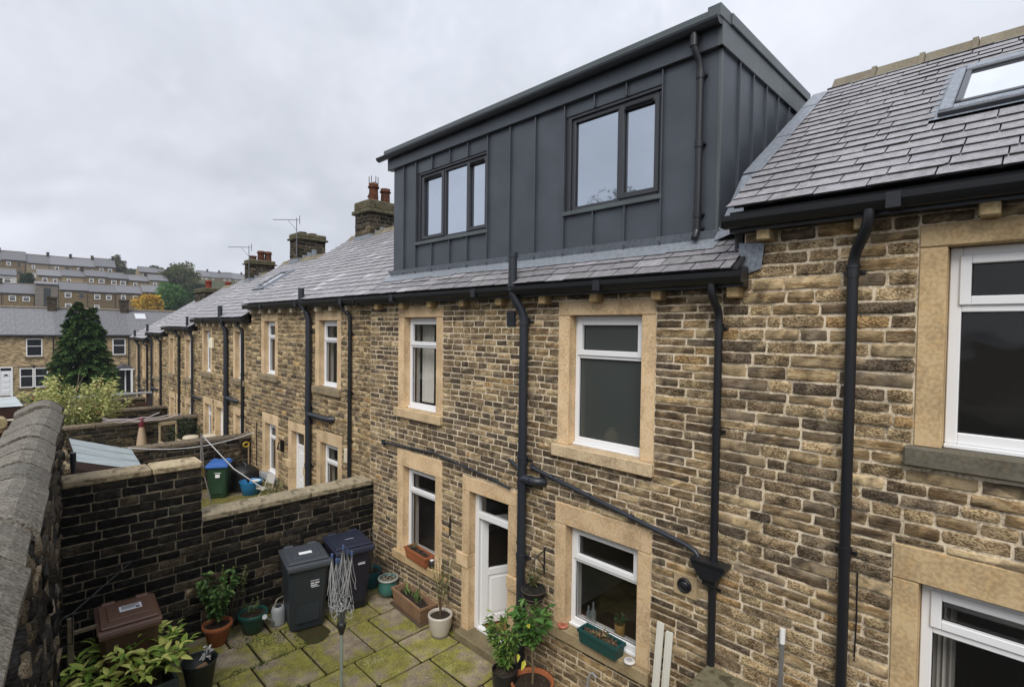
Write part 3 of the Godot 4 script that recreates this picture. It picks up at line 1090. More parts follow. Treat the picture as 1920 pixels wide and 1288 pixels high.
func build_house_a() -> void:
	var t := thing("stone_house", "sandstone terraced house with the dark zinc dormer and the half open white back door", "house")
	var fn := soot_noise()
	var dress := Color(0.68, 0.51, 0.325)
	var wins := [
		{"x": [-6.83, -5.63], "y": [2.965, 4.75], "curtain": [[0.02, 0.42, 0.7], [0.72, 0.98, 0.4]], "col": dress, "sill_col": Color(0.58, 0.45, 0.29)},
		{"x": [-3.37, -2.09], "y": [2.925, 4.75], "glass": M.frost, "col": dress, "sill_col": Color(0.58, 0.46, 0.31)},
		{"x": [-6.83, -5.62], "y": [0.60, 2.42], "lh": 0.26, "col": dress, "tr": 0.7, "sill_col": Color(0.52, 0.39, 0.23)},
		{"x": [-3.38, -2.09], "y": [0.76, 2.37], "lh": 0.25, "col": tint(dress, 0.95), "tr": 0.66, "sill_col": Color(0.36, 0.29, 0.18)},
		{"x": [-5.13, -4.04], "y": [0.03, 2.32], "lh": 0.2, "jw": 0.15, "door": true, "col": tint(dress, 0.93)},
	]
	house_shell(t, -7.72, -1.41, 0.0, 4.86, wins, {"h": [0.064, 0.096], "l": [0.16, 0.31], "joint": 0.0115, "bulge": 0.011, "dress": dress,
		"coarse": func(x: float, y: float) -> float: return 1.0 + 0.55 * smoothstep(-4.0, -2.5, x) + 0.25 * smoothstep(2.4, 1.0, y),
		"color": func(x: float, y: float) -> Color:
			var k := fn.get_noise_2d(x, y * 1.4) * 1.4 + 0.35 - 0.5 * smoothstep(2.6, 0.6, y) - 0.25 * smoothstep(4.2, 4.8, y)
			return weighted(PAL_A, W_DARK if k > 0.28 else W_MID)})
	# door frame, leaf swung inwards, step
	var b := Buf.new()
	var x0 := -4.98
	var x1 := -4.19
	var zf := -0.11
	b.cb(Vector3(x0, 0.12, zf - 0.07), Vector3(x0 + 0.075, 2.12, zf), 0.006)
	b.cb(Vector3(x1 - 0.06, 0.12, zf - 0.07), Vector3(x1, 2.12, zf), 0.006)
	b.cb(Vector3(x0 + 0.075, 2.06, zf - 0.07), Vector3(x1 - 0.06, 2.12, zf - 0.001), 0.006)
	b.cb(Vector3(x0 + 0.075, 1.73, zf - 0.07), Vector3(x1 - 0.06, 1.82, zf + 0.004), 0.006)
	b.cb(Vector3(x0 + 0.075, 0.12, zf - 0.07), Vector3(x1 - 0.06, 0.165, zf + 0.012), 0.006)
	var fr := put("door_frame", b, M.white, t)
	b = Buf.new()
	b.quad(Vector3(x0 + 0.07, 1.81, zf - 0.04), Vector3(x1 - 0.05, 1.81, zf - 0.04), Vector3(x1 - 0.05, 2.07, zf - 0.04), Vector3(x0 + 0.07, 2.07, zf - 0.04))
	put("pane", b, M.glass, fr)
	var leaf := Transform3D(Basis(Vector3.UP, deg_to_rad(68)), Vector3(x0 + 0.09, 0.17, zf - 0.05))
	b = Buf.new()
	b.xf = leaf
	var W := 0.68
	b.cb(Vector3(0, 0, -0.05), Vector3(0.11, 1.55, 0), 0.006)
	b.cb(Vector3(W - 0.11, 0, -0.05), Vector3(W, 1.55, 0), 0.006)
	b.cb(Vector3(0.11, 0, -0.05), Vector3(W - 0.11, 0.11, -0.001), 0.006)
	b.cb(Vector3(0.11, 1.44, -0.05), Vector3(W - 0.11, 1.55, -0.001), 0.006)
	b.cb(Vector3(0.11, 0.70, -0.05), Vector3(W - 0.11, 0.80, -0.001), 0.006)
	b.cb(Vector3(0.11, 0.11, -0.04), Vector3(W - 0.11, 0.70, -0.016), 0.004)
	b.cb(Vector3(0.15, 0.15, -0.03), Vector3(W - 0.15, 0.66, -0.008), 0.006)
	var dl := put("door", b, M.white, t)
	b = Buf.new()
	b.xf = leaf
	b.quad(Vector3(0.11, 0.80, -0.03), Vector3(W - 0.11, 0.80, -0.03), Vector3(W - 0.11, 1.44, -0.03), Vector3(0.11, 1.44, -0.03))
	put("pane", b, M.glass, dl)
	b = Buf.new()
	b.xf = leaf
	b.cb(Vector3(W - 0.08, 0.66, 0.0), Vector3(W - 0.04, 0.88, 0.012), 0.004)
	b.tube([Vector3(W - 0.06, 0.82, 0.01), Vector3(W - 0.06, 0.82, 0.05), Vector3(W - 0.18, 0.82, 0.05)], 0.01, 6)
	put("handle", b, M.metal, dl)
	b = Buf.new()
	b.col = Color(0.33, 0.17, 0.07)
	b.bx(Vector3(x0, 0.05, -0.18), Vector3(x1, 0.13, -1.6))
	put("wooden_floor", b, M.wood, t)
	b = Buf.new()
	b.col = Color(0.22, 0.19, 0.12)
	b.cb(Vector3(-5.13, -0.02, -0.25), Vector3(-3.95, 0.115, 0.14), 0.015)
	put("door_step", b, M.dressed, t)
	# roof
	var roof := roof_body(t, -7.74, -1.2, 5.0, false)
	slates(roof, -7.6, -1.24, -0.06, 0.62, 5.0, {"w": [0.24, 0.33], "e": 0.155, "odd": 0.2, "tone": 0.92})
	slates(roof, -1.58, -1.24, 0.62, 1.25, 5.0, {"w": [0.16, 0.2], "e": 0.2, "tone": 0.7})
	gutter(t, -7.9, -1.14, 4.95)
	brackets(t, -7.35, -1.1, 4.845, 0.76, Color(0.38, 0.28, 0.15))
	# lead at the foot and the side of the dormer
	b = Buf.new()
	b.col = Color(1.1, 1.1, 1.12)
	for i in 12:
		var xa := -7.55 + i * 0.5
		var xb := minf(xa + 0.5, -1.5)
		var w0 := rf(0.33, 0.38)
		b.quad(roof_pt(xa, w0, 5.0, 0.03), roof_pt(xb, w0 + rf(-0.02, 0.02), 5.0, 0.03), roof_pt(xb, 0.575, 5.0, 0.03), roof_pt(xa, 0.575, 5.0, 0.03))
		b.quad(roof_pt(xa, 0.575, 5.0, 0.03), roof_pt(xb, 0.575, 5.0, 0.03), roof_pt(xb, 0.575, 5.0, 0.12), roof_pt(xa, 0.575, 5.0, 0.12))
	put("lead_apron", b, M.lead, roof)
	b = Buf.new()
	b.col = Color(0.9, 0.9, 0.92)
	var L := 3.55
	for i in 6:
		var sa := 0.5 + i * (L - 0.5) / 6.0
		var sb := 0.5 + (i + 1) * (L - 0.5) / 6.0 + 0.02
		var up := 0.05 + 0.42 * smoothstep(0.45, 0.7, sa)
		var up2 := 0.05 + 0.42 * smoothstep(0.45, 0.7, sb)
		var e := 0.004 * (i % 2)
		b.quad(roof_pt(-1.61, sa, 5.0, 0.03), roof_pt(-1.41, sa, 5.0, up + e), roof_pt(-1.41, sb, 5.0, up2 + e), roof_pt(-1.61, sb, 5.0, 0.03))
		b.quad(roof_pt(-1.41, sa, 5.0, up + e), roof_pt(-1.24, sa, 5.0, up + e), roof_pt(-1.24, sb, 5.0, up2 + e), roof_pt(-1.41, sb, 5.0, up2 + e))
	put("lead_flashing", b, M.lead, roof)
	b = Buf.new()
	b.col = Color(0.8, 0.82, 0.85)
	b.quad(Vector3(-1.26, 4.92, 0.03), Vector3(-1.06, 4.98, 0.03), Vector3(-1.04, 5.2, 0.03), Vector3(-1.26, 5.22, 0.03))
	b.quad(Vector3(-1.26, 4.92, 0.03), Vector3(-1.26, 5.22, 0.03), Vector3(-1.3, 5.24, -0.1), Vector3(-1.3, 4.96, -0.1))
	put("lead_soaker", b, M.lead, roof)
	build_dormer(t)
	# pipes on the wall
	downpipe(t, [Vector3(-1.43, 4.86, 0.19), Vector3(-1.43, 4.74, 0.19), Vector3(-1.41, 4.6, 0.065), Vector3(-1.41, 2.2, 0.06)], 0.036, [4.45, 3.5])
	downpipe(t, [Vector3(-1.415, 2.12, 0.06), Vector3(-1.415, 0.0, 0.06)], 0.036, [2.02, 0.9])
	b = Buf.new()
	b.xf = Transform3D(Basis.IDENTITY, Vector3(-1.43, 2.15, 0.0))
	b.prism([Vector2(-0.075, -0.02), Vector2(0.075, -0.02), Vector2(0.16, 0.10), Vector2(0.16, 0.14), Vector2(-0.16, 0.14), Vector2(-0.16, 0.10)], Vector3(0, 0, 0.01), Vector3(0, 0, 0.15), Vector3.RIGHT, Vector3.UP)
	b.bx(Vector3(-0.165, 0.125, 0.005), Vector3(0.165, 0.145, 0.165))
	b.bx(Vector3(-0.06, -0.08, 0.015), Vector3(0.06, -0.02, 0.12))
	put("hopper_head", b, M.black, t)
	b = Buf.new()
	b.tube(path([Vector3(-3.78, 2.72, -0.02), Vector3(-3.76, 2.72, 0.06), Vector3(-1.68, 2.36, 0.06), Vector3(-1.56, 2.32, 0.07), Vector3(-1.54, 2.2, 0.08)], 0.05), 0.026, 10)
	for q in [Vector3(-3.4, 2.658, 0.06), Vector3(-2.85, 2.562, 0.06), Vector3(-2.3, 2.467, 0.06)]:
		b.tube([q - Vector3(0.02, -0.004, 0), q + Vector3(0.02, -0.004, 0)], 0.034, 10)
	put("waste_pipe", b, M.pipe, t)
	var sp := downpipe(t, [Vector3(-3.97, 5.34, 0.2), Vector3(-3.97, 4.83, 0.2), Vector3(-3.875, 4.62, 0.085), Vector3(-3.87, 0.0, 0.085)], 0.056, [4.52, 2.78, 2.46, 1.55], "soil_pipe")
	b = Buf.new()
	b.tube([Vector3(-3.97, 5.31, 0.2), Vector3(-3.97, 5.37, 0.2)], 0.064, 12)
	put("vent_cap", b, M.pipe, sp)
	b = Buf.new()
	b.tube([Vector3(-3.97, 4.9, 0.2), Vector3(-3.97, 4.98, 0.2)], 0.066, 12)
	put("collar", b, M.pipe, sp)
	b = Buf.new()
	b.tube(path([Vector3(-3.87, 2.45, 0.085), Vector3(-3.87, 2.56, 0.09), Vector3(-3.62, 2.56, 0.1), Vector3(-3.56, 2.56, -0.01)], 0.07), 0.054, 12)
	b.tube([Vector3(-3.70, 2.56, 0.098), Vector3(-3.74, 2.56, 0.096)], 0.062, 12)
	put("pipe_branch", b, M.pipe, sp)
	b = Buf.new()
	b.tube(path([Vector3(-4.17, 2.72, 0.03), Vector3(-4.07, 2.72, 0.06), Vector3(-3.92, 2.64, 0.08)], 0.04), 0.024, 8)
	put("pipe_branch", b, M.pipe, sp)
	b = Buf.new()
	b.tube([Vector3(-7.24, 2.46, 0.02), Vector3(-7.1, 2.47, 0.04), Vector3(-5.75, 2.53, 0.04), Vector3(-5.3, 2.49, 0.05), Vector3(-4.5, 2.42, 0.05), Vector3(-4.12, 2.36, 0.05)], 0.017, 7)
	b.bx(Vector3(-7.28, 2.42, 0.0), Vector3(-7.2, 2.5, 0.04))
	put("overflow_pipe", b, M.pipe, t)
	b = Buf.new()
	b.bx(Vector3(-4.25, 4.46, 0.0), Vector3(-4.09, 4.66, 0.02))
	for i in 7:
		b.bx(Vector3(-4.24, 4.475 + i * 0.026, 0.02), Vector3(-4.10, 4.49 + i * 0.026, 0.034))
	put("air_vent", b, M.pipe, t)
	b = Buf.new()
	b.col = Color(0.42, 0.33, 0.21)
	b.cb(Vector3(-1.83, 1.83, 0.0), Vector3(-1.58, 2.05, 0.022), 0.008)
	var vn := put("vent_stone", b, M.dressed, t)
	b = Buf.new()
	b.xf = Transform3D(Basis(Vector3.RIGHT, PI / 2), Vector3(-1.71, 1.945, 0.02))
	b.lathe(Vector3.ZERO, [Vector2(0.075, 0), Vector2(0.07, 0.02), Vector2(0.055, 0.025), Vector2(0.05, 0.012), Vector2(0.04, 0.012), Vector2(0.036, 0.03), Vector2(0.0, 0.034)], 20)
	put("flue_vent", b, M.black, vn)

func build_dormer(t: Node3D) -> void:
	var zf := -0.29
	var xl := -7.47
	var xr := -1.6
	var core := Buf.new()
	core.xf = Transform3D.IDENTITY
	core.bx(Vector3(xl + 0.02, 5.2, zf - 0.1), Vector3(-6.74, 7.42, -2.85))
	core.bx(Vector3(-4.96, 5.2, zf - 0.1), Vector3(-3.52, 7.42, -2.85))
	core.bx(Vector3(-2.2, 5.2, zf - 0.1), Vector3(xr - 0.02, 7.42, -2.85))
	core.bx(Vector3(-6.74, 5.2, zf - 0.1), Vector3(-4.96, 5.86, -2.85))
	core.bx(Vector3(-3.52, 5.2, zf - 0.1), Vector3(-2.2, 5.88, -2.85))
	core.bx(Vector3(-6.74, 6.99, zf - 0.1), Vector3(-4.96, 7.42, -2.85))
	core.bx(Vector3(-3.52, 7.03, zf - 0.1), Vector3(-2.2, 7.42, -2.85))
	core.bx(Vector3(-6.74, 5.86, -1.4), Vector3(-4.96, 6.97, -2.85))
	core.bx(Vector3(-3.52, 5.88, -1.4), Vector3(-2.2, 7.03, -2.85))
	var d := put("dormer", core, M.zinc, t)
	var yb := 5.30
	var yt := 7.2
	var panel := func(x0: float, x1: float, y0: float, y1: float) -> void:
		var b := Buf.new()
		b.col = Color(1, 1, 1) * rf(0.95, 1.05)
		b.cb(Vector3(x0 + 0.003, y0, zf - 0.1), Vector3(x1 - 0.003, y1, zf), 0.004)
		put("cladding_panel", b, M.zinc, d)
	var seam := func(x: float, y0: float, y1: float) -> void:
		var b := Buf.new()
		b.col = Color(1.05, 1.05, 1.05)
		b.cb(Vector3(x - 0.007, y0, zf - 0.004), Vector3(x + 0.007, y1, zf + 0.036), 0.003)
		put("standing_seam", b, M.zinc, d)
	for q in [[xl, -7.12], [-7.12, -6.76], [-4.98, -4.52], [-4.52, -4.05], [-4.05, -3.56], [-2.22, xr]]:
		panel.call(q[0], q[1], yb, yt)
	for x in [-7.12, -6.76, -4.98, -4.52, -4.05, -3.56, -2.22]:
		seam.call(x, yb, yt)
	var small := [[-6.76, -4.98, [-6.31, -5.85, -5.42], 5.80, 6.99], [-3.56, -2.22, [-3.11, -2.67], 5.83, 7.05]]
	for s in small:
		var xs: Array = [s[0]] + s[2] + [s[1]]
		for i in xs.size() - 1:
			panel.call(xs[i], xs[i + 1], yb, s[3])
			panel.call(xs[i], xs[i + 1], s[4], yt)
		for x in s[2]:
			seam.call(x, yb, s[3])
			seam.call(x, s[4], yt)
		var b := Buf.new()
		b.cb(Vector3(s[0] - 0.01, s[3], zf - 0.1), Vector3(s[1] + 0.01, s[3] + 0.05, zf + 0.045), 0.006)
		put("window_sill", b, M.zinc_trim, d)
		b = Buf.new()
		b.cb(Vector3(s[0] + 0.007, s[3] + 0.05, zf - 0.14), Vector3(s[0] + 0.075, s[4], zf - 0.012), 0.004)
		b.cb(Vector3(s[1] - 0.025, s[3] + 0.05, zf - 0.14), Vector3(s[1] - 0.007, s[4], zf - 0.012), 0.004)
		b.cb(Vector3(s[0] + 0.075, s[4] - 0.035, zf - 0.14), Vector3(s[1] - 0.025, s[4], zf - 0.014), 0.004)
		put("window_reveal", b, M.grey_frame, d)
	window_unit(t, -6.685, -5.005, 5.855, 6.955, zf - 0.04, {"mat": M.grey_frame, "glass": M.mirror, "mull": [-6.06, -5.50], "open": [true, false, true], "vent": true, "fw": 0.045, "sw": 0.04})
	window_unit(t, -3.485, -2.245, 5.885, 7.015, zf - 0.04, {"mat": M.grey_frame, "glass": M.mirror, "mull": [-2.80], "open": [false, true], "vent": true, "fw": 0.05, "sw": 0.045})
	# fascia, gutter, roof edge
	var b := Buf.new()
	b.cb(Vector3(xl - 0.12, yt, zf - 0.05), Vector3(xr + 0.028, 7.44, zf + 0.06), 0.006)
	put("fascia", b, M.zinc, d)
	b = Buf.new()
	var prof := []
	for i in 9:
		var a := PI + PI * i / 8.0
		prof.append(Vector2(cos(a) * 0.062, sin(a) * 0.062))
	for i in 9:
		var a := TAU - PI * i / 8.0
		prof.append(Vector2(cos(a) * 0.052, sin(a) * 0.052))
	var gy := 7.435
	var gz := zf + 0.125
	for k in prof.size():
		var p: Vector2 = prof[k]
		var q: Vector2 = prof[(k + 1) % prof.size()]
		b.quad(Vector3(xl - 0.3, gy + p.y, gz + p.x), Vector3(xl - 0.3, gy + q.y, gz + q.x), Vector3(xr + 0.03, gy + q.y, gz + q.x), Vector3(xr + 0.03, gy + p.y, gz + p.x))
	for x in [xl - 0.3, xr + 0.03, -6.2, -4.6, -3.0]:
		var wd := 0.004 if x < -7 or x > -2 else 0.05
		b.prism(prof.slice(0, 9), Vector3(x - wd, gy, gz), Vector3(x + wd, gy, gz), Vector3(0, 0, 1.06), Vector3(0, 1.06, 0))
	put("gutter", b, M.pipe, d)
	b = Buf.new()
	b.cb(Vector3(xl - 0.14, 7.45, zf - 0.10), Vector3(xr + 0.0, 7.535, zf + 0.13), 0.006)
	b.cb(Vector3(xr - 0.09, 7.44, zf - 0.1), Vector3(xr + 0.045, 7.565, zf + 0.14), 0.006)
	put("eaves_trim", b, M.zinc_trim, d)
	b = Buf.new()
	b.cb(Vector3(xr - 0.1, 7.445, -2.86), Vector3(xr + 0.06, 7.56, zf - 0.1), 0.006)
	b.cb(Vector3(xl - 0.06, 7.445, -2.86), Vector3(xl + 0.1, 7.56, zf - 0.1), 0.006)
	b.cb(Vector3(xl + 0.1, 7.40, -2.86), Vector3(xr - 0.1, 7.5, zf - 0.1), 0.006)
	put("roof_edge", b, M.zinc_trim, d)
	var z := zf + 0.062
	for w in [0.95, 0.72, 0.62, 0.6]:
		b = Buf.new()
		b.cb(Vector3(xr - 0.02, 7.2, z - w + 0.003), Vector3(xr + 0.035, 7.443, z), 0.005)
		put("side_fascia", b, M.zinc_trim, d)
		z -= w
	# the cheek beside the neighbour's roof
	var zs := [zf + 0.001, -0.69, -1.05, -1.43, -1.80, -2.18, -2.5]
	for i in zs.size() - 1:
		b = Buf.new()
		var a: float = zs[i]
		var c: float = zs[i + 1]
		var ya := 5.0 + (0.18 - a) * TAN - 0.02
		var yc := 5.0 + (0.18 - c) * TAN - 0.02
		b.quad(Vector3(xr, ya, a), Vector3(xr, yc, c + 0.004), Vector3(xr, yt, c + 0.004), Vector3(xr, yt, a))
		put("cheek_panel", b, M.zinc, d)
		if i > 0:
			b = Buf.new()
			b.cb(Vector3(xr - 0.004, ya, a - 0.007), Vector3(xr + 0.028, yt, a + 0.007), 0.003)
			put("cheek_seam", b, M.zinc, d)
	b = Buf.new()
	b.cb(Vector3(xr - 0.03, yb, zf - 0.03), Vector3(xr + 0.006, yt, zf + 0.006), 0.003)
	put("corner_trim", b, M.zinc_trim, d)
	# its rainwater pipe
	downpipe(d, [Vector3(-1.83, 7.4, zf + 0.12), Vector3(-1.83, 7.24, zf + 0.12), Vector3(-1.79, 7.08, zf + 0.05), Vector3(-1.79, 5.42, zf + 0.05), Vector3(-1.79, 5.35, zf + 0.11)], 0.034, [])
	b = Buf.new()
	for y in [6.98, 6.3, 5.6, 5.46]:
		b.tube([Vector3(-1.79, y - 0.035, zf + 0.05), Vector3(-1.79, y + 0.035, zf + 0.05)], 0.041, 12)
		b.bx(Vector3(-1.79, y - 0.01, zf), Vector3(-1.735, y + 0.01, zf + 0.04))
	b.tube([Vector3(-1.83, 7.25, zf + 0.12), Vector3(-1.83, 7.36, zf + 0.12)], 0.041, 12)
	put("pipe_clips", b, M.black, d)

func build_house_b() -> void:
	var t := thing("stone_house", "taller sandstone terraced house with the roof window and the tall white framed windows", "house")
	var fn := soot_noise()
	var dress := Color(0.53, 0.40, 0.235)
	var wins := [
		{"x": [0.04, 1.75], "y": [3.46, 5.21], "col": dress, "tr": 0.70, "sill_col": Color(0.15, 0.14, 0.11), "fw": 0.07},
		{"x": [-0.06, 1.75], "y": [1.15, 2.86], "lh": 0.26, "col": dress, "tr": 0.73, "curtain": [[0.03, 0.13, 0.5]], "fw": 0.07},
	]
	house_shell(t, -1.41, 4.4, -0.2, 5.36, wins, {"blocks": [[-2.0, -1.22, 4.90, 5.6]], "voids": [[-1.5, -1.22, 4.93, 5.6]], "mortar": Color(0.68, 0.59, 0.46), "h": [0.074, 0.115], "l": [0.19, 0.46], "joint": 0.0145, "bulge": 0.02, "most": 300, "dress": dress,
		"color": func(x: float, y: float) -> Color:
			var k := fn.get_noise_2d(x * 1.3 + 40.0, y * 1.4) * 1.3 - 0.2 * smoothstep(4.4, 5.0, y)
			return weighted(PAL_A, W_DARK if k > 0.3 else (W_MID if k > -0.25 else W_PALE))})
	var roof := roof_body(t, -1.25, 4.4, 5.53)
	slates(roof, -1.29, 3.2, -0.085, 3.52, 5.53, {"w": [0.29, 0.40], "e": 0.165, "tone": 1.08, "odd": 0.02, "lift": 0.016, "holes": [[-0.0, 1.08, 1.2, 2.52]]})
	gutter(t, -1.33, 4.4, 5.43)
	brackets(t, -1.02, 3.0, 5.33, 0.72, Color(0.42, 0.335, 0.2))
	downpipe(t, [Vector3(-0.24, 5.34, 0.2), Vector3(-0.24, 5.24, 0.2), Vector3(-0.36, 5.02, 0.07), Vector3(-0.36, -0.2, 0.07)], 0.04, [4.9, 2.7, 1.25])
	var b := Buf.new()
	b.tube([Vector3(-0.28, 2.55, 0.02), Vector3(-0.275, 2.2, 0.03), Vector3(-0.285, 1.85, 0.02)], 0.006, 5)
	put("cable", b, M.black, t)
	# roof window
	var k := sqrt(1.0 + TAN * TAN)
	var rb := Basis(Vector3(1, 0, 0), Vector3(0, TAN / k, -1 / k), Vector3(0, 1 / k, TAN / k))
	roof_window(t, Transform3D(rb, roof_pt(0.02, 1.28, 5.53)), 1.0, 1.24)
	curtain(t, 1.2, 1.3, 3.7, 5.0, -0.5, Color(0.2, 0.2, 0.2))

func roof_window(t: Node, f: Transform3D, w: float, h: float) -> void:
	var b := Buf.new()
	b.xf = f
	b.col = Color(0.9, 0.92, 0.95)
	b.cb(Vector3(0, 0, 0), Vector3(0.09, h, 0.07), 0.008)
	b.cb(Vector3(w - 0.09, 0, 0), Vector3(w, h, 0.07), 0.008)
	b.cb(Vector3(0.09, h - 0.12, 0), Vector3(w - 0.09, h, 0.08), 0.008)
	b.cb(Vector3(0.09, 0, 0), Vector3(w - 0.09, 0.09, 0.065), 0.008)
	b.quad(Vector3(-0.06, -0.1, 0.022), Vector3(w + 0.06, -0.1, 0.022), Vector3(w + 0.06, h + 0.05, 0.022), Vector3(-0.06, h + 0.05, 0.022))
	var o := put("roof_window", b, M.lead, t)
	b = Buf.new()
	b.xf = f
	b.cb(Vector3(0.1, 0.09, 0.04), Vector3(0.14, h - 0.12, 0.075), 0.005)
	b.cb(Vector3(w - 0.14, 0.09, 0.04), Vector3(w - 0.1, h - 0.12, 0.075), 0.005)
	b.cb(Vector3(0.1, 0.09, 0.04), Vector3(w - 0.1, 0.14, 0.075), 0.005)
	b.cb(Vector3(0.1, h - 0.2, 0.04), Vector3(w - 0.1, h - 0.12, 0.078), 0.005)
	b.cb(Vector3(0.0, -0.06, 0.02), Vector3(w, 0.0, 0.06), 0.005)
	put("frame", b, M.grey_frame, o)
	b = Buf.new()
	b.xf = f
	b.quad(Vector3(0.14, 0.14, 0.055), Vector3(w - 0.14, 0.14, 0.055), Vector3(w - 0.14, h - 0.2, 0.055), Vector3(0.14, h - 0.2, 0.055))
	put("pane", b, M.roof_glass, o)

func far_window(parent: Node, x0: float, x1: float, y0: float, y1: float) -> void:
	window_unit(parent, x0, x1, y0, y1, -0.1, {"tr": lerpf(y0, y1, 0.68)})

func build_row() -> void:
	var fn := soot_noise()
	var dress := Color(0.62, 0.475, 0.31)
	var sc := Color(0.27, 0.22, 0.15)
	# next door, same height
	var t := thing("stone_house", "pale sandstone terraced house next to the dormer house, with a white back door", "house", Vector3.ZERO, 0.0, "terrace stepping down the hill")
	var mixc := func(pale: Array, dark: Array, off: float) -> Callable:
		return func(x: float, y: float) -> Color:
			return weighted(PAL_A, dark if fn.get_noise_2d(x + off, y * 1.3) > 0.33 else pale)
	var cw := [
		{"x": [-9.95, -8.83], "y": [3.06, 4.71], "curtain": [[0.5, 0.98, 0.55]], "sill_col": sc, "col": dress},
		{"x": [-13.0, -11.95], "y": [3.1, 4.70], "curtain": [[0.02, 0.98, 0.4]], "sill_col": sc, "col": dress},
		{"x": [-12.92, -11.91], "y": [0.68, 2.3], "lh": 0.24, "curtain": [[0.02, 0.4, 0.5]], "sill_col": Color(0.3, 0.31, 0.33), "col": dress},
		{"x": [-11.33, -10.31], "y": [0.42, 2.29], "lh": 0.2, "door": true, "jw": 0.17, "col": dress},
		{"x": [-9.87, -8.78], "y": [0.68, 2.31], "lh": 0.24, "tr": 0.66, "sill_col": sc, "col": dress},
	]
	house_shell(t, -13.68, -7.72, 0.4, 4.86, cw, {"h": [0.085, 0.115], "l": [0.2, 0.4], "joint": 0.014, "bulge": 0.018, "mortar": Color(0.54, 0.45, 0.31), "color": mixc.call(W_PALE, W_MID, 9.0)})
	var b := Buf.new()
	b.cb(Vector3(-11.16, 0.45, -0.18), Vector3(-11.09, 2.1, -0.11), 0.005)
	b.cb(Vector3(-10.55, 0.45, -0.18), Vector3(-10.48, 2.1, -0.11), 0.005)
	b.cb(Vector3(-11.09, 2.04, -0.18), Vector3(-10.55, 2.1, -0.111), 0.005)
	b.cb(Vector3(-11.09, 1.72, -0.18), Vector3(-10.55, 1.78, -0.111), 0.005)
	b.cb(Vector3(-11.08, 0.45, -0.17), Vector3(-10.56, 1.72, -0.125), 0.005)
	b.cb(Vector3(-10.98, 0.6, -0.13), Vector3(-10.66, 1.0, -0.118), 0.005)
	b.cb(Vector3(-10.98, 1.08, -0.13), Vector3(-10.66, 1.6, -0.118), 0.005)
	var dr := put("door", b, M.white, t)
	b = Buf.new()
	b.quad(Vector3(-11.09, 1.78, -0.14), Vector3(-10.55, 1.78, -0.14), Vector3(-10.55, 2.04, -0.14), Vector3(-11.09, 2.04, -0.14))
	put("pane", b, M.dark_glass, dr)
	b = Buf.new()
	b.tube([Vector3(-10.6, 1.05, -0.12), Vector3(-10.6, 1.05, -0.07), Vector3(-10.7, 1.05, -0.07)], 0.012, 5)
	put("handle", b, M.metal, dr)
	b = Buf.new()
	b.col = Color(0.2, 0.2, 0.19)
	b.tube([Vector3(-13.2, 2.0, 0.05), Vector3(-13.2, 0.9, 0.05)], 0.012, 5)
	b.tube([Vector3(-11.6, 1.72, 0.0), Vector3(-11.6, 1.75, 0.12), Vector3(-11.6, 1.6, 0.14)], 0.02, 5)
	b.bx(Vector3(-11.66, 1.55, 0.02), Vector3(-11.54, 1.8, 0.06))
	put("wall_bracket", b, M.black, t)
	var roof := roof_body(t, -13.72, -7.74, 5.0)
	slates(roof, -13.72, -7.48, -0.06, 3.5, 5.0, {"w": [0.26, 0.36], "e": 0.18, "tone": 1.15, "holes": []})
	gutter(t, -13.62, -7.92, 4.95)
	brackets(t, -13.4, -7.9, 4.845, 0.62, Color(0.55, 0.48, 0.36))
	downpipe(t, [Vector3(-8.5, 4.86, 0.18), Vector3(-8.5, 4.78, 0.18), Vector3(-8.38, 4.65, 0.06), Vector3(-8.38, 0.4, 0.06)], 0.036, [4.3, 3.2, 2.3])
	var sp := downpipe(t, [Vector3(-10.2, 5.22, 0.2), Vector3(-10.2, 4.85, 0.2), Vector3(-10.11, 4.66, 0.085), Vector3(-10.11, 0.4, 0.085)], 0.062, [2.72, 2.42, 1.5], "soil_pipe")
	b = Buf.new()
	b.tube(path([Vector3(-10.11, 2.6, 0.085), Vector3(-9.2, 2.6, 0.1), Vector3(-9.1, 2.6, -0.01)], 0.05), 0.054, 10)
	put("pipe_branch", b, M.pipe, sp)
	b = Buf.new()
	b.col = Color(0.62, 0.55, 0.42)
	b.cb(Vector3(-8.62, 1.85, 0.0), Vector3(-8.5, 2.12, 0.05), 0.01)
	put("meter_box", b, M.satin, t)
	var brick_red := [0.15, 0.068, 0.047]
	chimney(t, -13.0, -12.2, -3.35, -2.5, 6.8, 7.55, 7.9, [[-12.42, -2.75, 0.5, brick_red, true], [-12.42, -3.12, 0.42, [0.14, 0.068, 0.05]], [-12.8, -2.95, 0.3, [0.14, 0.075, 0.055]]])
	var k := sqrt(1.0 + TAN * TAN)
	var rb := Basis(Vector3(1, 0, 0), Vector3(0, TAN / k, -1 / k), Vector3(0, 1 / k, TAN / k))
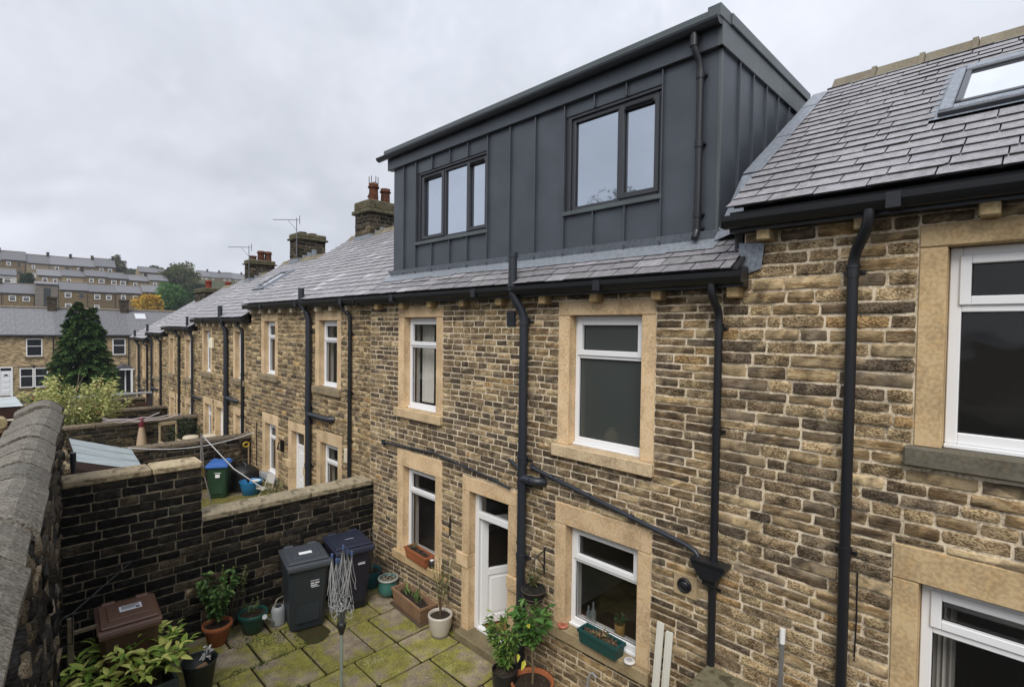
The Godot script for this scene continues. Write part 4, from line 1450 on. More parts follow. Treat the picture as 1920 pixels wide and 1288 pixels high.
	# the four lower ones
	var spec := [
		{"x": [-18.62, -13.68], "y": 4.62, "g": 0.25, "label": "sandstone terraced house with the cream alarm box on its wall, one step lower", "up": [[-15.12, -14.15], [-18.1, -17.05]], "low": [[-18.0, -17.0], [-15.1, -14.15]], "door": [-16.85, -15.85], "lt": 4.42, "lb": 2.2, "pipes": [-14.22, -15.5, 0.062], "chim": [-17.75, -17.1, -3.6, -2.6, 6.58, 7.38, 7.6], "pots": [[-17.4, -2.9, 0.1, [0.2, 0.16, 0.12]], [-17.4, -3.25, 0.09, [0.26, 0.18, 0.12]]], "aer": true},
		{"x": [-22.58, -18.62], "y": 4.34, "g": 0.0, "label": "sandstone terraced house two steps down, thin chimney with three red pots", "up": [[-20.2, -19.3], [-22.45, -21.6]], "low": [[-20.2, -19.3], [-22.4, -21.55]], "door": [-21.4, -20.6], "lt": 4.08, "lb": 1.95, "pipes": [-20.75, -18.95, 0.04], "chim": [-21.5, -20.9, -3.3, -2.35, 6.12, 6.82, 7.0], "pots": [[-21.15, -2.55, 0.18, [0.2, 0.13, 0.1]], [-21.15, -2.85, 0.4, brick_red], [-21.15, -3.12, 0.4, brick_red]], "aer": true},
		{"x": [-25.4, -22.58], "y": 4.08, "g": -0.2, "label": "narrow sandstone terraced house near the low end of the row", "up": [[-24.5, -23.75], [-25.35, -24.7]], "low": [[-24.5, -23.75], [-25.3, -24.7]], "door": [], "lt": 3.82, "lb": 1.7, "pipes": [-23.55, -25.0, 0.045], "chim": [], "pots": []},
		{"x": [-28.7, -25.4], "y": 3.82, "g": -0.5, "label": "lowest sandstone terraced house, at the far end of the row", "up": [[-27.2, -26.5], [-28.5, -27.8]], "low": [[-27.2, -26.5], [-28.5, -27.8]], "door": [], "lt": 3.56, "lb": 1.45, "pipes": [-26.0, -27.6, 0.045], "chim": [-27.9, -26.3, -3.9, -2.2, 4.9, 5.95, 6.15], "pots": [[-27.0, -2.55, 0.4, [0.26, 0.06, 0.05]], [-27.0, -3.4, 0.4, [0.26, 0.06, 0.05]]]},
	]
	for s in spec:
		t = thing("stone_house", s.label, "house", Vector3.ZERO, 0.0, "terrace stepping down the hill")
		var ws := []
		for u in s.up:
			ws.append({"x": u, "y": [s.lt - 1.6, s.lt], "sill_col": sc, "col": dress, "curtain": [[0.02, 0.98, 0.35]]})
		for u in s.low:
			ws.append({"x": u, "y": [s.lb - 1.55, s.lb], "lh": 0.22, "sill_col": sc, "col": dress})
		if s.door.size() > 0:
			ws.append({"x": s.door, "y": [s.lb - 2.0, s.lb], "lh": 0.2, "door": true, "col": dress})
		var x0: float = s.x[0]
		var x1: float = s.x[1]
		var ye: float = s.y
		house_shell(t, x0, x1, s.g, ye - 0.13, ws, {"h": [0.09, 0.13], "l": [0.22, 0.42], "bulge": 0.02, "most": 120, "mortar": Color(0.54, 0.45, 0.31), "color": mixc.call(W_PALE, W_MID, x0)})
		if s.door.size() > 0:
			b = Buf.new()
			b.cb(Vector3(s.door[0] + 0.17, s.lb - 1.95, -0.16), Vector3(s.door[1] - 0.17, s.lb - 0.21, -0.12), 0.01)
			put("door", b, M.white, t)
		roof = roof_body(t, x0 - 0.05, x1 - 0.05, ye + 0.05)
		slates(roof, x0 - 0.05, x1 - 0.05, -0.06, 3.5, ye + 0.05, {"w": [0.26, 0.36], "e": 0.2, "tone": 1.15, "most": 80})
		gutter(t, x0 + 0.12, x1 - 0.08, ye)
		brackets(t, x0 + 0.3, x1, ye - 0.11, 0.6, Color(0.5, 0.42, 0.3))
		var dx: float = s.pipes[0]
		downpipe(t, [Vector3(dx - 0.1, ye - 0.08, 0.18), Vector3(dx - 0.1, ye - 0.17, 0.18), Vector3(dx, ye - 0.3, 0.06), Vector3(dx, s.g, 0.06)], 0.04, [ye - 1.5, ye - 2.6])
		var px: float = s.pipes[1]
		var pr: float = s.pipes[2]
		sp = downpipe(t, [Vector3(px - 0.1, ye + 0.36, 0.2), Vector3(px - 0.1, ye - 0.1, 0.2), Vector3(px, ye - 0.3, 0.085), Vector3(px, s.g, 0.085)], pr, [ye - 2.1, ye - 2.4], "soil_pipe")
		b = Buf.new()
		b.tube([Vector3(px, ye - 2.22, 0.085), Vector3(px + 0.75, ye - 2.24, 0.09), Vector3(px + 0.8, ye - 2.24, 0.0)], pr * 0.85, 8)
		put("pipe_branch", b, M.pipe, sp)
		if s.chim.size() > 0:
			var c: Array = s.chim
			var ch := chimney(t, c[0], c[1], c[2], c[3], c[4], c[5], c[6], s.pots)
			if s.get("aer", false):
				aerial(ch, Vector3(c[1] + 0.06, c[5] - 0.6, c[3] + 0.05), 1.28, Vector3(-0.72, 0, 0.70))
	b = Buf.new()
	b.col = Color(0.78, 0.72, 0.55)
	b.cb(Vector3(-17.02, 3.72, 0.0), Vector3(-16.8, 4.05, 0.11), 0.03)
	put("alarm_box", b, M.satin, get_node("stone_house_002"))
	# roof window in the slates of the second house down
	roof_window(get_node("stone_house_002"), Transform3D(rb, roof_pt(-16.75, 1.55, 4.67)), 0.85, 1.15)

# ---------------------------------------------------------------- yards and walls
func coping(t: Node, a: Vector3, b: Vector3, half: float, thick: float, len: float, col: Color, called := "coping_stone") -> void:
	# flat coping slabs from a to b along the wall's centre line, a.y the underside
	var d := (b - a)
	var L := d.length()
	d = d.normalized()
	var f := Transform3D(Basis(d, Vector3.UP, d.cross(Vector3.UP)), a)
	var x := 0.0
	while x < L - 0.02:
		var w: float = minf(len * rf(0.8, 1.25), L - x)
		if L - x - w < 0.25: w = L - x
		var s := Buf.new()
		s.xf = f
		s.col = tint(col, rf(0.8, 1.2))
		s.cb(Vector3(x + 0.004, rf(-0.004, 0.004), -half + rf(-0.012, 0.012)), Vector3(x + w - 0.004, thick + rf(-0.006, 0.006), half + rf(-0.012, 0.012)), 0.018)
		put(called, s, M.slab, t)
		x += w

# wall across the yards at x (its face towards +x), from z0 to z1, y0 to top
func cross_wall(t: Node3D, x: float, z0: float, z1: float, y0: float, top: float, o: Dictionary) -> void:
	var th: float = o.get("th", 0.3)
	var ct: float = o.get("ct", 0.1)
	var b := Buf.new()
	b.col = o.get("mortar", Color(0.17, 0.15, 0.11))
	b.bx(Vector3(x - th + 0.01, y0 - 0.2, z0), Vector3(x, top - ct, z1))
	put("wall_core", b, M.mortar, t)
	var f := Transform3D(Basis(Vector3(0, 0, -1), Vector3.UP, Vector3(1, 0, 0)), Vector3(x + 0.001, 0, z1))
	lay(t, f, 0, z1 - z0, y0, top - ct, [], o)
	coping(t, Vector3(x - th * 0.5, top - ct, z1), Vector3(x - th * 0.5, top - ct, z0), th * 0.5 + 0.035, ct, o.get("cl", 0.95), o.get("cop", Color(0.20, 0.165, 0.115)))

func build_yard() -> void:
	# flags of the yard
	var base := Buf.new()
	base.col = Color(0.045, 0.04, 0.026)
	base.bx(Vector3(-7.7, -0.3, -0.02), Vector3(3.0, -0.03, 5.4))
	var paving := put("yard_paving", base, M.earth, self, "structure")
	var cols := [[-7.62, -7.05], [-7.05, -6.42], [-6.42, -5.62], [-5.62, -5.0], [-5.0, -4.12], [-4.12, -3.4], [-3.4, -2.6], [-2.6, -1.9], [-1.9, -1.45]]
	var rows := [[0, 0.42, 0.95, 1.35, 1.95, 2.5, 2.95, 3.5, 4.1, 4.7], [0, 0.14, 0.55, 1.2, 1.85, 2.3, 2.95, 3.6, 4.2, 4.8], [0, 0.14, 0.78, 1.1, 1.8, 2.45, 2.85, 3.5, 4.2, 4.8], [0, 0.12, 0.78, 1.43, 2.05, 2.75, 3.4, 4.0, 4.8], [0, 0.12, 0.66, 1.43, 2.2, 2.85, 3.6, 4.3, 4.8], [0, 0.5, 1.1, 1.75, 2.4, 3.2, 4.0, 4.8], [0, 0.7, 1.5, 2.2, 3.0, 3.8, 4.8], [0, 0.8, 1.6, 2.4, 3.2, 4.0, 4.8], [0, 1.0, 2.0, 3.0, 4.0, 4.8]]
	for i in cols.size():
		for j in rows[i].size() - 1:
			var b := Buf.new()
			var x0: float = cols[i][0] + rf(0.008, 0.022)
			var x1: float = cols[i][1] - rf(0.008, 0.022)
			var z0: float = rows[i][j] + rf(0.008, 0.02)
			var z1: float = rows[i][j + 1] - rf(0.008, 0.02)
			var g := rf(0.78, 1.0)
			b.col = Color(0.92 * g, 0.90 * g, 0.84 * g)
			var tilt := Basis(Vector3(rf(-1, 1), 0, rf(-1, 1)).normalized(), rf(0, 0.006)) * Basis(Vector3.UP, rf(-0.012, 0.012))
			var c := Vector3((x0 + x1) / 2, rf(-0.006, 0.004), (z0 + z1) / 2)
			b.xf = Transform3D(tilt, c)
			b.cb(Vector3(x0 - c.x, -0.06, z0 - c.z), Vector3(x1 - c.x, 0, z1 - c.z), 0.014)
			put("flagstone", b, M.flag, paving)
	# moss in the joints and a wet patch
	var m := Buf.new()
	var spots := [[-6.75, 1.85, 0.35], [-6.45, 1.75, 0.12], [-6.43, 2.05, 0.16], [-6.4, 2.35, 0.12], [-6.42, 2.6, 0.1], [-6.41, 1.55, 0.08], [-6.9, 2.0, 0.3], [-7.05, 2.3, 0.2], [-5.62, 2.2, 0.08], [-5.3, 2.05, 0.06], [-7.4, 0.9, 0.15]]
	for s in spots:
		for k in int(420 * s[2]):
			var a := rf(0, TAU)
			var r: float = s[2] * sqrt(rng.randf())
			var p := Vector3(s[0] + cos(a) * r * 0.6, 0.0, s[1] + sin(a) * r)
			m.col = Color(0.05, 0.095, 0.018) * rf(0.6, 1.5)
			m.chip(p, Vector3(rf(-1, 1), rf(0.3, 1.0), rf(-1, 1)).normalized(), Vector3(rf(-1, 1), 0, rf(-1, 1)).normalized(), rf(0.012, 0.03), rf(0.012, 0.025))
	put("moss", m, M.leafy, self, "stuff")
	var w := Buf.new()
	var c := Vector3(-6.62, 0.006, 1.52)
	var ring := []
	for k in 22:
		var a := TAU * k / 22
		ring.append(c + Vector3(cos(a) * (0.28 + 0.05 * sin(a * 3.0) + rf(-0.02, 0.02)), 0, sin(a) * (0.24 + 0.04 * cos(a * 2.0) + rf(-0.02, 0.02))))
	for k in 22:
		w.tri(c, ring[(k + 1) % 22], ring[k])
	put("wet_patch", w, M.wet, paving)
	# soil along the foot of the walls
	w = Buf.new()
	for k in 260:
		w.col = Color(0.05, 0.038, 0.026) * rf(0.5, 1.8)
		var p := Vector3(rf(-7.55, -5.2), 0.004, rf(0.0, 0.1) + 0.05 * rng.randf())
		w.chip(p, Vector3(rf(-1, 1), rf(0, 0.6), rf(-1, 1)).normalized(), Vector3(rf(-1, 1), 0.2, rf(-1, 1)).normalized(), rf(0.01, 0.04), rf(0.01, 0.03))
	for k in 230:
		w.col = pick([Color(0.22, 0.15, 0.06), Color(0.12, 0.08, 0.04), Color(0.3, 0.24, 0.09), Color(0.42, 0.41, 0.38)]) * rf(0.6, 1.3)
		var e := 1.0 - sqrt(rng.randf())
		var p := Vector3(lerpf(-7.55, -3.2, e), 0.012, rf(0.05, 4.0)) if k % 2 == 0 else Vector3(rf(-7.5, -3.2), 0.012, 0.12 + 2.5 * rng.randf() * rng.randf())
		w.chip(p, Vector3(rf(-1, 1), rf(-0.1, 0.25), rf(-1, 1)).normalized(), Vector3(rf(-1, 1), rf(-0.2, 0.2), rf(-1, 1)).normalized(), rf(0.008, 0.04), rf(0.006, 0.022))
	put("leaf_litter", w, M.plain, self, "stuff")

	# the dark wall between the yards, in two heights
	var t := thing("yard_wall", "soot blackened stone wall in two heights behind the wheelie bins", "wall")
	var sootcol := func(u: float, v: float) -> Color:
		return weighted(PAL_SOOT, W_SOOT if v > 0.55 and u < 3.4 + rf(-0.5, 0.5) else W_SOOT_PALE)
	var so := {"h": [0.105, 0.15], "l": [0.24, 0.44], "joint": 0.009, "bulge": 0.018, "color": sootcol, "mat": M.rubble, "most": 300, "mortar": Color(0.20, 0.18, 0.135), "ct": 0.12}
	var b := Buf.new()
	b.col = Color(0.20, 0.18, 0.135)
	b.bx(Vector3(-7.89, -0.2, -0.02), Vector3(-7.6, 1.65, 2.72))
	b.bx(Vector3(-7.89, -0.2, 2.72), Vector3(-7.6, 2.42, 4.3))
	put("wall_core", b, M.mortar, t)
	var f := Transform3D(Basis(Vector3(0, 0, -1), Vector3.UP, Vector3(1, 0, 0)), Vector3(-7.599, 0, 4.25))
	lay(t, f, 0, 4.25, -0.02, 2.42, [[1.54, 4.3, 1.645, 3.0]], so)
	coping(t, Vector3(-7.75, 1.65, 2.715), Vector3(-7.75, 1.65, 0.03), 0.19, 0.10, 1.3, Color(0.34, 0.30, 0.22))
	coping(t, Vector3(-7.75, 2.42, 4.22), Vector3(-7.75, 2.42, 2.70), 0.19, 0.10, 0.9, Color(0.38, 0.32, 0.22))
	b = Buf.new()
	b.col = Color(0.27, 0.225, 0.1)
	b.cb(Vector3(-7.93, 2.26, 2.66), Vector3(-7.62, 2.415, 2.80), 0.02)
	put("kneeler", b, M.rubble, t)

	# the back wall with its saddle coping, slightly askew to the row
	t = thing("yard_wall", "high back wall of rough dark rubble with grey saddleback coping stones", "wall")
	var dir := Vector3(1, 0, 0.1).normalized()
	var org := Vector3(-8.9, 0, 4.14)
	var fr := Transform3D(Basis(-dir, Vector3.UP, -dir.cross(Vector3.UP)), org + dir * 10.4)
	b = Buf.new()
	b.xf = fr
	b.col = Color(0.12, 0.105, 0.08)
	b.bx(Vector3(0, -0.3, -0.36), Vector3(10.4, 3.205, 0))
	put("wall_core", b, M.mortar, t)
	var rub := func(_u: float, _v: float) -> Color:
		return weighted(PAL_SOOT, [14, 22, 26, 22, 18]) * (rf(2.2, 4.5) if rng.randf() < 0.36 else 1.3)
	lay(t, fr, 0.6, 10.4, 0.0, 3.205, [], {"h": [0.09, 0.17], "l": [0.16, 0.42], "joint": 0.012, "bulge": 0.05, "color": rub, "mat": M.rubble, "most": 300, "name": "rubble_stone"})
	var x := 0.0
	while x < 10.4:
		var w2 := minf(rf(0.55, 0.95), 10.4 - x)
		b = Buf.new()
		b.xf = fr * Transform3D(Basis(Vector3.FORWARD, rf(-0.03, 0.03)) * Basis(Vector3.UP, rf(-0.02, 0.02)), Vector3(x, 3.205 + rf(-0.018, 0.018), rf(-0.02, 0.02)))
		b.col = Color(0.215, 0.203, 0.175) * rf(0.7, 1.2)
		# saddle section: x across the wall, y up
		var prof := [Vector2(0.05, 0.0), Vector2(0.055, 0.045), Vector2(0.0, 0.10), Vector2(-0.06, 0.145), Vector2(-0.13, 0.165), Vector2(-0.2, 0.15), Vector2(-0.30, 0.10), Vector2(-0.40, 0.045), Vector2(-0.39, 0.0)]
		var n := 5
		for k in n:
			var xa := 0.005 + (w2 - 0.01) * k / n
			var xb := 0.005 + (w2 - 0.01) * (k + 1) / n
			var ya := 0.010 * sin((x + xa) * 9.0) + 0.012 * sin(xa / w2 * PI)
			var yb := 0.010 * sin((x + xb) * 9.0) + 0.012 * sin(xb / w2 * PI)
			for q in prof.size() - 1:
				var p0: Vector2 = prof[q]
				var p1: Vector2 = prof[q + 1]
				b.quad(Vector3(xb, p0.y + yb, p0.x), Vector3(xa, p0.y + ya, p0.x), Vector3(xa, p1.y + ya, p1.x), Vector3(xb, p1.y + yb, p1.x))
		for e in [0.005, w2 - 0.005]:
			for q in range(1, prof.size() - 1):
				b.tri(Vector3(e, prof[0].y, prof[0].x), Vector3(e, prof[q].y, prof[q].x), Vector3(e, prof[q + 1].y, prof[q + 1].x))
		b.quad(Vector3(0.005, 0, 0.05), Vector3(w2 - 0.005, 0, 0.05), Vector3(w2 - 0.005, 0, -0.4), Vector3(0.005, 0, -0.4))
		put("coping_stone", b, M.coping, t)
		x += w2

	# low wall towards the right-hand neighbour
	t = thing("yard_wall", "low yard wall with a mossy yellow lichened coping meeting the house front below the downpipe", "wall")
	b = Buf.new()
	b.col = Color(0.2, 0.17, 0.12)
	b.bx(Vector3(-1.40, -0.2, -0.02), Vector3(-1.06, 1.18, 4.9))
	put("wall_core", b, M.mortar, t)
	lay(t, Transform3D(Basis(Vector3(0, 0, 1), Vector3.UP, Vector3(-1, 0, 0)), Vector3(-1.40, 0, 0)), 0, 4.9, 0, 1.18, [], so.merged({"most": 40}, true))
	coping(t, Vector3(-1.23, 1.18, 0.04), Vector3(-1.23, 1.18, 4.9), 0.23, 0.13, 0.75, Color(0.19, 0.175, 0.115))

	# the next yards down
	b = Buf.new()
	b.col = Color(0.55, 0.52, 0.45)
	b.bx(Vector3(-13.7, -0.3, -0.02), Vector3(-7.89, 0.4, 4.1))
	put("yard_paving", b, M.flag, self, "structure")
	var ylevels := [[-18.62, -13.9, 0.25], [-22.6, -18.8, 0.0], [-25.5, -22.8, -0.2], [-28.7, -25.6, -0.5]]
	for y in ylevels:
		b = Buf.new()
		b.col = Color(0.6, 0.62, 0.45)
		b.bx(Vector3(y[0], -1.2, -0.02), Vector3(y[1], y[2], 4.3))
		put("yard_paving", b, M.flag, self, "structure")
	var pale := func(_u: float, _v: float) -> Color: return weighted(PAL_SOOT, [6, 14, 26, 32, 26]) * 1.15
	var wo := {"h": [0.085, 0.12], "l": [0.22, 0.4], "joint": 0.014, "bulge": 0.018, "color": pale, "mat": M.rubble, "most": 150, "cop": Color(0.18, 0.15, 0.115), "cl": 1.3}
	t = thing("yard_wall", "dark stone yard wall with flat brown coping behind the green and blue bin", "wall")
	cross_wall(t, -13.7, 0.0, 4.2, 0.4, 1.62, wo)
	t = thing("yard_wall", "dark stone yard wall with the folded parasol and wooden chair against it", "wall")
	cross_wall(t, -18.65, 0.0, 4.2, 0.2, 1.5, wo.merged({"most": 80}, true))
	t = thing("yard_wall", "dark stone yard wall with pale coping right of the yellow green shrub, next below the parasol's wall", "wall")
	cross_wall(t, -22.62, 0.0, 4.4, 0.0, 1.36, wo.merged({"most": 60}, true))
	t = thing("yard_wall", "farthest and lowest dark stone yard wall beyond the brown fence panel", "wall")
	cross_wall(t, -26.6, 0.0, 4.4, -0.5, 1.3, wo.merged({"most": 40}, true))
	# brown board fence in the low yards
	t = thing("board_fence", "low red brown board fence with a grey top rail between the far yards", "fence")
	for i in 5:
		b = Buf.new()
		b.col = Color(0.085, 0.05, 0.035) * rf(0.85, 1.15)
		b.cb(Vector3(-24.06, 0.75 + i * 0.13, 0.4), Vector3(-24.02, 0.87 + i * 0.13, 2.6), 0.006)
		put("board", b, M.wood, t)
	for z in [0.36, 1.5, 2.6]:
		b = Buf.new()
		b.col = Color(0.07, 0.05, 0.045)
		b.bx(Vector3(-24.1, -0.2, z - 0.05), Vector3(-24.0, 1.75 if z < 1 else 1.45, z + 0.05))
		put("post", b, M.wood, t)
	b = Buf.new()
	b.col = Color(0.3, 0.31, 0.32)
	b.cb(Vector3(-24.15, 1.72, 0.25), Vector3(-23.95, 1.79, 2.8), 0.01)
	put("rail", b, M.satin, t)
	# the far stretch of the back wall
	t = thing("yard_wall", "rough stone wall with loose pale slabs on top beside the grey shed roof", "wall")
	b = Buf.new()
	b.col = Color(0.13, 0.115, 0.085)
	b.bx(Vector3(-13.9, -0.3, 4.0), Vector3(-9.3, 2.15, 4.35))
	b.bx(Vector3(-28.7, -1.0, 4.2), Vector3(-13.9, 1.5, 4.5))
	put("wall_core", b, M.rubble, t)
	lay(t, Transform3D(Basis(Vector3.RIGHT, PI) * Basis(Vector3.FORWARD, PI), Vector3(-9.3, 0, 3.999)), 0, 4.6, 0.4, 2.15, [], {"h": [0.1, 0.17], "l": [0.2, 0.45], "bulge": 0.03, "color": rub, "mat": M.rubble, "most": 60, "name": "rubble_stone"})
	for q in [[-9.8, 2.15, 0.5], [-10.4, 2.17, 0.42], [-11.2, 2.2, 0.5], [-12.0, 2.16, 0.6], [-12.9, 2.15, 0.7], [-13.6, 2.2, 0.5]]:
		b = Buf.new()
		b.xf = Transform3D(Basis(Vector3.UP, rf(-0.15, 0.15)), Vector3(q[0], q[1], 4.12))
		b.col = Color(0.30, 0.25, 0.165) * rf(0.8, 1.15)
		b.cb(Vector3(-q[2] * 0.5, 0, -0.19), Vector3(q[2] * 0.5, rf(0.09, 0.2), 0.17), 0.025)
		put("loose_slab", b, M.rubble, t)

# ---------------------------------------------------------------- things in the yards
func bin(called: String, label: String, at: Vector3, turn: float, body: Color, lid: Color, lid_open := 0.0) -> Node3D:
	var t := thing(called, label, "bin", at, turn, "wheelie bins in the yards")
	var b := Buf.new()
	b.col = body
	var lo := [0.235, 0.25]
	var hi := [0.285, 0.345]
	var ring := func(k: float, y: float, inset := 0.0) -> Array:
		var w: float = lerpf(lo[0], hi[0], k) - inset
		var d: float = lerpf(lo[1], hi[1], k) - inset
		var r := 0.05
		return [Vector3(-w + r, y, d), Vector3(w - r, y, d), Vector3(w, y, d - r), Vector3(w, y, -d + r), Vector3(w - r, y, -d), Vector3(-w + r, y, -d), Vector3(-w, y, -d + r), Vector3(-w, y, d - r)]
	var levels := [[0.0, 0.03], [0.5, 0.5], [0.93, 0.9], [0.935, 0.9], [1.05, 0.905], [1.05, 0.98]]
	for i in levels.size() - 1:
		var r0: Array = ring.call(levels[i][0], levels[i][1])
		var r1: Array = ring.call(levels[i + 1][0], levels[i + 1][1])
		for k in 8:
			b.quad(r0[k], r0[(k + 1) % 8], r1[(k + 1) % 8], r1[k])
	var bot: Array = ring.call(0.0, 0.03)
	for k in range(1, 7):
		b.tri(bot[0], bot[k + 1], bot[k])
	# the panel pressed into the front
	b.cb(Vector3(-0.17, 0.12, 0.2), Vector3(0.17, 0.52, 0.288), 0.02)
	put("body", b, M.satin, t)
	b = Buf.new()
	b.col = lid
	b.xf = Transform3D(Basis(Vector3.RIGHT, -lid_open), Vector3(0, 0.985, -0.36))
	b.cb(Vector3(-0.31, 0.0, -0.02), Vector3(0.31, 0.035, 0.74), 0.014)
	b.cb(Vector3(-0.28, 0.034, 0.04), Vector3(0.28, 0.065, 0.68), 0.018)
	b.cb(Vector3(-0.2, 0.064, 0.14), Vector3(0.2, 0.08, 0.56), 0.012)
	b.cb(Vector3(-0.24, 0.05, 0.02), Vector3(-0.1, 0.085, 0.09), 0.012)
	b.cb(Vector3(0.1, 0.05, 0.02), Vector3(0.24, 0.085, 0.09), 0.012)
	b.cb(Vector3(-0.3, -0.05, 0.715), Vector3(0.3, 0.01, 0.745), 0.01)
	put("lid", b, M.satin, t)
	b = Buf.new()
	b.col = tint(body, 0.8)
	b.tube([Vector3(-0.28, 0.95, -0.42), Vector3(0.28, 0.95, -0.42)], 0.018, 8)
	for s in [-1.0, 1.0]:
		b.bx(Vector3(s * 0.24 - 0.015, 0.9, -0.43), Vector3(s * 0.24 + 0.015, 0.985, -0.3))
	put("handle", b, M.satin, t)
	for s in [-1.0, 1.0]:
		b = Buf.new()
		b.col = Color(0.012, 0.012, 0.012)
		b.tube([Vector3(s * 0.2, 0.1, -0.29), Vector3(s * 0.26, 0.1, -0.29)], 0.1, 16)
		put("wheel", b, M.plain, t)
	return t

func marks(parent: Node, f: Transform3D, rows: Array, col: Color) -> void:
	var b := Buf.new()
	b.xf = f
	b.col = col
	for r in rows:
		b.quad(Vector3(r[0], r[2], 0), Vector3(r[1], r[2], 0), Vector3(r[1], r[3], 0), Vector3(r[0], r[3], 0))
	put("printed_label", b, M.plain, parent)

func soil(parent: Node, at: Vector3, r: float, col := Color(0.035, 0.026, 0.018), bits := 60, zr := -1.0) -> void:
	var b := Buf.new()
	if zr < 0: zr = r
	for k in 16:
		b.col = col
		var a := TAU * k / 16
		var c := TAU * (k + 1) / 16
		b.tri(at + Vector3(0, 0.015, 0), at + Vector3(cos(c) * r, 0, sin(c) * zr), at + Vector3(cos(a) * r, 0, sin(a) * zr))
	for k in bits:
		var a := rf(0, TAU)
		var q := sqrt(rng.randf())
		b.col = col * rf(0.6, 3.0)
		b.chip(at + Vector3(cos(a) * r * q, 0.012, sin(a) * zr * q), Vector3(rf(-1, 1), rf(0, 0.9), rf(-1, 1)).normalized(), Vector3(rf(-1, 1), 0.1, rf(-1, 1)).normalized(), rf(0.01, 0.035), rf(0.01, 0.03))
	put("soil", b, M.plain, parent, "stuff")

func pot(t: Node3D, prof: Array, col: Color, m: Material, soil_y: float, soil_r: float) -> void:
	var b := Buf.new()
	b.col = col
	b.lathe(Vector3.ZERO, prof, 22)
	put("pot", b, m, t)
	soil(t, Vector3(0, soil_y, 0), soil_r)

# leaves one by one: cl leaves at pts, from a few shared meshes
func leaves(parent: Node, list: Array, cols: Array, l: float, w: float, m: Material = null) -> void:
	var shapes := []
	for i in cols.size():
		for j in 2:
			var b := Buf.new()
			b.col = cols[i]
			b.leaf(Vector3.ZERO, Vector3(0, 0, 1), Vector3.UP, l * [1.0, 0.8][j], w * [1.0, 0.85][j], [0.12, 0.25][j])
			shapes.append(b.mesh())
	for q in list:
		var o := put_mesh("leaf", pick(shapes), m if m else M.leafy, parent)
		var d: Vector3 = q[1].normalized()
		var s := d.cross(Vector3.UP if absf(d.y) < 0.95 else Vector3.RIGHT).normalized()
		var u := s.cross(d)
		o.transform = Transform3D(Basis(-s, u, d) * Basis(Vector3(0, 0, 1), rf(-0.5, 0.5)), q[0]).scaled_local(Vector3.ONE * rf(0.75, 1.2))

func stem(parent: Node, list: Array, col: Color, called := "stem") -> void:
	for q in list:
		var b := Buf.new()
		b.col = col
		b.tube(q[0], q[1], 5)
		put(called, b, M.plain, parent)

# bushy growth on thin stems: returns leaf places
func shrub(parent: Node, base: Vector3, h: float, spread: float, n: int, per: int, col: Color, r0 := 0.008, from := 0.15) -> Array:
	var out := []
	for i in n:
		var a := TAU * i / n + rf(-0.4, 0.4)
		var s := spread * rf(0.4, 1.0)
		var tip := base + Vector3(cos(a) * s, h * rf(0.7, 1.0), sin(a) * s)
		var mid := base.lerp(tip, 0.5) + Vector3(0, h * 0.1, 0)
		var pts := [base, base.lerp(mid, 0.5) + Vector3(0, h * 0.04, 0), mid, tip]
		var b := Buf.new()
		b.col = col
		b.tube(pts, [r0, r0 * 0.8, r0 * 0.6, r0 * 0.25], 5, false)
		put("stem", b, M.plain, parent)
		for k in per:
			var f := from + (1.0 - from) * (k + rng.randf()) / per
			var p: Vector3 = base.lerp(mid, f * 2.0) if f < 0.5 else mid.lerp(tip, f * 2.0 - 1.0)
			out.append([p, Vector3(cos(a) + rf(-1.2, 1.2), rf(-0.2, 0.9), sin(a) + rf(-1.2, 1.2))])
	return out

func joined_leaves(parent: Node, list: Array, cols: Array, l: float, w: float) -> void:
	var b := Buf.new()
	for q in list:
		b.col = pick(cols) * rf(0.75, 1.3)
		var k := rf(0.7, 1.25)
		b.leaf(q[0], q[1].normalized(), (Vector3.UP + rv() * 0.4).normalized(), l * k, w * k, 0.2)
	put("foliage", b, M.leafy, parent, "stuff")

const TERRA := Color(0.38, 0.135, 0.06)

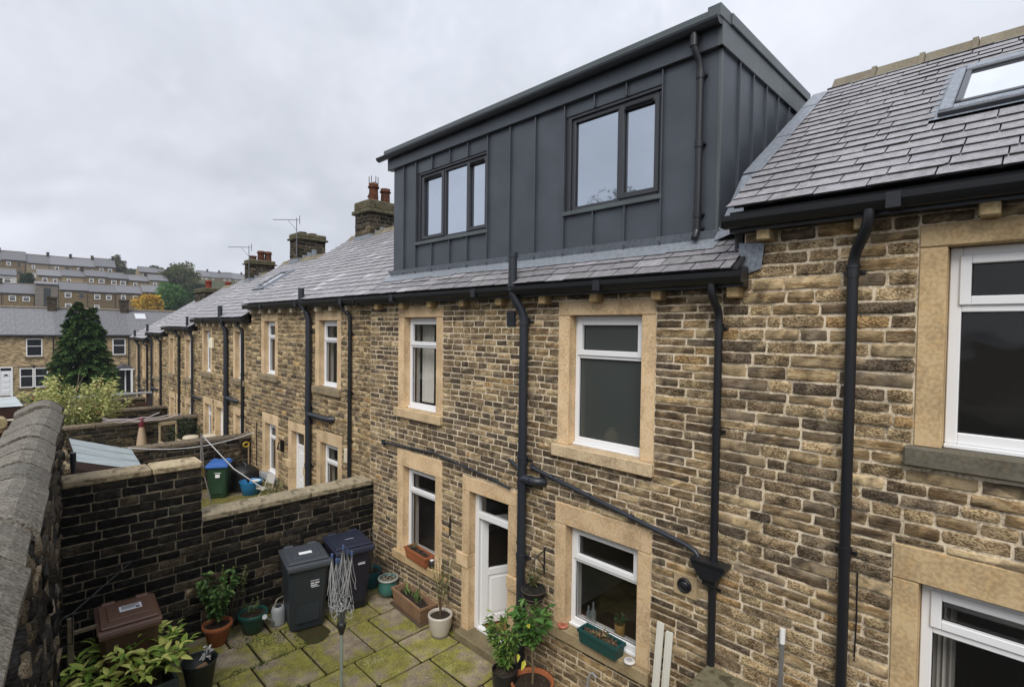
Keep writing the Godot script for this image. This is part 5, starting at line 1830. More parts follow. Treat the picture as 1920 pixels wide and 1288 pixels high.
func build_yard_things() -> void:
	var b: Buf
	# wheelie bins
	var t := bin("wheelie_bin", "dark grey wheelie bin, white label on its lid, in front of the navy bin", Vector3(-7.0, 0, 1.5), deg_to_rad(78), Color(0.030, 0.036, 0.045), Color(0.052, 0.060, 0.073))
	marks(t, Transform3D(Basis(Vector3.RIGHT, deg_to_rad(-4)), Vector3(0.08, 0.70, 0.333)), [[-0.06, 0.06, 0.04, 0.05], [-0.06, -0.01, 0.0, 0.02], [0.0, 0.06, 0.0, 0.02], [-0.06, 0.03, -0.03, -0.012], [-0.05, 0.06, -0.05, -0.04], [-0.07, 0.07, 0.10, 0.107]], Color(0.6, 0.62, 0.64))
	marks(t, Transform3D(Basis(Vector3.RIGHT, -PI / 2), Vector3(0.0, 1.068, 0.06)), [[-0.09, 0.09, -0.04, 0.05]], Color(0.75, 0.76, 0.78))
	t = bin("wheelie_bin", "navy blue wheelie bin in the corner by the house, half behind the dark grey bin", Vector3(-7.03, 0, 0.78), deg_to_rad(80), Color(0.012, 0.015, 0.026), Color(0.022, 0.027, 0.044))
	marks(t, Transform3D(Basis(Vector3.RIGHT, deg_to_rad(-4)), Vector3(0.1, 0.74, 0.336)), [[-0.05, 0.06, 0.0, 0.02], [-0.05, 0.06, 0.028, 0.034]], Color(0.55, 0.57, 0.6))
	marks(t, Transform3D(Basis(Vector3.RIGHT, -PI / 2), Vector3(0.0, 1.068, 0.06)), [[-0.07, 0.07, 0.0, 0.02]], Color(0.3, 0.33, 0.4))
	t = bin("wheelie_bin", "brown garden waste bin with a white notice on its lid, behind the leafy planter", Vector3(-7.02, -0.08, 3.66), deg_to_rad(86), Color(0.080, 0.042, 0.028), Color(0.140, 0.075, 0.052), 0.0)
	marks(t, Transform3D(Basis(Vector3.RIGHT, -PI / 2), Vector3(0.02, 1.0685, -0.02)), [[-0.10, 0.12, -0.07, 0.08]], Color(0.72, 0.74, 0.78))
	marks(t, Transform3D(Basis(Vector3.RIGHT, -PI / 2), Vector3(0.02, 1.0705, -0.02)), [[-0.08, 0.1, 0.04, 0.06], [-0.08, 0.06, 0.015, 0.025], [-0.08, 0.08, -0.005, 0.005], [-0.08, 0.05, -0.03, -0.02], [0.06, 0.1, -0.05, 0.0]], Color(0.1, 0.1, 0.12))
	t = bin("wheelie_bin", "dark green wheelie bin with bright blue lid in the neighbouring yard", Vector3(-12.92, 0.4, 0.98), deg_to_rad(62), Color(0.020, 0.055, 0.030), Color(0.035, 0.13, 0.42))
	t.scale = Vector3.ONE * 0.78
	marks(t, Transform3D(Basis(Vector3.RIGHT, deg_to_rad(-4)), Vector3(0.02, 0.7, 0.333)), [[-0.06, 0.06, -0.06, 0.04], [-0.09, 0.09, 0.07, 0.085], [-0.09, 0.09, 0.1, 0.11]], Color(0.75, 0.77, 0.78))

	# rotary dryer, folded
	t = thing("rotary_dryer", "folded rotary washing line hung with white cord, standing on the flags", "washing line", Vector3(-5.24, 0, 1.80))
	b = Buf.new()
	b.col = Color(0.28, 0.32, 0.28)
	b.tube([Vector3(0, 0, 0), Vector3(0, 0.78, 0)], 0.021, 10)
	put("pole", b, M.satin, t)
	b = Buf.new()
	b.col = Color(0.02, 0.02, 0.022)
	b.lathe(Vector3(0, 0.68, 0), [Vector2(0.026, 0), Vector2(0.04, 0.05), Vector2(0.055, 0.09), Vector2(0.055, 0.14), Vector2(0.02, 0.15)], 10)
	put("hub", b, M.satin, t)
	var heads := [Vector3(-0.12, 1.62, 0.07), Vector3(0.01, 1.74, -0.01), Vector3(0.11, 1.68, -0.07), Vector3(-0.06, 1.56, 0.01), Vector3(0.0, 1.60, 0.07), Vector3(-0.02, 1.66, -0.08)]
	for i in heads.size():
		var h: Vector3 = heads[i]
		b = Buf.new()
		b.col = Color(0.6, 0.62, 0.64)
		b.tube([Vector3(h.x * 0.25, 0.8, h.z * 0.25), h], 0.012, 6)
		var arm := put("arm", b, M.metal, t)
		b = Buf.new()
		b.col = Color(0.06, 0.10, 0.2)
		b.tube([h - Vector3(0, 0.02, 0), h + Vector3(0, 0.03, 0)], 0.016, 8)
		put("end_cap", b, M.satin, arm)
	for i in 26:
		var h: Vector3 = pick(heads)
		var g: Vector3 = pick(heads)
		b = Buf.new()
		b.col = Color(0.47, 0.48, 0.49)
		var pts := []
		var low := rf(0.88, 1.2)
		var sag := Vector3(rf(-0.10, 0.10), 0, rf(-0.10, 0.10))
		for k in 11:
			var u := k / 10.0
			var q := h.lerp(g, u)
			var v := 1.0 - absf(u * 2.0 - 1.0) ** 2.2
			pts.append(Vector3(q.x, lerpf(q.y - 0.03, low, v), q.z) + sag * v + Vector3(rf(-0.008, 0.008), 0, rf(-0.008, 0.008)))
		b.tube(pts, 0.0028, 4, false)
		put("washing_cord", b, M.plain, t)
	for i in 16:
		b = Buf.new()
		b.col = Color(0.47, 0.48, 0.49)
		var c := Vector3(rf(-0.12, 0.12), rf(0.9, 1.15), rf(-0.11, 0.11))
		var pts := []
		var r := rf(0.04, 0.09)
		var ax := rv().normalized()
		var s := ax.cross(Vector3.UP).normalized()
		var u := ax.cross(s)
		for k in 12:
			var a := TAU * k / 11.0
			pts.append(c + s * cos(a) * r * 0.6 + u * sin(a) * r)
		b.tube(pts, 0.0028, 4, false)
		put("washing_cord", b, M.plain, t)

	# pots along the foot of the black wall
	t = thing("flower_pot", "large terracotta pot with a leafy green shrub by the black wall", "plant pot", Vector3(-7.3, 0, 2.60))
	pot(t, [Vector2(0.0, 0), Vector2(0.11, 0), Vector2(0.165, 0.22), Vector2(0.19, 0.23), Vector2(0.195, 0.285), Vector2(0.165, 0.29), Vector2(0.155, 0.22)], TERRA, M.dressed, 0.24, 0.16)
	var sh := shrub(t, Vector3(0, 0.24, 0), 0.72, 0.3, 15, 34, Color(0.08, 0.06, 0.03))
	joined_leaves(t, sh, [Color(0.045, 0.10, 0.03), Color(0.07, 0.15, 0.04), Color(0.12, 0.20, 0.055)], 0.08, 0.048)
	t = thing("flower_pot", "dark green glazed pot with sparse weeds next to the watering can", "plant pot", Vector3(-7.28, 0, 2.14))
	pot(t, [Vector2(0.0, 0), Vector2(0.13, 0), Vector2(0.18, 0.22), Vector2(0.2, 0.23), Vector2(0.205, 0.28), Vector2(0.175, 0.285), Vector2(0.17, 0.22)], Color(0.018, 0.072, 0.055), M.gloss, 0.24, 0.17)
	sh = shrub(t, Vector3(0, 0.24, 0), 0.2, 0.15, 8, 10, Color(0.1, 0.09, 0.04), 0.003)
	joined_leaves(t, sh, [Color(0.06, 0.1, 0.03), Color(0.1, 0.12, 0.04)], 0.04, 0.018)
	b = Buf.new()
	# tall thin plant rising between the two pots
	t = thing("shrub", "thin light green shrub against the black wall between the terracotta and green pots", "plant", Vector3(-7.5, 0, 2.34))
	sh = shrub(t, Vector3.ZERO, 1.02, 0.19, 8, 28, Color(0.11, 0.09, 0.05), 0.006, 0.55)
	joined_leaves(t, sh, [Color(0.07, 0.11, 0.03), Color(0.12, 0.16, 0.05), Color(0.16, 0.17, 0.06)], 0.05, 0.022)
	# watering can
	t = thing("watering_can", "dull grey watering can on the flags left of the dark grey bin", "watering can", Vector3(-7.22, 0, 1.80), deg_to_rad(20))
	b = Buf.new()
	b.col = Color(0.33, 0.35, 0.36)
	b.lathe(Vector3.ZERO, [Vector2(0, 0), Vector2(0.1, 0), Vector2(0.105, 0.02), Vector2(0.1, 0.2), Vector2(0.08, 0.26), Vector2(0.05, 0.26)], 16)
	put("body", b, M.satin, t)
	b = Buf.new()
	b.col = Color(0.40, 0.42, 0.43)
	b.tube([Vector3(0.02, 0.06, 0.09), Vector3(0.06, 0.17, 0.2), Vector3(0.09, 0.27, 0.3)], [0.024, 0.018, 0.014], 8)
	b.tube([Vector3(0.087, 0.255, 0.29), Vector3(0.1, 0.28, 0.32)], [0.014, 0.036], 10)
	put("spout", b, M.satin, t)
	b = Buf.new()
	b.col = Color(0.25, 0.22, 0.17)
	b.tube(path([Vector3(-0.02, 0.25, 0.05), Vector3(-0.02, 0.36, 0.02), Vector3(-0.05, 0.34, -0.16), Vector3(-0.02, 0.1, -0.1)], 0.06), 0.013, 6)
	put("handle", b, M.satin, t)

	# pots by the house wall
	t = thing("flower_pot", "blue green plastic pot with bare stems in the corner beside the navy bin", "plant pot", Vector3(-7.28, 0, 0.22))
	pot(t, [Vector2(0, 0), Vector2(0.12, 0), Vector2(0.165, 0.3), Vector2(0.168, 0.3), Vector2(0.155, 0.3), Vector2(0.15, 0.24)], Color(0.02, 0.115, 0.135), M.satin, 0.25, 0.15)
	var st := []
	for i in 6:
		st.append([[Vector3(rf(-0.05, 0.05), 0.25, rf(-0.05, 0.05)), Vector3(rf(-0.08, 0.04), 0.6, rf(-0.08, 0.05)), Vector3(rf(-0.12, 0.05), rf(0.75, 1.05), rf(-0.1, 0.06))], 0.0035])
	stem(t, st, Color(0.22, 0.19, 0.14))
	t = thing("flower_pot", "round teal glazed pot with a pale rim and gravel, right of the blue pot", "plant pot", Vector3(-6.83, 0, 0.17))
	pot(t, [Vector2(0, 0), Vector2(0.1, 0), Vector2(0.155, 0.07), Vector2(0.165, 0.16), Vector2(0.145, 0.25), Vector2(0.16, 0.27), Vector2(0.16, 0.295), Vector2(0.14, 0.295), Vector2(0.13, 0.24)], Color(0.05, 0.15, 0.13), M.gloss, 0.262, 0.135)
	b = Buf.new()
	for i in 90:
		b.col = Color(0.3, 0.27, 0.22) * rf(0.4, 1.5)
		var a := rf(0, TAU)
		var r := 0.125 * sqrt(rng.randf())
		b.cb(Vector3(cos(a) * r - 0.008, 0.268, sin(a) * r - 0.008), Vector3(cos(a) * r + 0.008, 0.285, sin(a) * r + 0.008), 0.005)
	put("gravel", b, M.plain, t, "stuff")
	b = Buf.new()
	b.col = Color(0.36, 0.38, 0.36)
	b.lathe(Vector3(0, 0.27, 0), [Vector2(0.135, 0), Vector2(0.163, 0.0), Vector2(0.166, 0.015), Vector2(0.162, 0.03), Vector2(0.14, 0.028)], 22)
	put("rim", b, M.gloss, t)
	# trough
	t = thing("plant_trough", "long weathered terracotta trough with bulbs sprouting, on the flags under the window", "planter", Vector3(-6.12, 0, 0.155), deg_to_rad(-4))
	tub(t, 0.44, 0.14, 0.26, 0.05, Color(0.30, 0.19, 0.125), M.dressed)
	soil(t, Vector3(0, 0.205, 0), 0.38, Color(0.03, 0.022, 0.016), 160, 0.1)
	sh = []
	for i in 26:
		var p := Vector3(rf(-0.3, 0.2), 0.21, rf(-0.07, 0.07))
		sh.append([p, Vector3(rf(-0.5, 0.5), rf(0.6, 1.4), rf(-0.4, 0.4))])
	joined_leaves(t, sh, [Color(0.1, 0.17, 0.05), Color(0.16, 0.22, 0.07)], 0.12, 0.03)
	b = Buf.new()
	b.col = Color(0.09, 0.06, 0.04)
	b.cb(Vector3(-0.46, 0.0, -0.16), Vector3(0.46, 0.022, 0.17), 0.006)
	put("saucer", b, M.satin, t)
	# cream pot
	t = thing("flower_pot", "cream glazed pot with a thin straggly shrub by the back door", "plant pot", Vector3(-5.33, 0, 0.23))
	pot(t, [Vector2(0, 0), Vector2(0.12, 0), Vector2(0.125, 0.03), Vector2(0.165, 0.16), Vector2(0.17, 0.26), Vector2(0.18, 0.285), Vector2(0.175, 0.31), Vector2(0.15, 0.31), Vector2(0.14, 0.26)], Color(0.50, 0.46, 0.40), M.gloss, 0.275, 0.145)
	b = Buf.new()
	b.col = Color(0.2, 0.17, 0.14)
	b.lathe(Vector3.ZERO, [Vector2(0.122, 0), Vector2(0.13, 0.035), Vector2(0.125, 0.036)], 22)
	put("foot_ring", b, M.satin, t)
	sh = shrub(t, Vector3(0, 0.27, 0), 0.9, 0.2, 8, 30, Color(0.12, 0.08, 0.05), 0.006, 0.3)
	for q in sh:
		q[0].x *= 1.0
	joined_leaves(t, sh, [Color(0.09, 0.12, 0.04), Color(0.14, 0.16, 0.06), Color(0.17, 0.16, 0.06)], 0.04, 0.014)
	# tall black pot by the soil pipe
	t = thing("flower_pot", "tall black planter with a dense glossy green shrub in front of the soil pipe", "plant pot", Vector3(-3.63, 0, 0.58))
	pot(t, [Vector2(0, 0), Vector2(0.12, 0), Vector2(0.15, 0.44), Vector2(0.155, 0.46), Vector2(0.14, 0.46), Vector2(0.135, 0.38)], Color(0.012, 0.013, 0.014), M.satin, 0.41, 0.135)
	sh = shrub(t, Vector3(0, 0.40, 0), 0.68, 0.24, 20, 30, Color(0.07, 0.08, 0.03))
	joined_leaves(t, sh, [Color(0.05, 0.11, 0.022), Color(0.09, 0.17, 0.035), Color(0.17, 0.25, 0.055)], 0.085, 0.028)
	# small tree in terracotta
	t = thing("flower_pot", "small standard lemon tree with yellowing leaves in a wide terracotta pot", "plant pot", Vector3(-3.35, 0, 0.41))
	pot(t, [Vector2(0, 0), Vector2(0.15, 0), Vector2(0.22, 0.3), Vector2(0.25, 0.31), Vector2(0.255, 0.38), Vector2(0.225, 0.38), Vector2(0.21, 0.31)], TERRA, M.dressed, 0.33, 0.215)
	stem(t, [[[Vector3(0, 0.3, 0), Vector3(0.01, 0.5, 0.0), Vector3(-0.01, 0.75, 0.01)], 0.014]], Color(0.17, 0.13, 0.08), "trunk")
	sh = shrub(t, Vector3(-0.03, 0.70, -0.02), 0.56, 0.22, 14, 15, Color(0.09, 0.1, 0.04), 0.006)
	leaves(t, sh, [Color(0.045, 0.115, 0.025), Color(0.07, 0.16, 0.035), Color(0.11, 0.21, 0.05)], 0.12, 0.056)
	leaves(t, [[Vector3(0.05, 0.72, 0.18), Vector3(0.2, -0.3, 0.5)], [Vector3(-0.04, 0.76, 0.2), Vector3(0.4, -0.2, 0.4)], [Vector3(0.1, 1.15, 0.2), Vector3(0.5, 0.2, 0.4)]], [Color(0.42, 0.40, 0.05)], 0.12, 0.055)
	# hanging basket
	t = thing("hanging_basket", "hanging basket of moss and wilted plants on a black wall bracket", "hanging basket", Vector3(-3.54, 1.27, 0.2))
	b = Buf.new()
	b.col = Color(0.035, 0.032, 0.028)
	b.lathe(Vector3.ZERO, [Vector2(0, -0.15), Vector2(0.07, -0.13), Vector2(0.12, -0.07), Vector2(0.145, 0.02), Vector2(0.14, 0.05), Vector2(0.0, 0.07)], 14)
	put("basket", b, M.rubble, t)
	b = Buf.new()
	b.col = Color(0.12, 0.09, 0.07)
	for y in [0.03, -0.05, -0.1]:
		var r: float = 0.15 if y > 0 else (0.135 if y > -0.08 else 0.105)
		var pts := []
		for k in 17: pts.append(Vector3(cos(TAU * k / 16.0) * r, y, sin(TAU * k / 16.0) * r))
		b.tube(pts, 0.004, 4, false)
	put("wire_frame", b, M.satin, t)
	b = Buf.new()
	b.col = Color(0.02, 0.02, 0.02)
	for k in 3:
		b.tube([Vector3(cos(TAU * k / 3.0) * 0.14, 0.04, sin(TAU * k / 3.0) * 0.14), Vector3(0, 0.38, 0)], 0.003, 4)
	put("chain", b, M.satin, t)
	sh = shrub(t, Vector3(0, 0.05, 0), 0.22, 0.1, 10, 14, Color(0.1, 0.09, 0.04), 0.003)
	joined_leaves(t, sh, [Color(0.06, 0.09, 0.03), Color(0.1, 0.1, 0.04), Color(0.12, 0.09, 0.04)], 0.045, 0.018)
	t = thing("wall_bracket", "black scrolled iron bracket holding the hanging basket", "bracket", Vector3(-3.54, 1.66, 0.0))
	b = Buf.new()
	b.tube([Vector3(0, -0.22, 0.015), Vector3(0, 0.1, 0.015)], 0.01, 6)
	b.tube([Vector3(0, 0.06, 0.015), Vector3(0, 0.03, 0.12), Vector3(0, 0.0, 0.2), Vector3(0, -0.03, 0.21)], 0.008, 6)
	b.tube([Vector3(0, -0.2, 0.015), Vector3(0, -0.1, 0.05), Vector3(0, -0.02, 0.13)], 0.007, 6)
	put("arm", b, M.black, t)
	t = thing("wall_bracket", "small empty black iron hook between the lower window and the door", "bracket", Vector3(-5.4, 1.52, 0.0))
	b = Buf.new()
	b.tube([Vector3(0, -0.15, 0.015), Vector3(0, 0.12, 0.015)], 0.012, 6)
	b.tube([Vector3(0, -0.06, 0.015), Vector3(0.06, 0.0, 0.08), Vector3(0.07, 0.05, 0.1)], 0.008, 6)
	put("arm", b, M.black, t)
	# window boxes and small things on the sills
	t = thing("window_box", "terracotta basket weave window box on the sill left of the door", "planter", Vector3(-6.15, 0.745, 0.03), deg_to_rad(-3))
	tub(t, 0.30, 0.09, 0.17, 0.03, Color(0.34, 0.125, 0.06), M.dressed)
	soil(t, Vector3(0, 0.14, 0), 0.26, Color(0.035, 0.024, 0.018), 140, 0.065)
	for k in 9:
		b = Buf.new()
		b.col = Color(0.30, 0.105, 0.05)
		b.cb(Vector3(-0.25 + k * 0.058, 0.03, 0.074), Vector3(-0.22 + k * 0.058, 0.12, 0.092), 0.008)
		put("weave_rib", b, M.dressed, t)
	sh = shrub(t, Vector3(-0.2, 0.13, 0), 0.1, 0.08, 7, 12, Color(0.1, 0.1, 0.05), 0.003)
	joined_leaves(t, sh, [Color(0.1, 0.15, 0.08), Color(0.14, 0.17, 0.1)], 0.035, 0.014)
	t = thing("ornament", "small dark glass lantern jar on the sill beside the terracotta window box", "ornament", Vector3(-5.83, 0.745, 0.02))
	b = Buf.new()
	b.col = Color(0.03, 0.028, 0.03)
	b.lathe(Vector3.ZERO, [Vector2(0, 0), Vector2(0.04, 0), Vector2(0.055, 0.05), Vector2(0.045, 0.1), Vector2(0.03, 0.115), Vector2(0.0, 0.115)], 14)
	put("jar", b, M.gloss, t)
	b = Buf.new()
	b.col = Color(0.7, 0.7, 0.68)
	b.lathe(Vector3(0, 0.112, 0), [Vector2(0.03, 0), Vector2(0.032, 0.012), Vector2(0, 0.016)], 12)
	put("lid", b, M.satin, t)
	t = thing("window_box", "dark green plastic window box with dried flowers on the sill right of the door", "planter", Vector3(-2.66, 0.905, 0.05), deg_to_rad(-2))
	tub(t, 0.26, 0.085, 0.15, 0.02, Color(0.012, 0.062, 0.058), M.satin)
	soil(t, Vector3(0, 0.125, 0), 0.235, Color(0.06, 0.04, 0.025), 220, 0.065)
	sh = shrub(t, Vector3(0.0, 0.12, 0), 0.07, 0.1, 9, 10, Color(0.14, 0.09, 0.05), 0.003)
	joined_leaves(t, sh, [Color(0.06, 0.12, 0.06), Color(0.22, 0.13, 0.06), Color(0.3, 0.2, 0.1)], 0.03, 0.014)
	for q in [[Vector3(-3.22, 0.905, 0.03), Color(0.45, 0.15, 0.10), "small orange pink shell on the left end of the sill right of the door"], [Vector3(-2.3, 0.905, 0.04), Color(0.62, 0.60, 0.58), "small white patterned shell dish on the right end of the sill"]]:
		t = thing("shell", q[2], "ornament", q[0])
		b = Buf.new()
		b.col = q[1]
		b.lathe(Vector3.ZERO, [Vector2(0, 0), Vector2(0.05, 0.0), Vector2(0.065, 0.02), Vector2(0.055, 0.035), Vector2(0.03, 0.03), Vector2(0, 0.035)], 14)
		put("body", b, M.gloss, t)
		b = Buf.new()
		b.col = tint(q[1], 0.6)
		b.lathe(Vector3(0, 0.032, 0), [Vector2(0.03, 0), Vector2(0.03, 0.006), Vector2(0, 0.008)], 10)
		put("boss", b, M.gloss, t)
	# behind the glass
	t = thing("vase", "pale beige vase standing behind the frosted glass of the upper window", "vase", Vector3(-2.78, 3.1, -0.26))
	b = Buf.new()
	b.col = Color(0.6, 0.5, 0.28)
	b.lathe(Vector3.ZERO, [Vector2(0, 0), Vector2(0.07, 0), Vector2(0.085, 0.08), Vector2(0.08, 0.14), Vector2(0.04, 0.17), Vector2(0.045, 0.2)], 14)
	put("body", b, M.plain, t)
	for q in [[-3.05, 0.19, 0.028], [-2.98, 0.26, 0.034]]:
		t = thing("bottle", ["short", "tall"][0 if q[1] < 0.2 else 1] + " clear glass bottle inside the kitchen window behind the green window box", "bottle", Vector3(q[0], 0.94, -0.24))
		b = Buf.new()
		var gh: float = q[1]
		b.lathe(Vector3.ZERO, [Vector2(0, 0), Vector2(q[2], 0), Vector2(q[2], gh * 0.55), Vector2(0.012, gh * 0.75), Vector2(0.012, gh), Vector2(0.0, gh)], 12)
		put("body", b, M.bottle, t)
	t = thing("flower_pot", "mustard yellow pot with a small plant inside the kitchen window", "plant pot", Vector3(-2.62, 0.94, -0.26))
	b = Buf.new()
	b.col = Color(0.32, 0.2, 0.06)
	b.lathe(Vector3.ZERO, [Vector2(0, 0), Vector2(0.055, 0), Vector2(0.065, 0.14), Vector2(0.055, 0.14), Vector2(0.05, 0.1)], 14)
	put("pot", b, M.gloss, t)
	sh = shrub(t, Vector3(0, 0.12, 0), 0.12, 0.07, 7, 10, Color(0.08, 0.1, 0.04), 0.003)
	joined_leaves(t, sh, [Color(0.05, 0.1, 0.04)], 0.04, 0.018)
	for q in [[Vector3(-0.34, 0, 0), "inside"]]:
		pass
	# leaning things by the house wall
	for q in [[-1.90, 1.52, 0.0, "taller of the two white plastic trim boards leaning on the wall below the flue vent"], [-1.80, 1.47, 0.05, "shorter white plastic trim board leaning on the wall, nearer the downpipe"]]:
		t = thing("trim_board", q[3], "board", Vector3(q[0], 0, 0.30))
		b = Buf.new()
		b.col = Color(0.58, 0.57, 0.50)
		b.xf = Transform3D(Basis(Vector3.RIGHT, -0.165) * Basis(Vector3.FORWARD, -0.02), Vector3.ZERO)
		b.cb(Vector3(-0.035, 0, 0), Vector3(0.035, q[1], 0.018), 0.004)
		b.cb(Vector3(-0.035, 0, 0.018), Vector3(-0.022, q[1] - 0.004, 0.032), 0.003)
		put("board", b, M.satin, t)
	t = thing("walking_stick", "grey plastic crook handle of a stick propped against the wall", "stick", Vector3(-2.74, 0, 0.13))
	b = Buf.new()
	b.col = Color(0.25, 0.26, 0.27)
	b.tube([Vector3(-0.04, 0, 0.05), Vector3(-0.03, 0.5, 0.0), Vector3(-0.02, 0.58, -0.01), Vector3(0.02, 0.63, -0.02), Vector3(0.07, 0.6, -0.02)], 0.015, 8)
	put("shaft", b, M.satin, t)
	t = thing("clothes_prop", "slim galvanised prop with a white end cap leaning upright on the right-hand house", "pole", Vector3(-0.79, -0.1, 0.2))
	b = Buf.new()
	b.tube([Vector3(0, 0, 0), Vector3(0.0, 1.92, -0.11)], 0.019, 10)
	put("tube", b, M.metal, t)
	b = Buf.new()
	b.col = Color(0.72, 0.72, 0.7)
	b.tube([Vector3(0.0, 1.9, -0.109), Vector3(0.0, 2.02, -0.115)], 0.023, 10)
	put("end_cap", b, M.satin, t)

	# planter with the yellow-green shrub
	t = thing("planter", "wooden planter with a spreading shrub of large yellow green leaves, front left of the yard", "planter", Vector3(-6.72, 0, 3.62))
	b = Buf.new()
	b.col = Color(0.075, 0.10, 0.10)
	b.cb(Vector3(-0.36, 0, -0.34), Vector3(0.40, 0.30, -0.30), 0.006)
	b.cb(Vector3(0.37, 0, -0.34), Vector3(0.41, 0.30, 0.55), 0.006)
	b.cb(Vector3(-0.36, 0, 0.51), Vector3(0.40, 0.30, 0.55), 0.006)
	b.cb(Vector3(-0.40, 0, -0.34), Vector3(-0.36, 0.30, 0.55), 0.006)
	put("box", b, M.wood, t)
	soil(t, Vector3(0, 0.24, 0.1), 0.35)
	sh = []
	for i in 42:
		var a := i * 2.4
		var rr := 0.66 * sqrt((i + 0.5) / 42.0)
		var tip := Vector3(cos(a) * rr, 0.70 - 0.45 * rr * rr + rf(-0.08, 0.08), 0.06 + sin(a) * rr)
		var st0 := Vector3(cos(a) * rr * 0.3, 0.24, 0.06 + sin(a) * rr * 0.3)
		b = Buf.new()
		b.col = Color(0.10, 0.11, 0.03)
		b.tube([st0, st0.lerp(tip, 0.6) + Vector3(0, 0.06, 0), tip], [0.01, 0.008, 0.004], 5, false)
		put("stem", b, M.plain, t)
		for k in 9:
			var f := 1.0 - 0.06 * k * rf(0.6, 1.2)
			var la := a + k * 2.3
			sh.append([st0.lerp(tip, f) + Vector3(0, 0.03, 0), Vector3(cos(la), rf(0.0, 0.75) - 0.04 * k, sin(la))])
	leaves(t, sh, [Color(0.16, 0.27, 0.04), Color(0.29, 0.41, 0.07), Color(0.44, 0.53, 0.11), Color(0.60, 0.61, 0.17)], 0.17, 0.062)
	# bucket beside it
	t = thing("bucket", "black bucket with rubbish in it beside the leafy planter", "bucket", Vector3(-6.42, 0, 3.04))
	b = Buf.new()
	b.col = Color(0.015, 0.016, 0.018)
	b.lathe(Vector3.ZERO, [Vector2(0, 0), Vector2(0.13, 0), Vector2(0.19, 0.36), Vector2(0.2, 0.365), Vector2(0.19, 0.37), Vector2(0.175, 0.36), Vector2(0.16, 0.2), Vector2(0, 0.19)], 18)
	put("body", b, M.satin, t)
	b = Buf.new()
	b.col = Color(0.2, 0.12, 0.06)
	b.xf = Transform3D(Basis(Vector3(0.3, 0, 1).normalized(), 0.6), Vector3(0, 0.26, 0))
	b.cb(Vector3(-0.1, -0.05, -0.07), Vector3(0.12, 0.03, 0.06), 0.02)
	put("rubbish", b, M.plain, t)
	b = Buf.new()
	b.col = Color(0.5, 0.5, 0.48)
	for i in 40:
		var p := Vector3(-0.08 + rf(-0.06, 0.06), 0.36 + rf(-0.03, 0.07), -0.1 + rf(-0.05, 0.05))
		b.chip(p, rv().normalized(), rv().normalized(), rf(0.03, 0.08), rf(0.02, 0.05))
	put("crumpled_bag", b, M.plain, t, "stuff")
	# timber strut and rod beside the brown bin
	t = thing("timber_post", "thin grey timber upright at the corner left of the brown bin", "post", Vector3(-6.95, 0, 4.2))
	b = Buf.new()
	b.col = Color(0.2, 0.17, 0.12)
	b.cb(Vector3(-0.03, 0, -0.03), Vector3(0.03, 1.1, 0.03), 0.005)
	b.cb(Vector3(-0.02, 0.9, -0.25), Vector3(0.02, 0.94, 0.02), 0.004)
	put("timber", b, M.wood, t)
	t = thing("metal_bracket", "thin dark metal rod frame fixed to the rubble wall above the brown bin", "bracket", Vector3(-6.9, 1.25, 4.28))
	b = Buf.new()
	b.tube([Vector3(0.2, -0.05, 0.05), Vector3(0.18, 0.0, -0.08), Vector3(-0.45, 0.18, -0.72)], 0.008, 6)
	b.tube([Vector3(0.18, 0.0, -0.08), Vector3(0.16, -0.35, -0.08), Vector3(0.1, -0.34, 0.0)], 0.008, 6)
	put("rod", b, M.black, t)

func tub(t: Node, hx: float, hz: float, h: float, taper: float, col: Color, m: Material) -> void:
	var b := Buf.new()
	b.col = col
	var w := 0.018
	var lo := func(sx: float, sz: float) -> Vector3: return Vector3(sx * (hx - taper), 0, sz * (hz - taper * 0.5))
	var hi := func(sx: float, sz: float, i: float) -> Vector3: return Vector3(sx * (hx - i), h, sz * (hz - i))
	var s := [[-1, 1], [1, 1], [1, -1], [-1, -1]]
	for k in 4:
		var a: Array = s[k]
		var c: Array = s[(k + 1) % 4]
		b.quad(lo.call(a[0], a[1]), lo.call(c[0], c[1]), hi.call(c[0], c[1], 0.0), hi.call(a[0], a[1], 0.0))
		b.quad(hi.call(a[0], a[1], -0.008), hi.call(c[0], c[1], -0.008), hi.call(c[0], c[1], w), hi.call(a[0], a[1], w))
		var dn := Vector3(0, -0.035, 0)
		b.quad(hi.call(a[0], a[1], -0.008) + dn, hi.call(c[0], c[1], -0.008) + dn, hi.call(c[0], c[1], -0.008), hi.call(a[0], a[1], -0.008))
		b.quad(hi.call(a[0], a[1], w), hi.call(c[0], c[1], w), hi.call(c[0], c[1], w) + Vector3(0, -0.1, 0), hi.call(a[0], a[1], w) + Vector3(0, -0.1, 0))
	b.quad(lo.call(-1, -1), lo.call(1, -1), lo.call(1, 1), lo.call(-1, 1))
	put("tub", b, m, t)

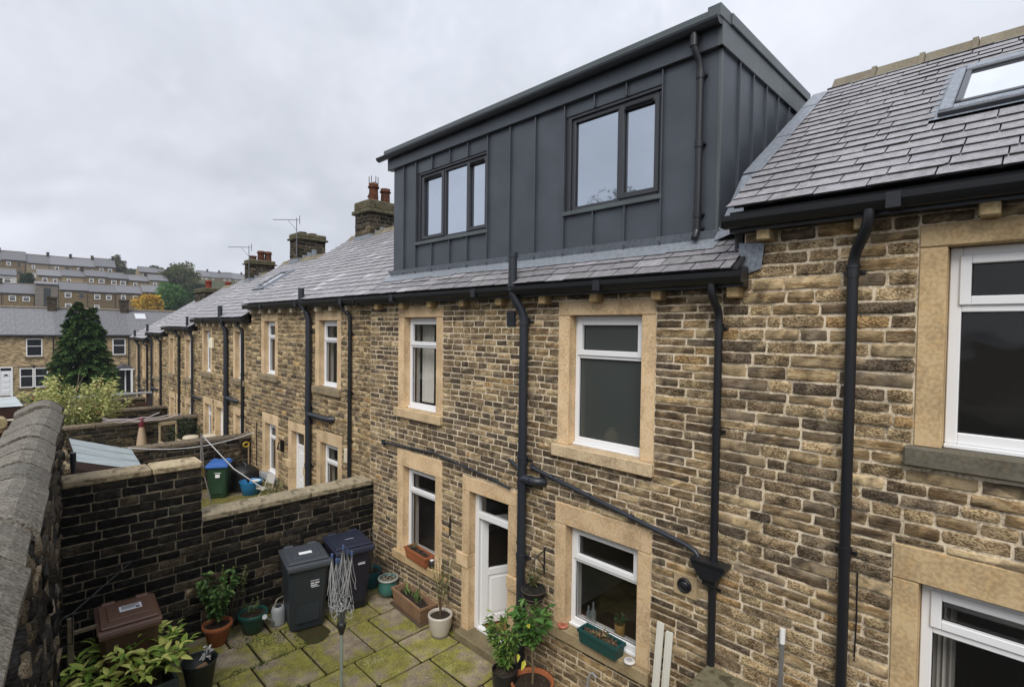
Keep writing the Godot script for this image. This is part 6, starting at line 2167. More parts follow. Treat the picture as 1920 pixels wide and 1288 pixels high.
func build_neighbour_things() -> void:
	var t := thing("shed", "low shed with a pale grey felt roof behind the dark yard wall", "shed")
	var b := Buf.new()
	b.col = Color(0.36, 0.42, 0.46)
	var p := [Vector3(-9.9, 2.27, 3.86), Vector3(-9.9, 1.97, 2.98), Vector3(-13.45, 1.66, 2.6), Vector3(-13.45, 2.05, 3.66)]
	b.quad(p[0], p[1], p[2], p[3])
	var dn := Vector3(0, -0.04, 0)
	b.quad(p[1] + dn, p[0] + dn, p[3] + dn, p[2] + dn)
	put("roof", b, M.felt, t)
	b = Buf.new()
	b.col = Color(0.22, 0.25, 0.27)
	for k in 2:
		var a: Vector3 = p[0].lerp(p[3], 0.33 + 0.34 * k)
		var c: Vector3 = p[1].lerp(p[2], 0.33 + 0.34 * k)
		b.quad(a + Vector3(0.02, 0.006, 0), c + Vector3(0.02, 0.006, 0), c + Vector3(-0.02, 0.006, 0), a + Vector3(-0.02, 0.006, 0))
	put("felt_seam", b, M.felt, t)
	b = Buf.new()
	b.col = Color(0.07, 0.045, 0.04)
	b.bx(Vector3(-13.4, 0.4, 2.7), Vector3(-9.95, 1.6, 3.85))
	for k in 4:
		var a: Vector3 = p[k]
		var c: Vector3 = p[(k + 1) % 4]
		b.quad(a + Vector3(0, -0.13, 0), c + Vector3(0, -0.13, 0), c + Vector3(0, -0.005, 0), a + Vector3(0, -0.005, 0))
	put("fascia", b, M.plain, t)
	t = thing("vent_pipe", "short black vent pipe standing up in front of the grey shed roof", "pipe", Vector3(-8.8, 1.6, 4.0))
	b = Buf.new()
	b.tube([Vector3(0, 0, 0), Vector3(0, 1.0, 0)], 0.028, 12)
	b.tube([Vector3(0, 0.8, 0), Vector3(0, 1.02, 0)], 0.034, 12)
	put("tube", b, M.pipe, t)
	# washing lines
	t = thing("washing_line", "white washing line slung slackly above the neighbouring yard's wall", "washing line")
	b = Buf.new()
	b.col = Color(0.55, 0.56, 0.57)
	var pts := []
	for k in 15:
		var u := k / 14.0
		pts.append(Vector3(lerpf(-13.2, -13.4, u), lerpf(1.75, 1.72, u) - 0.18 * (1.0 - (2 * u - 1) * (2 * u - 1)), lerpf(2.7, 0.03, u)))
	b.tube(pts, 0.012, 5)
	put("cord", b, M.plain, t)
	t = thing("washing_line", "pale cord running down steeply across the front of the green bin", "washing line")
	b = Buf.new()
	b.col = Color(0.5, 0.5, 0.5)
	b.tube([Vector3(-12.9, 1.88, 1.34), Vector3(-12.3, 1.15, 0.86), Vector3(-11.9, 0.74, 0.42), Vector3(-11.8, 0.62, 0.2)], 0.014, 5)
	put("cord", b, M.plain, t)
	t = thing("line_post", "thin grey post holding the cord beside the green bin", "post", Vector3(-12.85, 0.4, 1.38))
	b = Buf.new()
	b.col = Color(0.17, 0.16, 0.15)
	b.tube([Vector3(0, 0, 0), Vector3(0.0, 1.55, 0)], 0.02, 6)
	b.tube([Vector3(0.04, 1.5, 0), Vector3(0.12, 0.6, -0.03), Vector3(0.3, 0.02, -0.12)], 0.014, 5)
	put("post", b, M.plain, t)
	# composter, tub, chair
	t = thing("compost_bin", "black dome shaped compost bin in the corner of the neighbouring yard", "compost bin", Vector3(-13.15, 0.4, 0.36))
	b = Buf.new()
	b.col = Color(0.014, 0.014, 0.015)
	b.lathe(Vector3.ZERO, [Vector2(0.34, 0), Vector2(0.33, 0.3), Vector2(0.30, 0.42), Vector2(0.31, 0.43), Vector2(0.27, 0.5), Vector2(0.15, 0.57), Vector2(0, 0.58)], 20)
	put("body", b, M.satin, t)
	b = Buf.new()
	b.col = Color(0.05, 0.05, 0.055)
	b.tube(path([Vector3(-0.14, 0.55, 0), Vector3(-0.12, 0.64, 0), Vector3(0.12, 0.64, 0), Vector3(0.14, 0.55, 0)], 0.05), 0.02, 6)
	put("lid_handle", b, M.satin, t)
	t = thing("tub", "sky blue plastic tub with a white bowl on it, before the compost bin", "tub", Vector3(-12.6, 0.4, 0.38))
	b = Buf.new()
	b.col = Color(0.02, 0.19, 0.42)
	b.lathe(Vector3.ZERO, [Vector2(0, 0), Vector2(0.19, 0), Vector2(0.25, 0.3), Vector2(0.265, 0.31), Vector2(0.24, 0.31), Vector2(0.22, 0.2), Vector2(0, 0.19)], 20)
	put("body", b, M.satin, t)
	t = thing("bowl", "small white bowl lying on the sky blue tub", "bowl", Vector3(-12.5, 0.66, 0.3))
	b = Buf.new()
	b.col = Color(0.7, 0.69, 0.64)
	b.lathe(Vector3.ZERO, [Vector2(0, 0), Vector2(0.06, 0), Vector2(0.11, 0.07), Vector2(0.1, 0.072), Vector2(0.0, 0.05)], 14)
	put("body", b, M.satin, t)
	t = thing("garden_chair", "folding pale metal garden chair in the neighbouring yard below the sill", "chair", Vector3(-11.85, 0.4, 0.32), deg_to_rad(15))
	t.scale = Vector3.ONE * 0.68
	b = Buf.new()
	b.col = Color(0.42, 0.40, 0.36)
	for sx in [-0.2, 0.2]:
		b.tube([Vector3(sx, 0, -0.2), Vector3(sx, 0.45, 0.1), Vector3(sx, 0.5, 0.2)], 0.015, 6)
		b.tube([Vector3(sx, 0, 0.25), Vector3(sx, 0.42, -0.12), Vector3(sx, 0.85, -0.25)], 0.015, 6)
	put("frame", b, M.satin, t)
	b = Buf.new()
	b.col = Color(0.38, 0.35, 0.3)
	b.cb(Vector3(-0.2, 0.42, -0.15), Vector3(0.2, 0.45, 0.22), 0.01)
	put("seat", b, M.plain, t)
	b = Buf.new()
	b.col = Color(0.42, 0.41, 0.38)
	b.xf = Transform3D(Basis(Vector3.RIGHT, -0.28), Vector3(0, 0.55, -0.17))
	b.cb(Vector3(-0.19, 0, -0.01), Vector3(0.19, 0.32, 0.015), 0.02)
	put("backrest", b, M.plain, t)
	t = thing("shrub", "straggly pale green plant beside the folding garden chair", "plant", Vector3(-11.45, 0.4, 0.3))
	var sh := shrub(t, Vector3.ZERO, 0.55, 0.35, 12, 16, Color(0.15, 0.12, 0.07), 0.007)
	joined_leaves(t, sh, [Color(0.14, 0.17, 0.06), Color(0.2, 0.2, 0.08)], 0.09, 0.022)
	t = thing("clothes_prop", "wooden pole with a yellow hoop standing in the corner behind the compost bin", "pole", Vector3(-13.55, 0.4, 0.12))
	b = Buf.new()
	b.col = Color(0.3, 0.22, 0.14)
	b.tube([Vector3(0, 0, 0), Vector3(0, 0.95, 0)], 0.02, 6)
	put("shaft", b, M.plain, t)
	b = Buf.new()
	b.col = Color(0.55, 0.38, 0.03)
	pts = []
	for k in 13: pts.append(Vector3(0, 1.0 + 0.06 * sin(TAU * k / 12.0), 0.06 + 0.07 * cos(TAU * k / 12.0)))
	b.tube(pts, 0.018, 5)
	put("hoop", b, M.satin, t)
	# the next yard: parasol, chair, stools, bush
	t = thing("parasol", "closed beige parasol with a red top leaning on the far yard wall", "parasol", Vector3(-18.45, 0.25, 1.55))
	b = Buf.new()
	b.col = Color(0.50, 0.38, 0.27)
	b.tube([Vector3(0, 0.45, 0), Vector3(0, 0.75, 0), Vector3(0, 1.12, 0)], [0.15, 0.12, 0.06], 9)
	put("canopy", b, M.plain, t)
	b = Buf.new()
	b.col = Color(0.13, 0.02, 0.03)
	b.lathe(Vector3(0, 1.08, 0), [Vector2(0.07, 0), Vector2(0.1, 0.08), Vector2(0.06, 0.2), Vector2(0.08, 0.26), Vector2(0.0, 0.34)], 9)
	put("top", b, M.plain, t)
	b = Buf.new()
	b.col = Color(0.2, 0.18, 0.15)
	b.tube([Vector3(0, 0, 0), Vector3(0, 0.5, 0)], 0.025, 6)
	put("pole", b, M.plain, t)
	t = thing("garden_chair", "slatted pale wooden armchair in the yard of the folded parasol", "chair", Vector3(-17.7, 0.3, 0.95), deg_to_rad(100))
	for q in [[Vector3(-0.25, 0, -0.22), Vector3(-0.2, 1.2, -0.17), "leg"], [Vector3(0.2, 0, -0.22), Vector3(0.25, 1.2, -0.17), "leg"], [Vector3(-0.25, 0, 0.2), Vector3(-0.2, 0.6, 0.25), "leg"], [Vector3(0.2, 0, 0.2), Vector3(0.25, 0.6, 0.25), "leg"], [Vector3(-0.25, 0.42, -0.2), Vector3(0.25, 0.46, 0.25), "seat"], [Vector3(-0.25, 1.1, -0.21), Vector3(0.25, 1.2, -0.17), "back_rail"], [Vector3(-0.27, 0.6, -0.2), Vector3(-0.2, 0.64, 0.27), "armrest"], [Vector3(0.2, 0.6, -0.2), Vector3(0.27, 0.64, 0.27), "armrest"]]:
		b = Buf.new()
		b.col = Color(0.42, 0.35, 0.24)
		b.cb(q[0], q[1], 0.008)
		put(q[2], b, M.wood, t)
	for q in [[-16.9, 0.62, "pale round stool top nearer the parasol, just above the wall coping"], [-16.75, 0.18, "pale round stool top nearer the house, just above the wall coping"]]:
		t = thing("stool", q[2], "stool", Vector3(q[0], 0.3, q[1]))
		b = Buf.new()
		b.col = Color(0.5, 0.44, 0.33)
		b.lathe(Vector3(0, 0.82, 0), [Vector2(0.05, -0.06), Vector2(0.2, -0.05), Vector2(0.22, 0.0), Vector2(0.18, 0.05), Vector2(0, 0.06)], 14)
		put("seat", b, M.plain, t)
		for k in 3:
			b = Buf.new()
			b.col = Color(0.3, 0.24, 0.16)
			b.tube([Vector3(cos(k * 2.1) * 0.2, 0, sin(k * 2.1) * 0.2), Vector3(cos(k * 2.1) * 0.1, 0.78, sin(k * 2.1) * 0.1)], 0.02, 5)
			put("leg", b, M.plain, t)
	t = thing("shrub", "small dark evergreen shrub in the corner of the parasol yard", "plant", Vector3(-18.1, 0.25, 0.5))
	b = Buf.new()
	for k in 1400:
		var q := rv()
		if q.length() > 1.0: continue
		b.col = Color(0.03, 0.045, 0.028) * rf(0.5, 1.8)
		b.chip(Vector3(0, 0.65, 0) + q * Vector3(0.32, 0.6, 0.42), (q + rv() * 0.6).normalized(), rv().normalized(), 0.14, 0.04)
	put("foliage", b, M.leaf_far, t, "stuff")
	t = thing("washing_line", "tangle of white and pink line above the wall behind the parasol", "washing line")
	b = Buf.new()
	b.col = Color(0.55, 0.5, 0.52)
	for j in 3:
		pts = []
		for k in 11:
			var u := k / 10.0
			pts.append(Vector3(-18.4, 1.62 + 0.04 * j - 0.12 * sin(u * PI) + rf(-0.03, 0.03), lerpf(2.5, 0.5 + 0.3 * j, u)))
		b.tube(pts, 0.012, 4)
	put("cord", b, M.plain, t)
	# beyond the back wall: another shed and timber
	t = thing("shed", "brown shed with a pale blue grey flat roof beyond the back wall", "shed")
	b = Buf.new()
	b.col = Color(0.45, 0.5, 0.54)
	b.quad(Vector3(-13.0, 2.84, 4.36), Vector3(-13.0, 2.84, 8.0), Vector3(-17.0, 2.62, 8.0), Vector3(-17.0, 2.62, 4.36))
	put("roof", b, M.felt, t)
	for k in 5:
		b = Buf.new()
		b.col = Color(0.06, 0.032, 0.03) * rf(0.85, 1.15)
		b.bx(Vector3(-13.02 - 0.004 * (k % 2), 1.2 + k * 0.325, 4.4), Vector3(-13.06, 1.52 + k * 0.325, 8.0))
		put("board", b, M.wood, t)
	b = Buf.new()
	b.col = Color(0.06, 0.035, 0.033)
	b.bx(Vector3(-16.9, 0.5, 4.42), Vector3(-13.07, 2.58, 7.9))
	put("wall", b, M.wood, t)
	t = thing("timber_rail", "weathered timber rail with a round log end beyond the back wall", "timber", Vector3(-11.0, 0, 5.0))
	b = Buf.new()
	b.col = Color(0.30, 0.22, 0.13)
	b.cb(Vector3(-1.8, 2.40, -0.62), Vector3(-1.68, 2.51, 3.0), 0.01)
	put("rail", b, M.wood, t)
	b = Buf.new()
	b.col = Color(0.36, 0.30, 0.18)
	b.tube([Vector3(-1.9, 2.6, -0.32), Vector3(-1.5, 2.6, -0.32)], 0.09, 12)
	put("log", b, M.wood, t)
	b = Buf.new()
	b.col = Color(0.45, 0.42, 0.36)
	b.cb(Vector3(-1.85, 2.60, -0.6), Vector3(-1.7, 2.63, 3.0), 0.01)
	put("capping", b, M.wood, t)
	# conifer and the pale shrub
	conifer()
	t = thing("shrub", "spreading yellow green shrub with arching sprays beyond the back wall", "plant", Vector3(-20.3, 0.0, 3.1))
	b = Buf.new()
	for k in 60:
		var a := rf(0, TAU)
		var tip := Vector3(cos(a) * rf(0.4, 0.9), rf(1.3, 2.75), sin(a) * rf(0.4, 1.25) - 0.15)
		if k == 0: tip = Vector3(0.4, 1.95, -1.55)
		var st := Vector3(rf(-0.1, 0.1), 0.2, rf(-0.1, 0.1))
		var mid := st.lerp(tip, 0.55) + Vector3(0, 0.5, 0)
		for j in 130:
			var u := rf(0.25, 1.0)
			var q := st.lerp(mid, u).lerp(mid.lerp(tip, u), u) + rv() * 0.13
			b.col = Color(0.52, 0.51, 0.21).lerp(Color(0.12, 0.18, 0.05), rf(0, 1) * (1.15 - u * 0.7)) * rf(0.8, 1.2)
			if rng.randf() < 0.02: b.col = Color(0.35, 0.14, 0.05)
			b.chip(q, (Vector3(cos(a), rf(-0.5, 0.5), sin(a)) + rv() * 0.8).normalized(), rv().normalized(), rf(0.09, 0.17), rf(0.04, 0.075))
	put("foliage", b, M.leafy, t, "stuff")
	for k in 7:
		b = Buf.new()
		b.col = Color(0.22, 0.18, 0.11)
		b.tube([Vector3(0, 0, 0), Vector3(rf(-0.2, 0.2), 1.4, rf(-0.3, 0.3)), Vector3(rf(-0.3, 0.3), rf(1.9, 2.9), rf(-0.9, -0.2))], [0.025, 0.016, 0.006], 5)
		put("stem", b, M.plain, t)

func conifer() -> void:
	var t := thing("conifer", "dark green conifer with a double top standing before the far terrace", "tree", Vector3(-46.0, -1.6, 0.35))
	var b := Buf.new()
	b.col = Color(0.06, 0.04, 0.025)
	b.tube([Vector3(0, 0, 0), Vector3(0, 3, 0.1), Vector3(0, 7.0, 0.2)], [0.2, 0.13, 0.03], 8)
	b.tube([Vector3(0, 2, 0), Vector3(0, 4.5, -0.6), Vector3(0, 6.8, -0.85)], [0.12, 0.08, 0.03], 8)
	put("trunk", b, M.rubble, t)
	b = Buf.new()
	for top in [[Vector3(0, 0.4, 0.15), 7.25, 2.3], [Vector3(0.2, 0.4, -0.62), 6.85, 2.0], [Vector3(0.3, 0.4, -0.22), 6.7, 2.5]]:
		var o: Vector3 = top[0]
		var H: float = top[1]
		for k in 330:
			var u := pow(rng.randf(), 0.75)
			var y := H * (1.0 - (floorf(u * 21.0) + 0.5 + rf(-0.3, 0.3)) / 21.0)
			var r: float = top[2] * (0.02 + 0.98 * pow(u, 0.76)) * rf(0.72, 1.08)
			var a := rf(0, TAU)
			var d := Vector3(cos(a), 0, sin(a))
			var root := o * Vector3(1, 0, 1) + Vector3(0, y + 0.3, 0)
			var tip := root + d * r - Vector3(0, 0.15 + 0.12 * r, 0)
			var s := d.cross(Vector3.UP)
			for j in 80:
				var f := sqrt(rng.randf())
				var wdt := (0.08 + 0.17 * r) * (1.0 - f * 0.6)
				var q := root.lerp(tip, f) + s * rf(-wdt, wdt) + Vector3(0, rf(-0.09, 0.07) + 0.1 * sin(f * PI), 0)
				b.col = Color(0.026, 0.060, 0.020).lerp(Color(0.135, 0.225, 0.065), rf(0.0, 1.0) * f * f) * rf(0.75, 1.25)
				b.chip(q, (d + s * rf(-0.8, 0.8) + Vector3(0, rf(-0.5, 0.15), 0)).normalized(), (s + Vector3(0, rf(-0.4, 0.4), 0)).normalized(), rf(0.16, 0.32), rf(0.07, 0.13))
	put("crown", b, M.leaf_far, t, "stuff")

# ---------------------------------------------------------------- land and town beyond
func ground_h(x: float) -> float:
	var pts := [[-420, 31], [-330, 30], [-233, 18.0], [-224, 17.6], [-204, 12.4], [-195, 12.0], [-174, 5.8], [-164, 5.6], [-96, -0.6], [-75, -2.3], [-62, -2.4], [-44, -1.7], [-29, -0.9], [-10, -0.45], [60, -0.45]]
	for i in pts.size() - 1:
		if x <= pts[i + 1][0]:
			return lerpf(pts[i][1], pts[i + 1][1], clampf((x - pts[i][0]) / (pts[i + 1][0] - pts[i][0]), 0, 1))
	return -0.45

func build_land() -> void:
	var b := Buf.new()
	var xs := [-600.0, -500.0, -420.0, -370.0, -330.0, -290.0, -260.0, -233.0, -224.0, -204.0, -195.0, -174.0, -164.0, -130.0, -96.0, -75.0, -62.0, -44.0, -29.0, -10.0, 20.0, 60.0]
	var zs := [-420.0, -300.0, -200.0, -140.0, -110.0, -90.0, -70.0, -50.0, -35.0, -20.0, -10.0, 0.0, 10.0, 20.0, 40.0, 80.0, 160.0, 300.0]
	for i in xs.size() - 1:
		for j in zs.size() - 1:
			var p := []
			for q in [[i, j + 1], [i + 1, j + 1], [i + 1, j], [i, j]]:
				p.append(Vector3(xs[q[0]], ground_h(xs[q[0]]), zs[q[1]]))
			b.col = Color(0.075, 0.085, 0.04) if xs[i] < -70.0 else Color(0.10, 0.09, 0.06)
			b.quad(p[0], p[1], p[2], p[3])
	put("ground", b, M.hill, self, "structure")

# a far house: front towards +x, centre of its front at 'at', local x along its width
func far_house(label: String, at: Vector3, w: float, d: float, eave: float, rise: float, wins: Array, o := {}) -> Node3D:
	var t := thing("terraced_house", label, "house", at, PI / 2, o.get("group", ""))
	var b := Buf.new()
	var hw := w * 0.5
	b.col = o.get("col", Color(0.46, 0.36, 0.23)) * rf(0.88, 1.12)
	var y0: float = o.get("y0", -1.5)
	b.bx(Vector3(-hw, y0, -d), Vector3(hw, eave, 0))
	b.tri(Vector3(-hw, eave, 0), Vector3(-hw, eave + rise, -d * 0.5), Vector3(-hw, eave, -d))
	b.tri(Vector3(hw, eave, -d), Vector3(hw, eave + rise, -d * 0.5), Vector3(hw, eave, 0))
	put("wall", b, M.coursed if o.get("coursed", true) else M.mortar, t)
	b = Buf.new()
	b.col = Color(0.22, 0.22, 0.235) * rf(0.85, 1.2)
	var e := 0.18
	var k := rise / (d * 0.5)
	for s in [0, 1]:
		var z0 := e if s == 0 else -d - e
		var a := Vector3(-hw, eave - e * k, z0)
		var c := Vector3(hw, eave - e * k, z0)
		var r0 := Vector3(-hw, eave + rise, -d * 0.5)
		var r1 := Vector3(hw, eave + rise, -d * 0.5)
		var up := Vector3(0, 0.1, 0)
		b.quad(a + up, c + up, r1 + up, r0 + up)
		b.quad(a, c, c + up, a + up)
		b.quad(a, a + up, r0 + up, r0)
		b.quad(c, c + up, r1 + up, r1)
	var roof := put("roof", b, M.rows, t)
	b = Buf.new()
	b.col = Color(0.22, 0.19, 0.15)
	b.prism([Vector2(-0.2, 0), Vector2(0.2, 0), Vector2(0, 0.14)], Vector3(-hw, eave + rise + 0.06, -d * 0.5), Vector3(hw, eave + rise + 0.06, -d * 0.5), Vector3(0, 0, -1), Vector3.UP)
	put("ridge", b, M.mortar, roof)
	b = Buf.new()
	b.bx(Vector3(-hw, eave - e * k - 0.08, 0.16), Vector3(hw, eave - e * k + 0.04, 0.3))
	put("gutter", b, M.black, t)
	for q in wins:
		var f := Buf.new()
		var x0: float = q[0]
		var x1: float = q[1]
		var v0: float = q[2]
		var v1: float = q[3]
		f.col = Color(0.72, 0.72, 0.72) if q.size() < 5 else q[4]
		var fw: float = o.get("fw", 0.09)
		f.bx(Vector3(x0, v0, -0.05), Vector3(x0 + fw, v1, 0.03))
		f.bx(Vector3(x1 - fw, v0, -0.05), Vector3(x1, v1, 0.03))
		f.bx(Vector3(x0 + fw, v0, -0.05), Vector3(x1 - fw, v0 + fw, 0.03))
		f.bx(Vector3(x0 + fw, v1 - fw, -0.05), Vector3(x1 - fw, v1, 0.03))
		f.bx(Vector3(x0 + fw, lerpf(v0, v1, 0.56), -0.05), Vector3(x1 - fw, lerpf(v0, v1, 0.56) + fw * 0.7, 0.028))
		var win := put("window", f, M.plain, t)
		f = Buf.new()
		f.quad(Vector3(x0 + fw * 0.9, v0 + fw * 0.9, 0.012), Vector3(x1 - fw * 0.9, v0 + fw * 0.9, 0.012), Vector3(x1 - fw * 0.9, v1 - fw * 0.9, 0.012), Vector3(x0 + fw * 0.9, v1 - fw * 0.9, 0.012))
		put("pane", f, M.dark_glass, win)
		f = Buf.new()
		f.col = Color(0.20, 0.16, 0.11)
		f.bx(Vector3(x0 - 0.12, v0 - 0.16, 0.002), Vector3(x1 + 0.12, v0 - 0.01, 0.09))
		f.bx(Vector3(x0 - 0.12, v1 + 0.005, 0.002), Vector3(x1 + 0.12, v1 + 0.2, 0.035))
		put("sill", f, M.mortar, win)
	for c in o.get("chim", []):
		b = Buf.new()
		b.col = Color(0.085, 0.07, 0.052)
		var cz := -d * 0.5
		b.bx(Vector3(c - 0.35, eave + rise - 0.9, cz - 0.5), Vector3(c + 0.35, eave + rise + 1.0, cz + 0.5))
		b.bx(Vector3(c - 0.43, eave + rise + 1.0, cz - 0.58), Vector3(c + 0.43, eave + rise + 1.18, cz + 0.58))
		var ch := put("chimney", b, M.coursed, roof)
	for c in o.get("pipes", []):
		b = Buf.new()
		b.tube([Vector3(c, eave - 0.1, 0.09), Vector3(c, y0 + 0.3, 0.09)], 0.055, 6)
		put("downpipe", b, M.black, t)
	return t

func build_far() -> void:
	# the terrace across the end of the yards
	var g := "terrace across the end of the yards"
	var gy := -2.4
	var X := -65.0
	var base := Vector3(X, gy, 0)
	var o := {"group": g, "y0": -0.5, "fw": 0.085, "pipes": [2.75]}
	var E := 3.42 - gy
	var house := func(label: String, zc: float, wins: Array, extra: Dictionary) -> Node3D:
		return far_house(label, Vector3(X, gy, zc), 5.8, 7.0, E, 2.45, wins, o.merged(extra, true))
	var up := [-gy + 1.36, -gy + 3.0]
	# local x = -z: x = zc - z
	house.call("far terraced house at the left end, its windows just outside the view", 9.0, [[-1.5, -0.3, up[0], up[1]]], {})
	var t: Node3D = house.call("far terraced house with the white panelled door and wide white ground floor window", 3.2, [[0.85, 1.98, up[0], up[1]], [0.4, 1.35, -gy - 1.5, -gy + 0.3], [1.4, 2.35, -gy - 1.5, -gy + 0.3]], {"chim": [2.9]})
	var b := Buf.new()
	b.col = Color(0.72, 0.73, 0.75)
	b.bx(Vector3(-0.85, -gy - 2.2, 0.0), Vector3(-0.15, -gy + 0.1, 0.06))
	b.bx(Vector3(-0.95, -gy - 2.3, 0.0), Vector3(-0.85, -gy + 0.45, 0.08))
	b.bx(Vector3(-0.15, -gy - 2.3, 0.0), Vector3(-0.05, -gy + 0.45, 0.08))
	b.bx(Vector3(-0.95, -gy + 0.36, 0.0), Vector3(-0.05, -gy + 0.46, 0.081))
	for k in 4:
		b.bx(Vector3(-0.72, -gy - 1.9 + k * 0.5, 0.06), Vector3(-0.28, -gy - 1.6 + k * 0.5, 0.08))
	var dr := put("door", b, M.plain, t)
	b = Buf.new()
	b.quad(Vector3(-0.85, -gy + 0.12, 0.03), Vector3(-0.15, -gy + 0.12, 0.03), Vector3(-0.15, -gy + 0.36, 0.03), Vector3(-0.85, -gy + 0.36, 0.03))
	b.quad(Vector3(-0.66, -gy - 0.35, 0.083), Vector3(-0.34, -gy - 0.35, 0.083), Vector3(-0.42, -gy - 0.2, 0.083), Vector3(-0.58, -gy - 0.2, 0.083))
	put("pane", b, M.dark_glass, dr)
	t = house.call("far terraced house with the small gabled porch, behind the conifer", -2.6, [[1.43, 2.5, up[0], up[1]], [-2.0, -0.9, up[0], up[1]], [-2.2, -0.6, -gy - 1.5, -gy + 0.3]], {"chim": [2.9]})
	b = Buf.new()
	b.col = Color(0.14, 0.14, 0.15)
	b.prism([Vector2(-0.85, 0), Vector2(0.85, 0), Vector2(0.0, 0.5)], Vector3(2.25, -gy + 0.0, 0.0), Vector3(2.25, -gy + 0.0, 1.2), Vector3.RIGHT, Vector3.UP)
	var po := put("porch", b, M.rows, t)
	b = Buf.new()
	b.col = Color(0.7, 0.7, 0.7)
	b.bx(Vector3(1.45, -gy - 0.12, 0.02), Vector3(3.05, -gy + 0.0, 1.22))
	b.bx(Vector3(2.75, -gy - 2.4, 1.05), Vector3(2.9, -gy - 0.12, 1.2))
	b.bx(Vector3(2.35, -gy - 2.4, 0.4), Vector3(2.45, -gy - 0.12, 0.5))
	put("porch_frame", b, M.plain, po)
	b = Buf.new()
	b.quad(Vector3(1.5, -gy - 2.4, 0.02), Vector3(2.9, -gy - 2.4, 0.02), Vector3(2.9, -gy - 0.12, 0.02), Vector3(1.5, -gy - 0.12, 0.02))
	put("porch_glass", b, M.dark_glass, po)
	t = house.call("far terraced house with a small white roof window, meeting the stepped row", -8.4, [], {})
	b = Buf.new()
	b.col = Color(0.5, 0.52, 0.55)
	var rk := 2.45 / 3.5
	for q in [[0.0, 0.9, 0.55, 1.15, 0.16]]:
		b.quad(Vector3(-2.1, E + rk * 2.1 + 0.16, -2.1), Vector3(-1.15, E + rk * 2.1 + 0.16, -2.1), Vector3(-1.15, E + rk * 2.9 + 0.16, -2.9), Vector3(-2.1, E + rk * 2.9 + 0.16, -2.9))
	put("roof_window", b, M.gloss, t)
	house.call("far terraced house mostly hidden behind the stepped row", -14.2, [], {})

	# rows up the hillside
	var stone_cols := [Color(0.28, 0.22, 0.135), Color(0.23, 0.175, 0.10), Color(0.35, 0.28, 0.18), Color(0.19, 0.145, 0.09), Color(0.32, 0.265, 0.19)]
	var row := func(n: int, x: float, z0: float, w: float, eave_y: float, rise: float, names: Array, group: String, storeys: int, shown: Array) -> void:
		var gh := ground_h(x)
		for i in n:
			var zc := z0 - w * (i + 0.5)
			var e := eave_y - gh + rf(-0.45, 0.45)
			var ws := []
			for s in storeys:
				var v := e - 1.9 - s * 2.7
				if v < -0.6: continue
				ws.append([-w * 0.3 + rf(-0.2, 0.2), -w * 0.3 + rf(0.85, 1.25), v, v + 1.25])
				if rng.randf() < 0.75:
					ws.append([w * 0.12 + rf(-0.2, 0.2), w * 0.12 + rf(0.9, 1.3), v, v + 1.2, pick([Color(0.72, 0.72, 0.72), Color(0.6, 0.6, 0.58), Color(0.12, 0.1, 0.09)])])
			var h := far_house(names[i % names.size()], Vector3(x, gh, zc), w - 0.01, 6.5, e, rise, ws, {"group": group, "col": pick(stone_cols), "fw": 0.16, "coursed": false, "chim": ([w * 0.5 - 0.4] if shown.has(i) or rng.randf() < 0.7 else []), "pipes": [w * 0.45], "y0": -3.0})
	row.call(4, -170.0, 19.0, 5.6, 11.7, 2.3, ["hillside house in the nearest row, at the left edge of the view", "hillside house in the nearest row, second from the left edge", "hillside house in the nearest row with an arched pale doorway", "hillside house at the right end of the nearest row's left terrace"], "nearest hillside row", 2, [1])
	row.call(4, -168.0, -7.6, 5.6, 12.9, 2.0, ["hillside house left of the conifer's top, nearest row", "hillside house just above the conifer's top, nearest row", "hillside house with paired white windows, above the far terrace's right chimney", "hillside house right end of the nearest row, by the yellow tree"], "nearest hillside row", 2, [])
	far_house("hillside house with a tall dark glazed stair in a gap of the nearest row", Vector3(-169.0, ground_h(-169.0), -5.4), 4.2, 6.0, 8.2, 0.6, [[-0.6, 0.7, 0.6, 7.2, Color(0.03, 0.045, 0.04)]], {"group": "nearest hillside row", "col": Color(0.24, 0.22, 0.2), "fw": 0.14, "coursed": false, "y0": -3.0})
	far_house("white rendered hillside house at the left edge, middle row", Vector3(-200.0, ground_h(-200.0), 5.0), 12.0, 6.5, 17.6 - ground_h(-200.0), 1.9, [[-4.5, -3.2, 3.2, 4.5], [-1.0, 0.6, 3.2, 4.5], [3.4, 4.9, 3.2, 4.5]], {"col": Color(0.74, 0.75, 0.76), "fw": 0.16, "coursed": false, "y0": -3.0})
	row.call(6, -200.0, -5.2, 5.3, 18.4, 1.9, ["hillside house at the left end of the middle row, beside the dark bush", "hillside house second in the middle row", "hillside house third in the middle row, with a white bay", "hillside house fourth in the middle row, chimney on its roof", "hillside house fifth in the middle row", "hillside house at the right end of the middle row, below the broad tree"], "middle hillside row", 2, [3])
	row.call(8, -230.0, 19.0, 5.8, 24.2, 2.9, ["hillside house at the left edge of the top row", "hillside house second in the top row", "hillside house third in the top row, below the first chimney", "hillside house fourth in the top row", "hillside house fifth in the top row, below the middle chimney", "hillside house sixth in the top row", "hillside house seventh in the top row, with the third chimney", "hillside house at the right end of the top row, beside the pale tree"], "top hillside row", 2, [2, 4, 6])
	row.call(3, -217.0, -32.0, 5.5, 22.3, 1.9, ["hillside house with the orange brown gable between the rows", "hillside house between the rows, in the middle of its short terrace", "hillside house of the short terrace left of the broad tree"], "short hillside terrace", 1, [1])
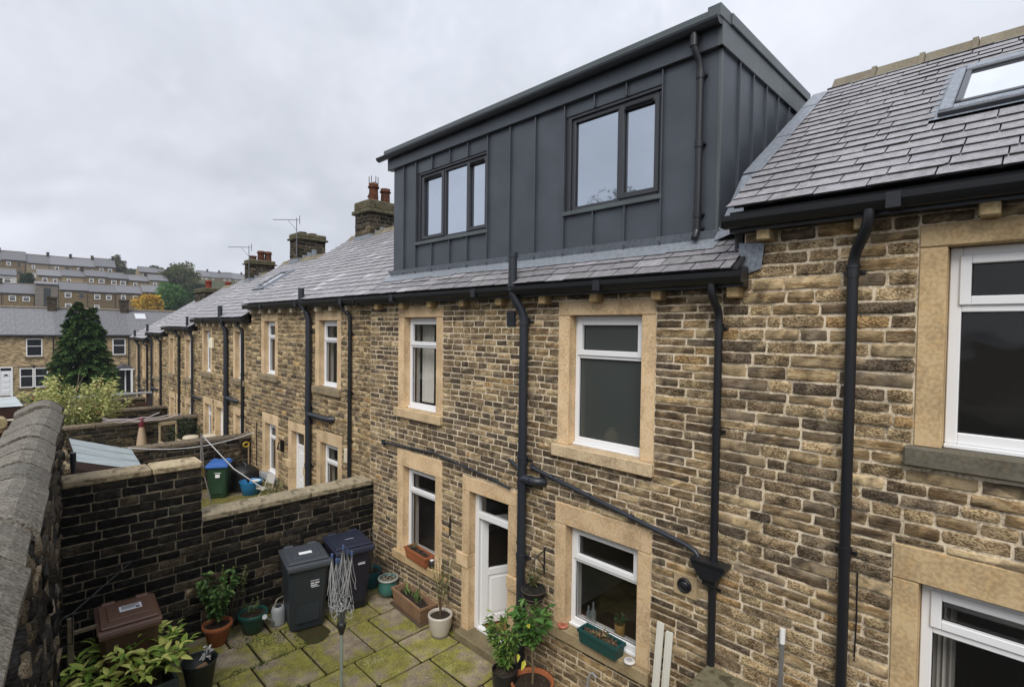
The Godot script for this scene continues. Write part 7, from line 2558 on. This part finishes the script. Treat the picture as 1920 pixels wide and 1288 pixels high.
	row.call(6, -330.0, -78.0, 6.0, 31.6, 3.2, ["distant house on the far hilltop terrace, first from the small round tree", "distant hilltop house, second in its terrace", "distant hilltop house, third in its terrace", "distant hilltop house, fourth in its terrace", "distant hilltop house, fifth in its terrace, near the aerial", "distant hilltop house at the right end of its terrace"], "far hilltop terrace", 1, [])
	# trees
	tree("broad domed dark green tree standing on the skyline of the hill", Vector3(-206.0, 0, -41.8), 6.6, 13.2, 26.6, [Color(0.05, 0.068, 0.025), Color(0.095, 0.11, 0.04), Color(0.16, 0.17, 0.065)], 0.9)
	tree("bright mid green rounded tree right of the yellow tree", Vector3(-150.0, 0, -26.8), 3.6, 6.6, 15.4, [Color(0.045, 0.115, 0.03), Color(0.08, 0.18, 0.05), Color(0.12, 0.23, 0.07)], 0.6)
	tree("smaller mid green tree tucked against the chimney right of the bright green tree", Vector3(-149.0, 0, -32.2), 2.9, 6.0, 13.2, [Color(0.03, 0.07, 0.022), Color(0.055, 0.10, 0.03), Color(0.09, 0.12, 0.04)], 0.6)
	tree("golden yellow autumn tree behind the far terrace roof", Vector3(-140.0, 0, -20.7), 3.1, 5.2, 11.4, [Color(0.46, 0.28, 0.03), Color(0.58, 0.38, 0.05), Color(0.34, 0.26, 0.05)], 0.6)
	tree("pale airy olive tree at the right end of the top row", Vector3(-236.0, 0, -28.3), 3.3, 20.5, 30.0, [Color(0.10, 0.11, 0.05), Color(0.15, 0.15, 0.075), Color(0.2, 0.19, 0.1)], 0.7, 0.55)
	tree("dark bush in the gap of the middle row", Vector3(-199.0, 0, -3.2), 1.8, 13.0, 18.6, [Color(0.03, 0.055, 0.02), Color(0.05, 0.08, 0.03)], 0.6)
	tree("small round olive tree beside the far hilltop terrace", Vector3(-300.0, 0, -65.0), 3.6, 25.0, 31.5, [Color(0.06, 0.085, 0.03), Color(0.10, 0.12, 0.045)], 0.9)
	tree("dark tree below the broad domed tree, behind the bright green tree", Vector3(-190.0, 0, -42.5), 5.0, 11.0, 18.0, [Color(0.03, 0.045, 0.018), Color(0.055, 0.07, 0.03)], 0.8)
	tree("airy tree behind the yards, mirrored low in the dormer's larger window", Vector3(-14.6, 0, 17.4), 2.6, 6.5, 12.0, [Color(0.03, 0.04, 0.02), Color(0.05, 0.06, 0.03)], 0.22, 0.45)
	for i in 15:
		var z := -30.0 - i * 7.5 + rf(-2, 2)
		var h := 30.0 + rf(4.0, 7.0)
		tree(["low skyline tree left of the broad tree", "low skyline tree right of the broad tree"][0 if i < 5 else 1], Vector3(-345.0 + rf(-4, 4), 0, z), rf(3.5, 5.5), 29.0, h, [Color(0.05, 0.065, 0.03), Color(0.085, 0.10, 0.045)], 1.1, 0.8, "trees along the skyline " + ["left", "right"][0 if i < 5 else 1])

func tree(label: String, at: Vector3, r: float, y0: float, y1: float, cols: Array, leaf: float, dense := 1.0, group := "") -> void:
	var gh := ground_h(at.x)
	var t := thing("tree", label, "tree", Vector3(at.x, gh, at.z), 0.0, group)
	var b := Buf.new()
	b.col = Color(0.06, 0.048, 0.035)
	var H := y1 - gh
	var c := (y0 + y1) * 0.5 - gh
	var hy := (y1 - y0) * 0.5
	b.tube([Vector3(0, -0.5, 0), Vector3(0.1, c, 0), Vector3(0, c + hy * 0.7, 0.1)], [r * 0.07, r * 0.05, 0.04], 7)
	for k in 7:
		var a := TAU * k / 7.0
		b.tube([Vector3(0.05, maxf(c - hy * 0.6, 0.5), 0), Vector3(cos(a) * r * 0.4, c - hy * 0.1, sin(a) * r * 0.4), Vector3(cos(a) * r * 0.75, c + hy * rf(0.0, 0.5), sin(a) * r * 0.75)], [r * 0.035, r * 0.022, 0.02], 5)
	put("trunk", b, M.rubble, t)
	b = Buf.new()
	var lumps := []
	for k in int(46 * (0.4 + 0.6 * dense)):
		var q := rv()
		while q.length() > 1.0 or q.length() < 0.5: q = rv()
		if q.y < -0.2: q *= Vector3(1.0, 0.9, 1.0)
		lumps.append([Vector3(q.x * r * 0.78, c + q.y * hy * 0.78, q.z * r * 0.78), r * rf(0.22, 0.40), pick(cols)])
	for l in lumps:
		for k in int(230 * dense):
			var q := rv().normalized() * pow(rng.randf(), 0.4)
			var p: Vector3 = l[0] + q * l[1] * Vector3(1, 0.8 * hy / r if hy < r else 0.9, 1)
			var col: Color = l[2]
			b.col = col.lerp(pick(cols), 0.4) * rf(0.7, 1.3)
			b.chip(p, (q + rv() * 0.7).normalized(), rv().normalized(), leaf * rf(0.5, 1.1), leaf * rf(0.35, 0.7))
	put("crown", b, M.leaf_far, t, "stuff")

func _ready() -> void:
	rng.seed = 20240611
	var cam := Camera3D.new()
	cam.name = "camera"
	cam.transform = Transform3D(Basis(Vector3(0.7053, 0.0134, -0.7088), Vector3(-0.0279, 0.9996, -0.0089), Vector3(0.7084, 0.0260, 0.7054)).orthonormalized(), cam_at)
	cam.fov = 66.14
	cam.near = 0.05
	cam.far = 3000.0
	add_child(cam)
	cam.current = true
	var env := Environment.new()
	env.background_mode = Environment.BG_SKY
	var sky := Sky.new()
	var sm := PanoramaSkyMaterial.new()
	sm.panorama = sky_texture()
	sky.sky_material = sm
	env.sky = sky
	env.tonemap_mode = Environment.TONE_MAPPER_LINEAR
	env.tonemap_exposure = 1.72
	env.sdfgi_enabled = true
	env.ssao_enabled = true
	env.ssil_enabled = true
	env.fog_enabled = true
	env.fog_density = 0.00035
	env.fog_light_color = Color(0.80, 0.83, 0.88)
	var we := WorldEnvironment.new()
	we.name = "world_environment"
	we.environment = env
	add_child(we)
	var sun := DirectionalLight3D.new()
	sun.name = "sun"
	sun.light_energy = 0.5
	sun.light_angular_distance = 35.0
	sun.light_color = Color(1.0, 0.975, 0.94)
	sun.shadow_enabled = true
	add_child(sun)
	sun.look_at_from_position(Vector3(6.5, 12.0, 9.5), Vector3.ZERO)

	crust = FastNoiseLite.new()
	crust.seed = 31
	crust.frequency = 1.0
	crust.fractal_octaves = 2
	materials()
	build_land()
	build_house_a()
	build_house_b()
	build_row()
	build_yard()
	build_far()
	build_yard_things()
	build_neighbour_things()
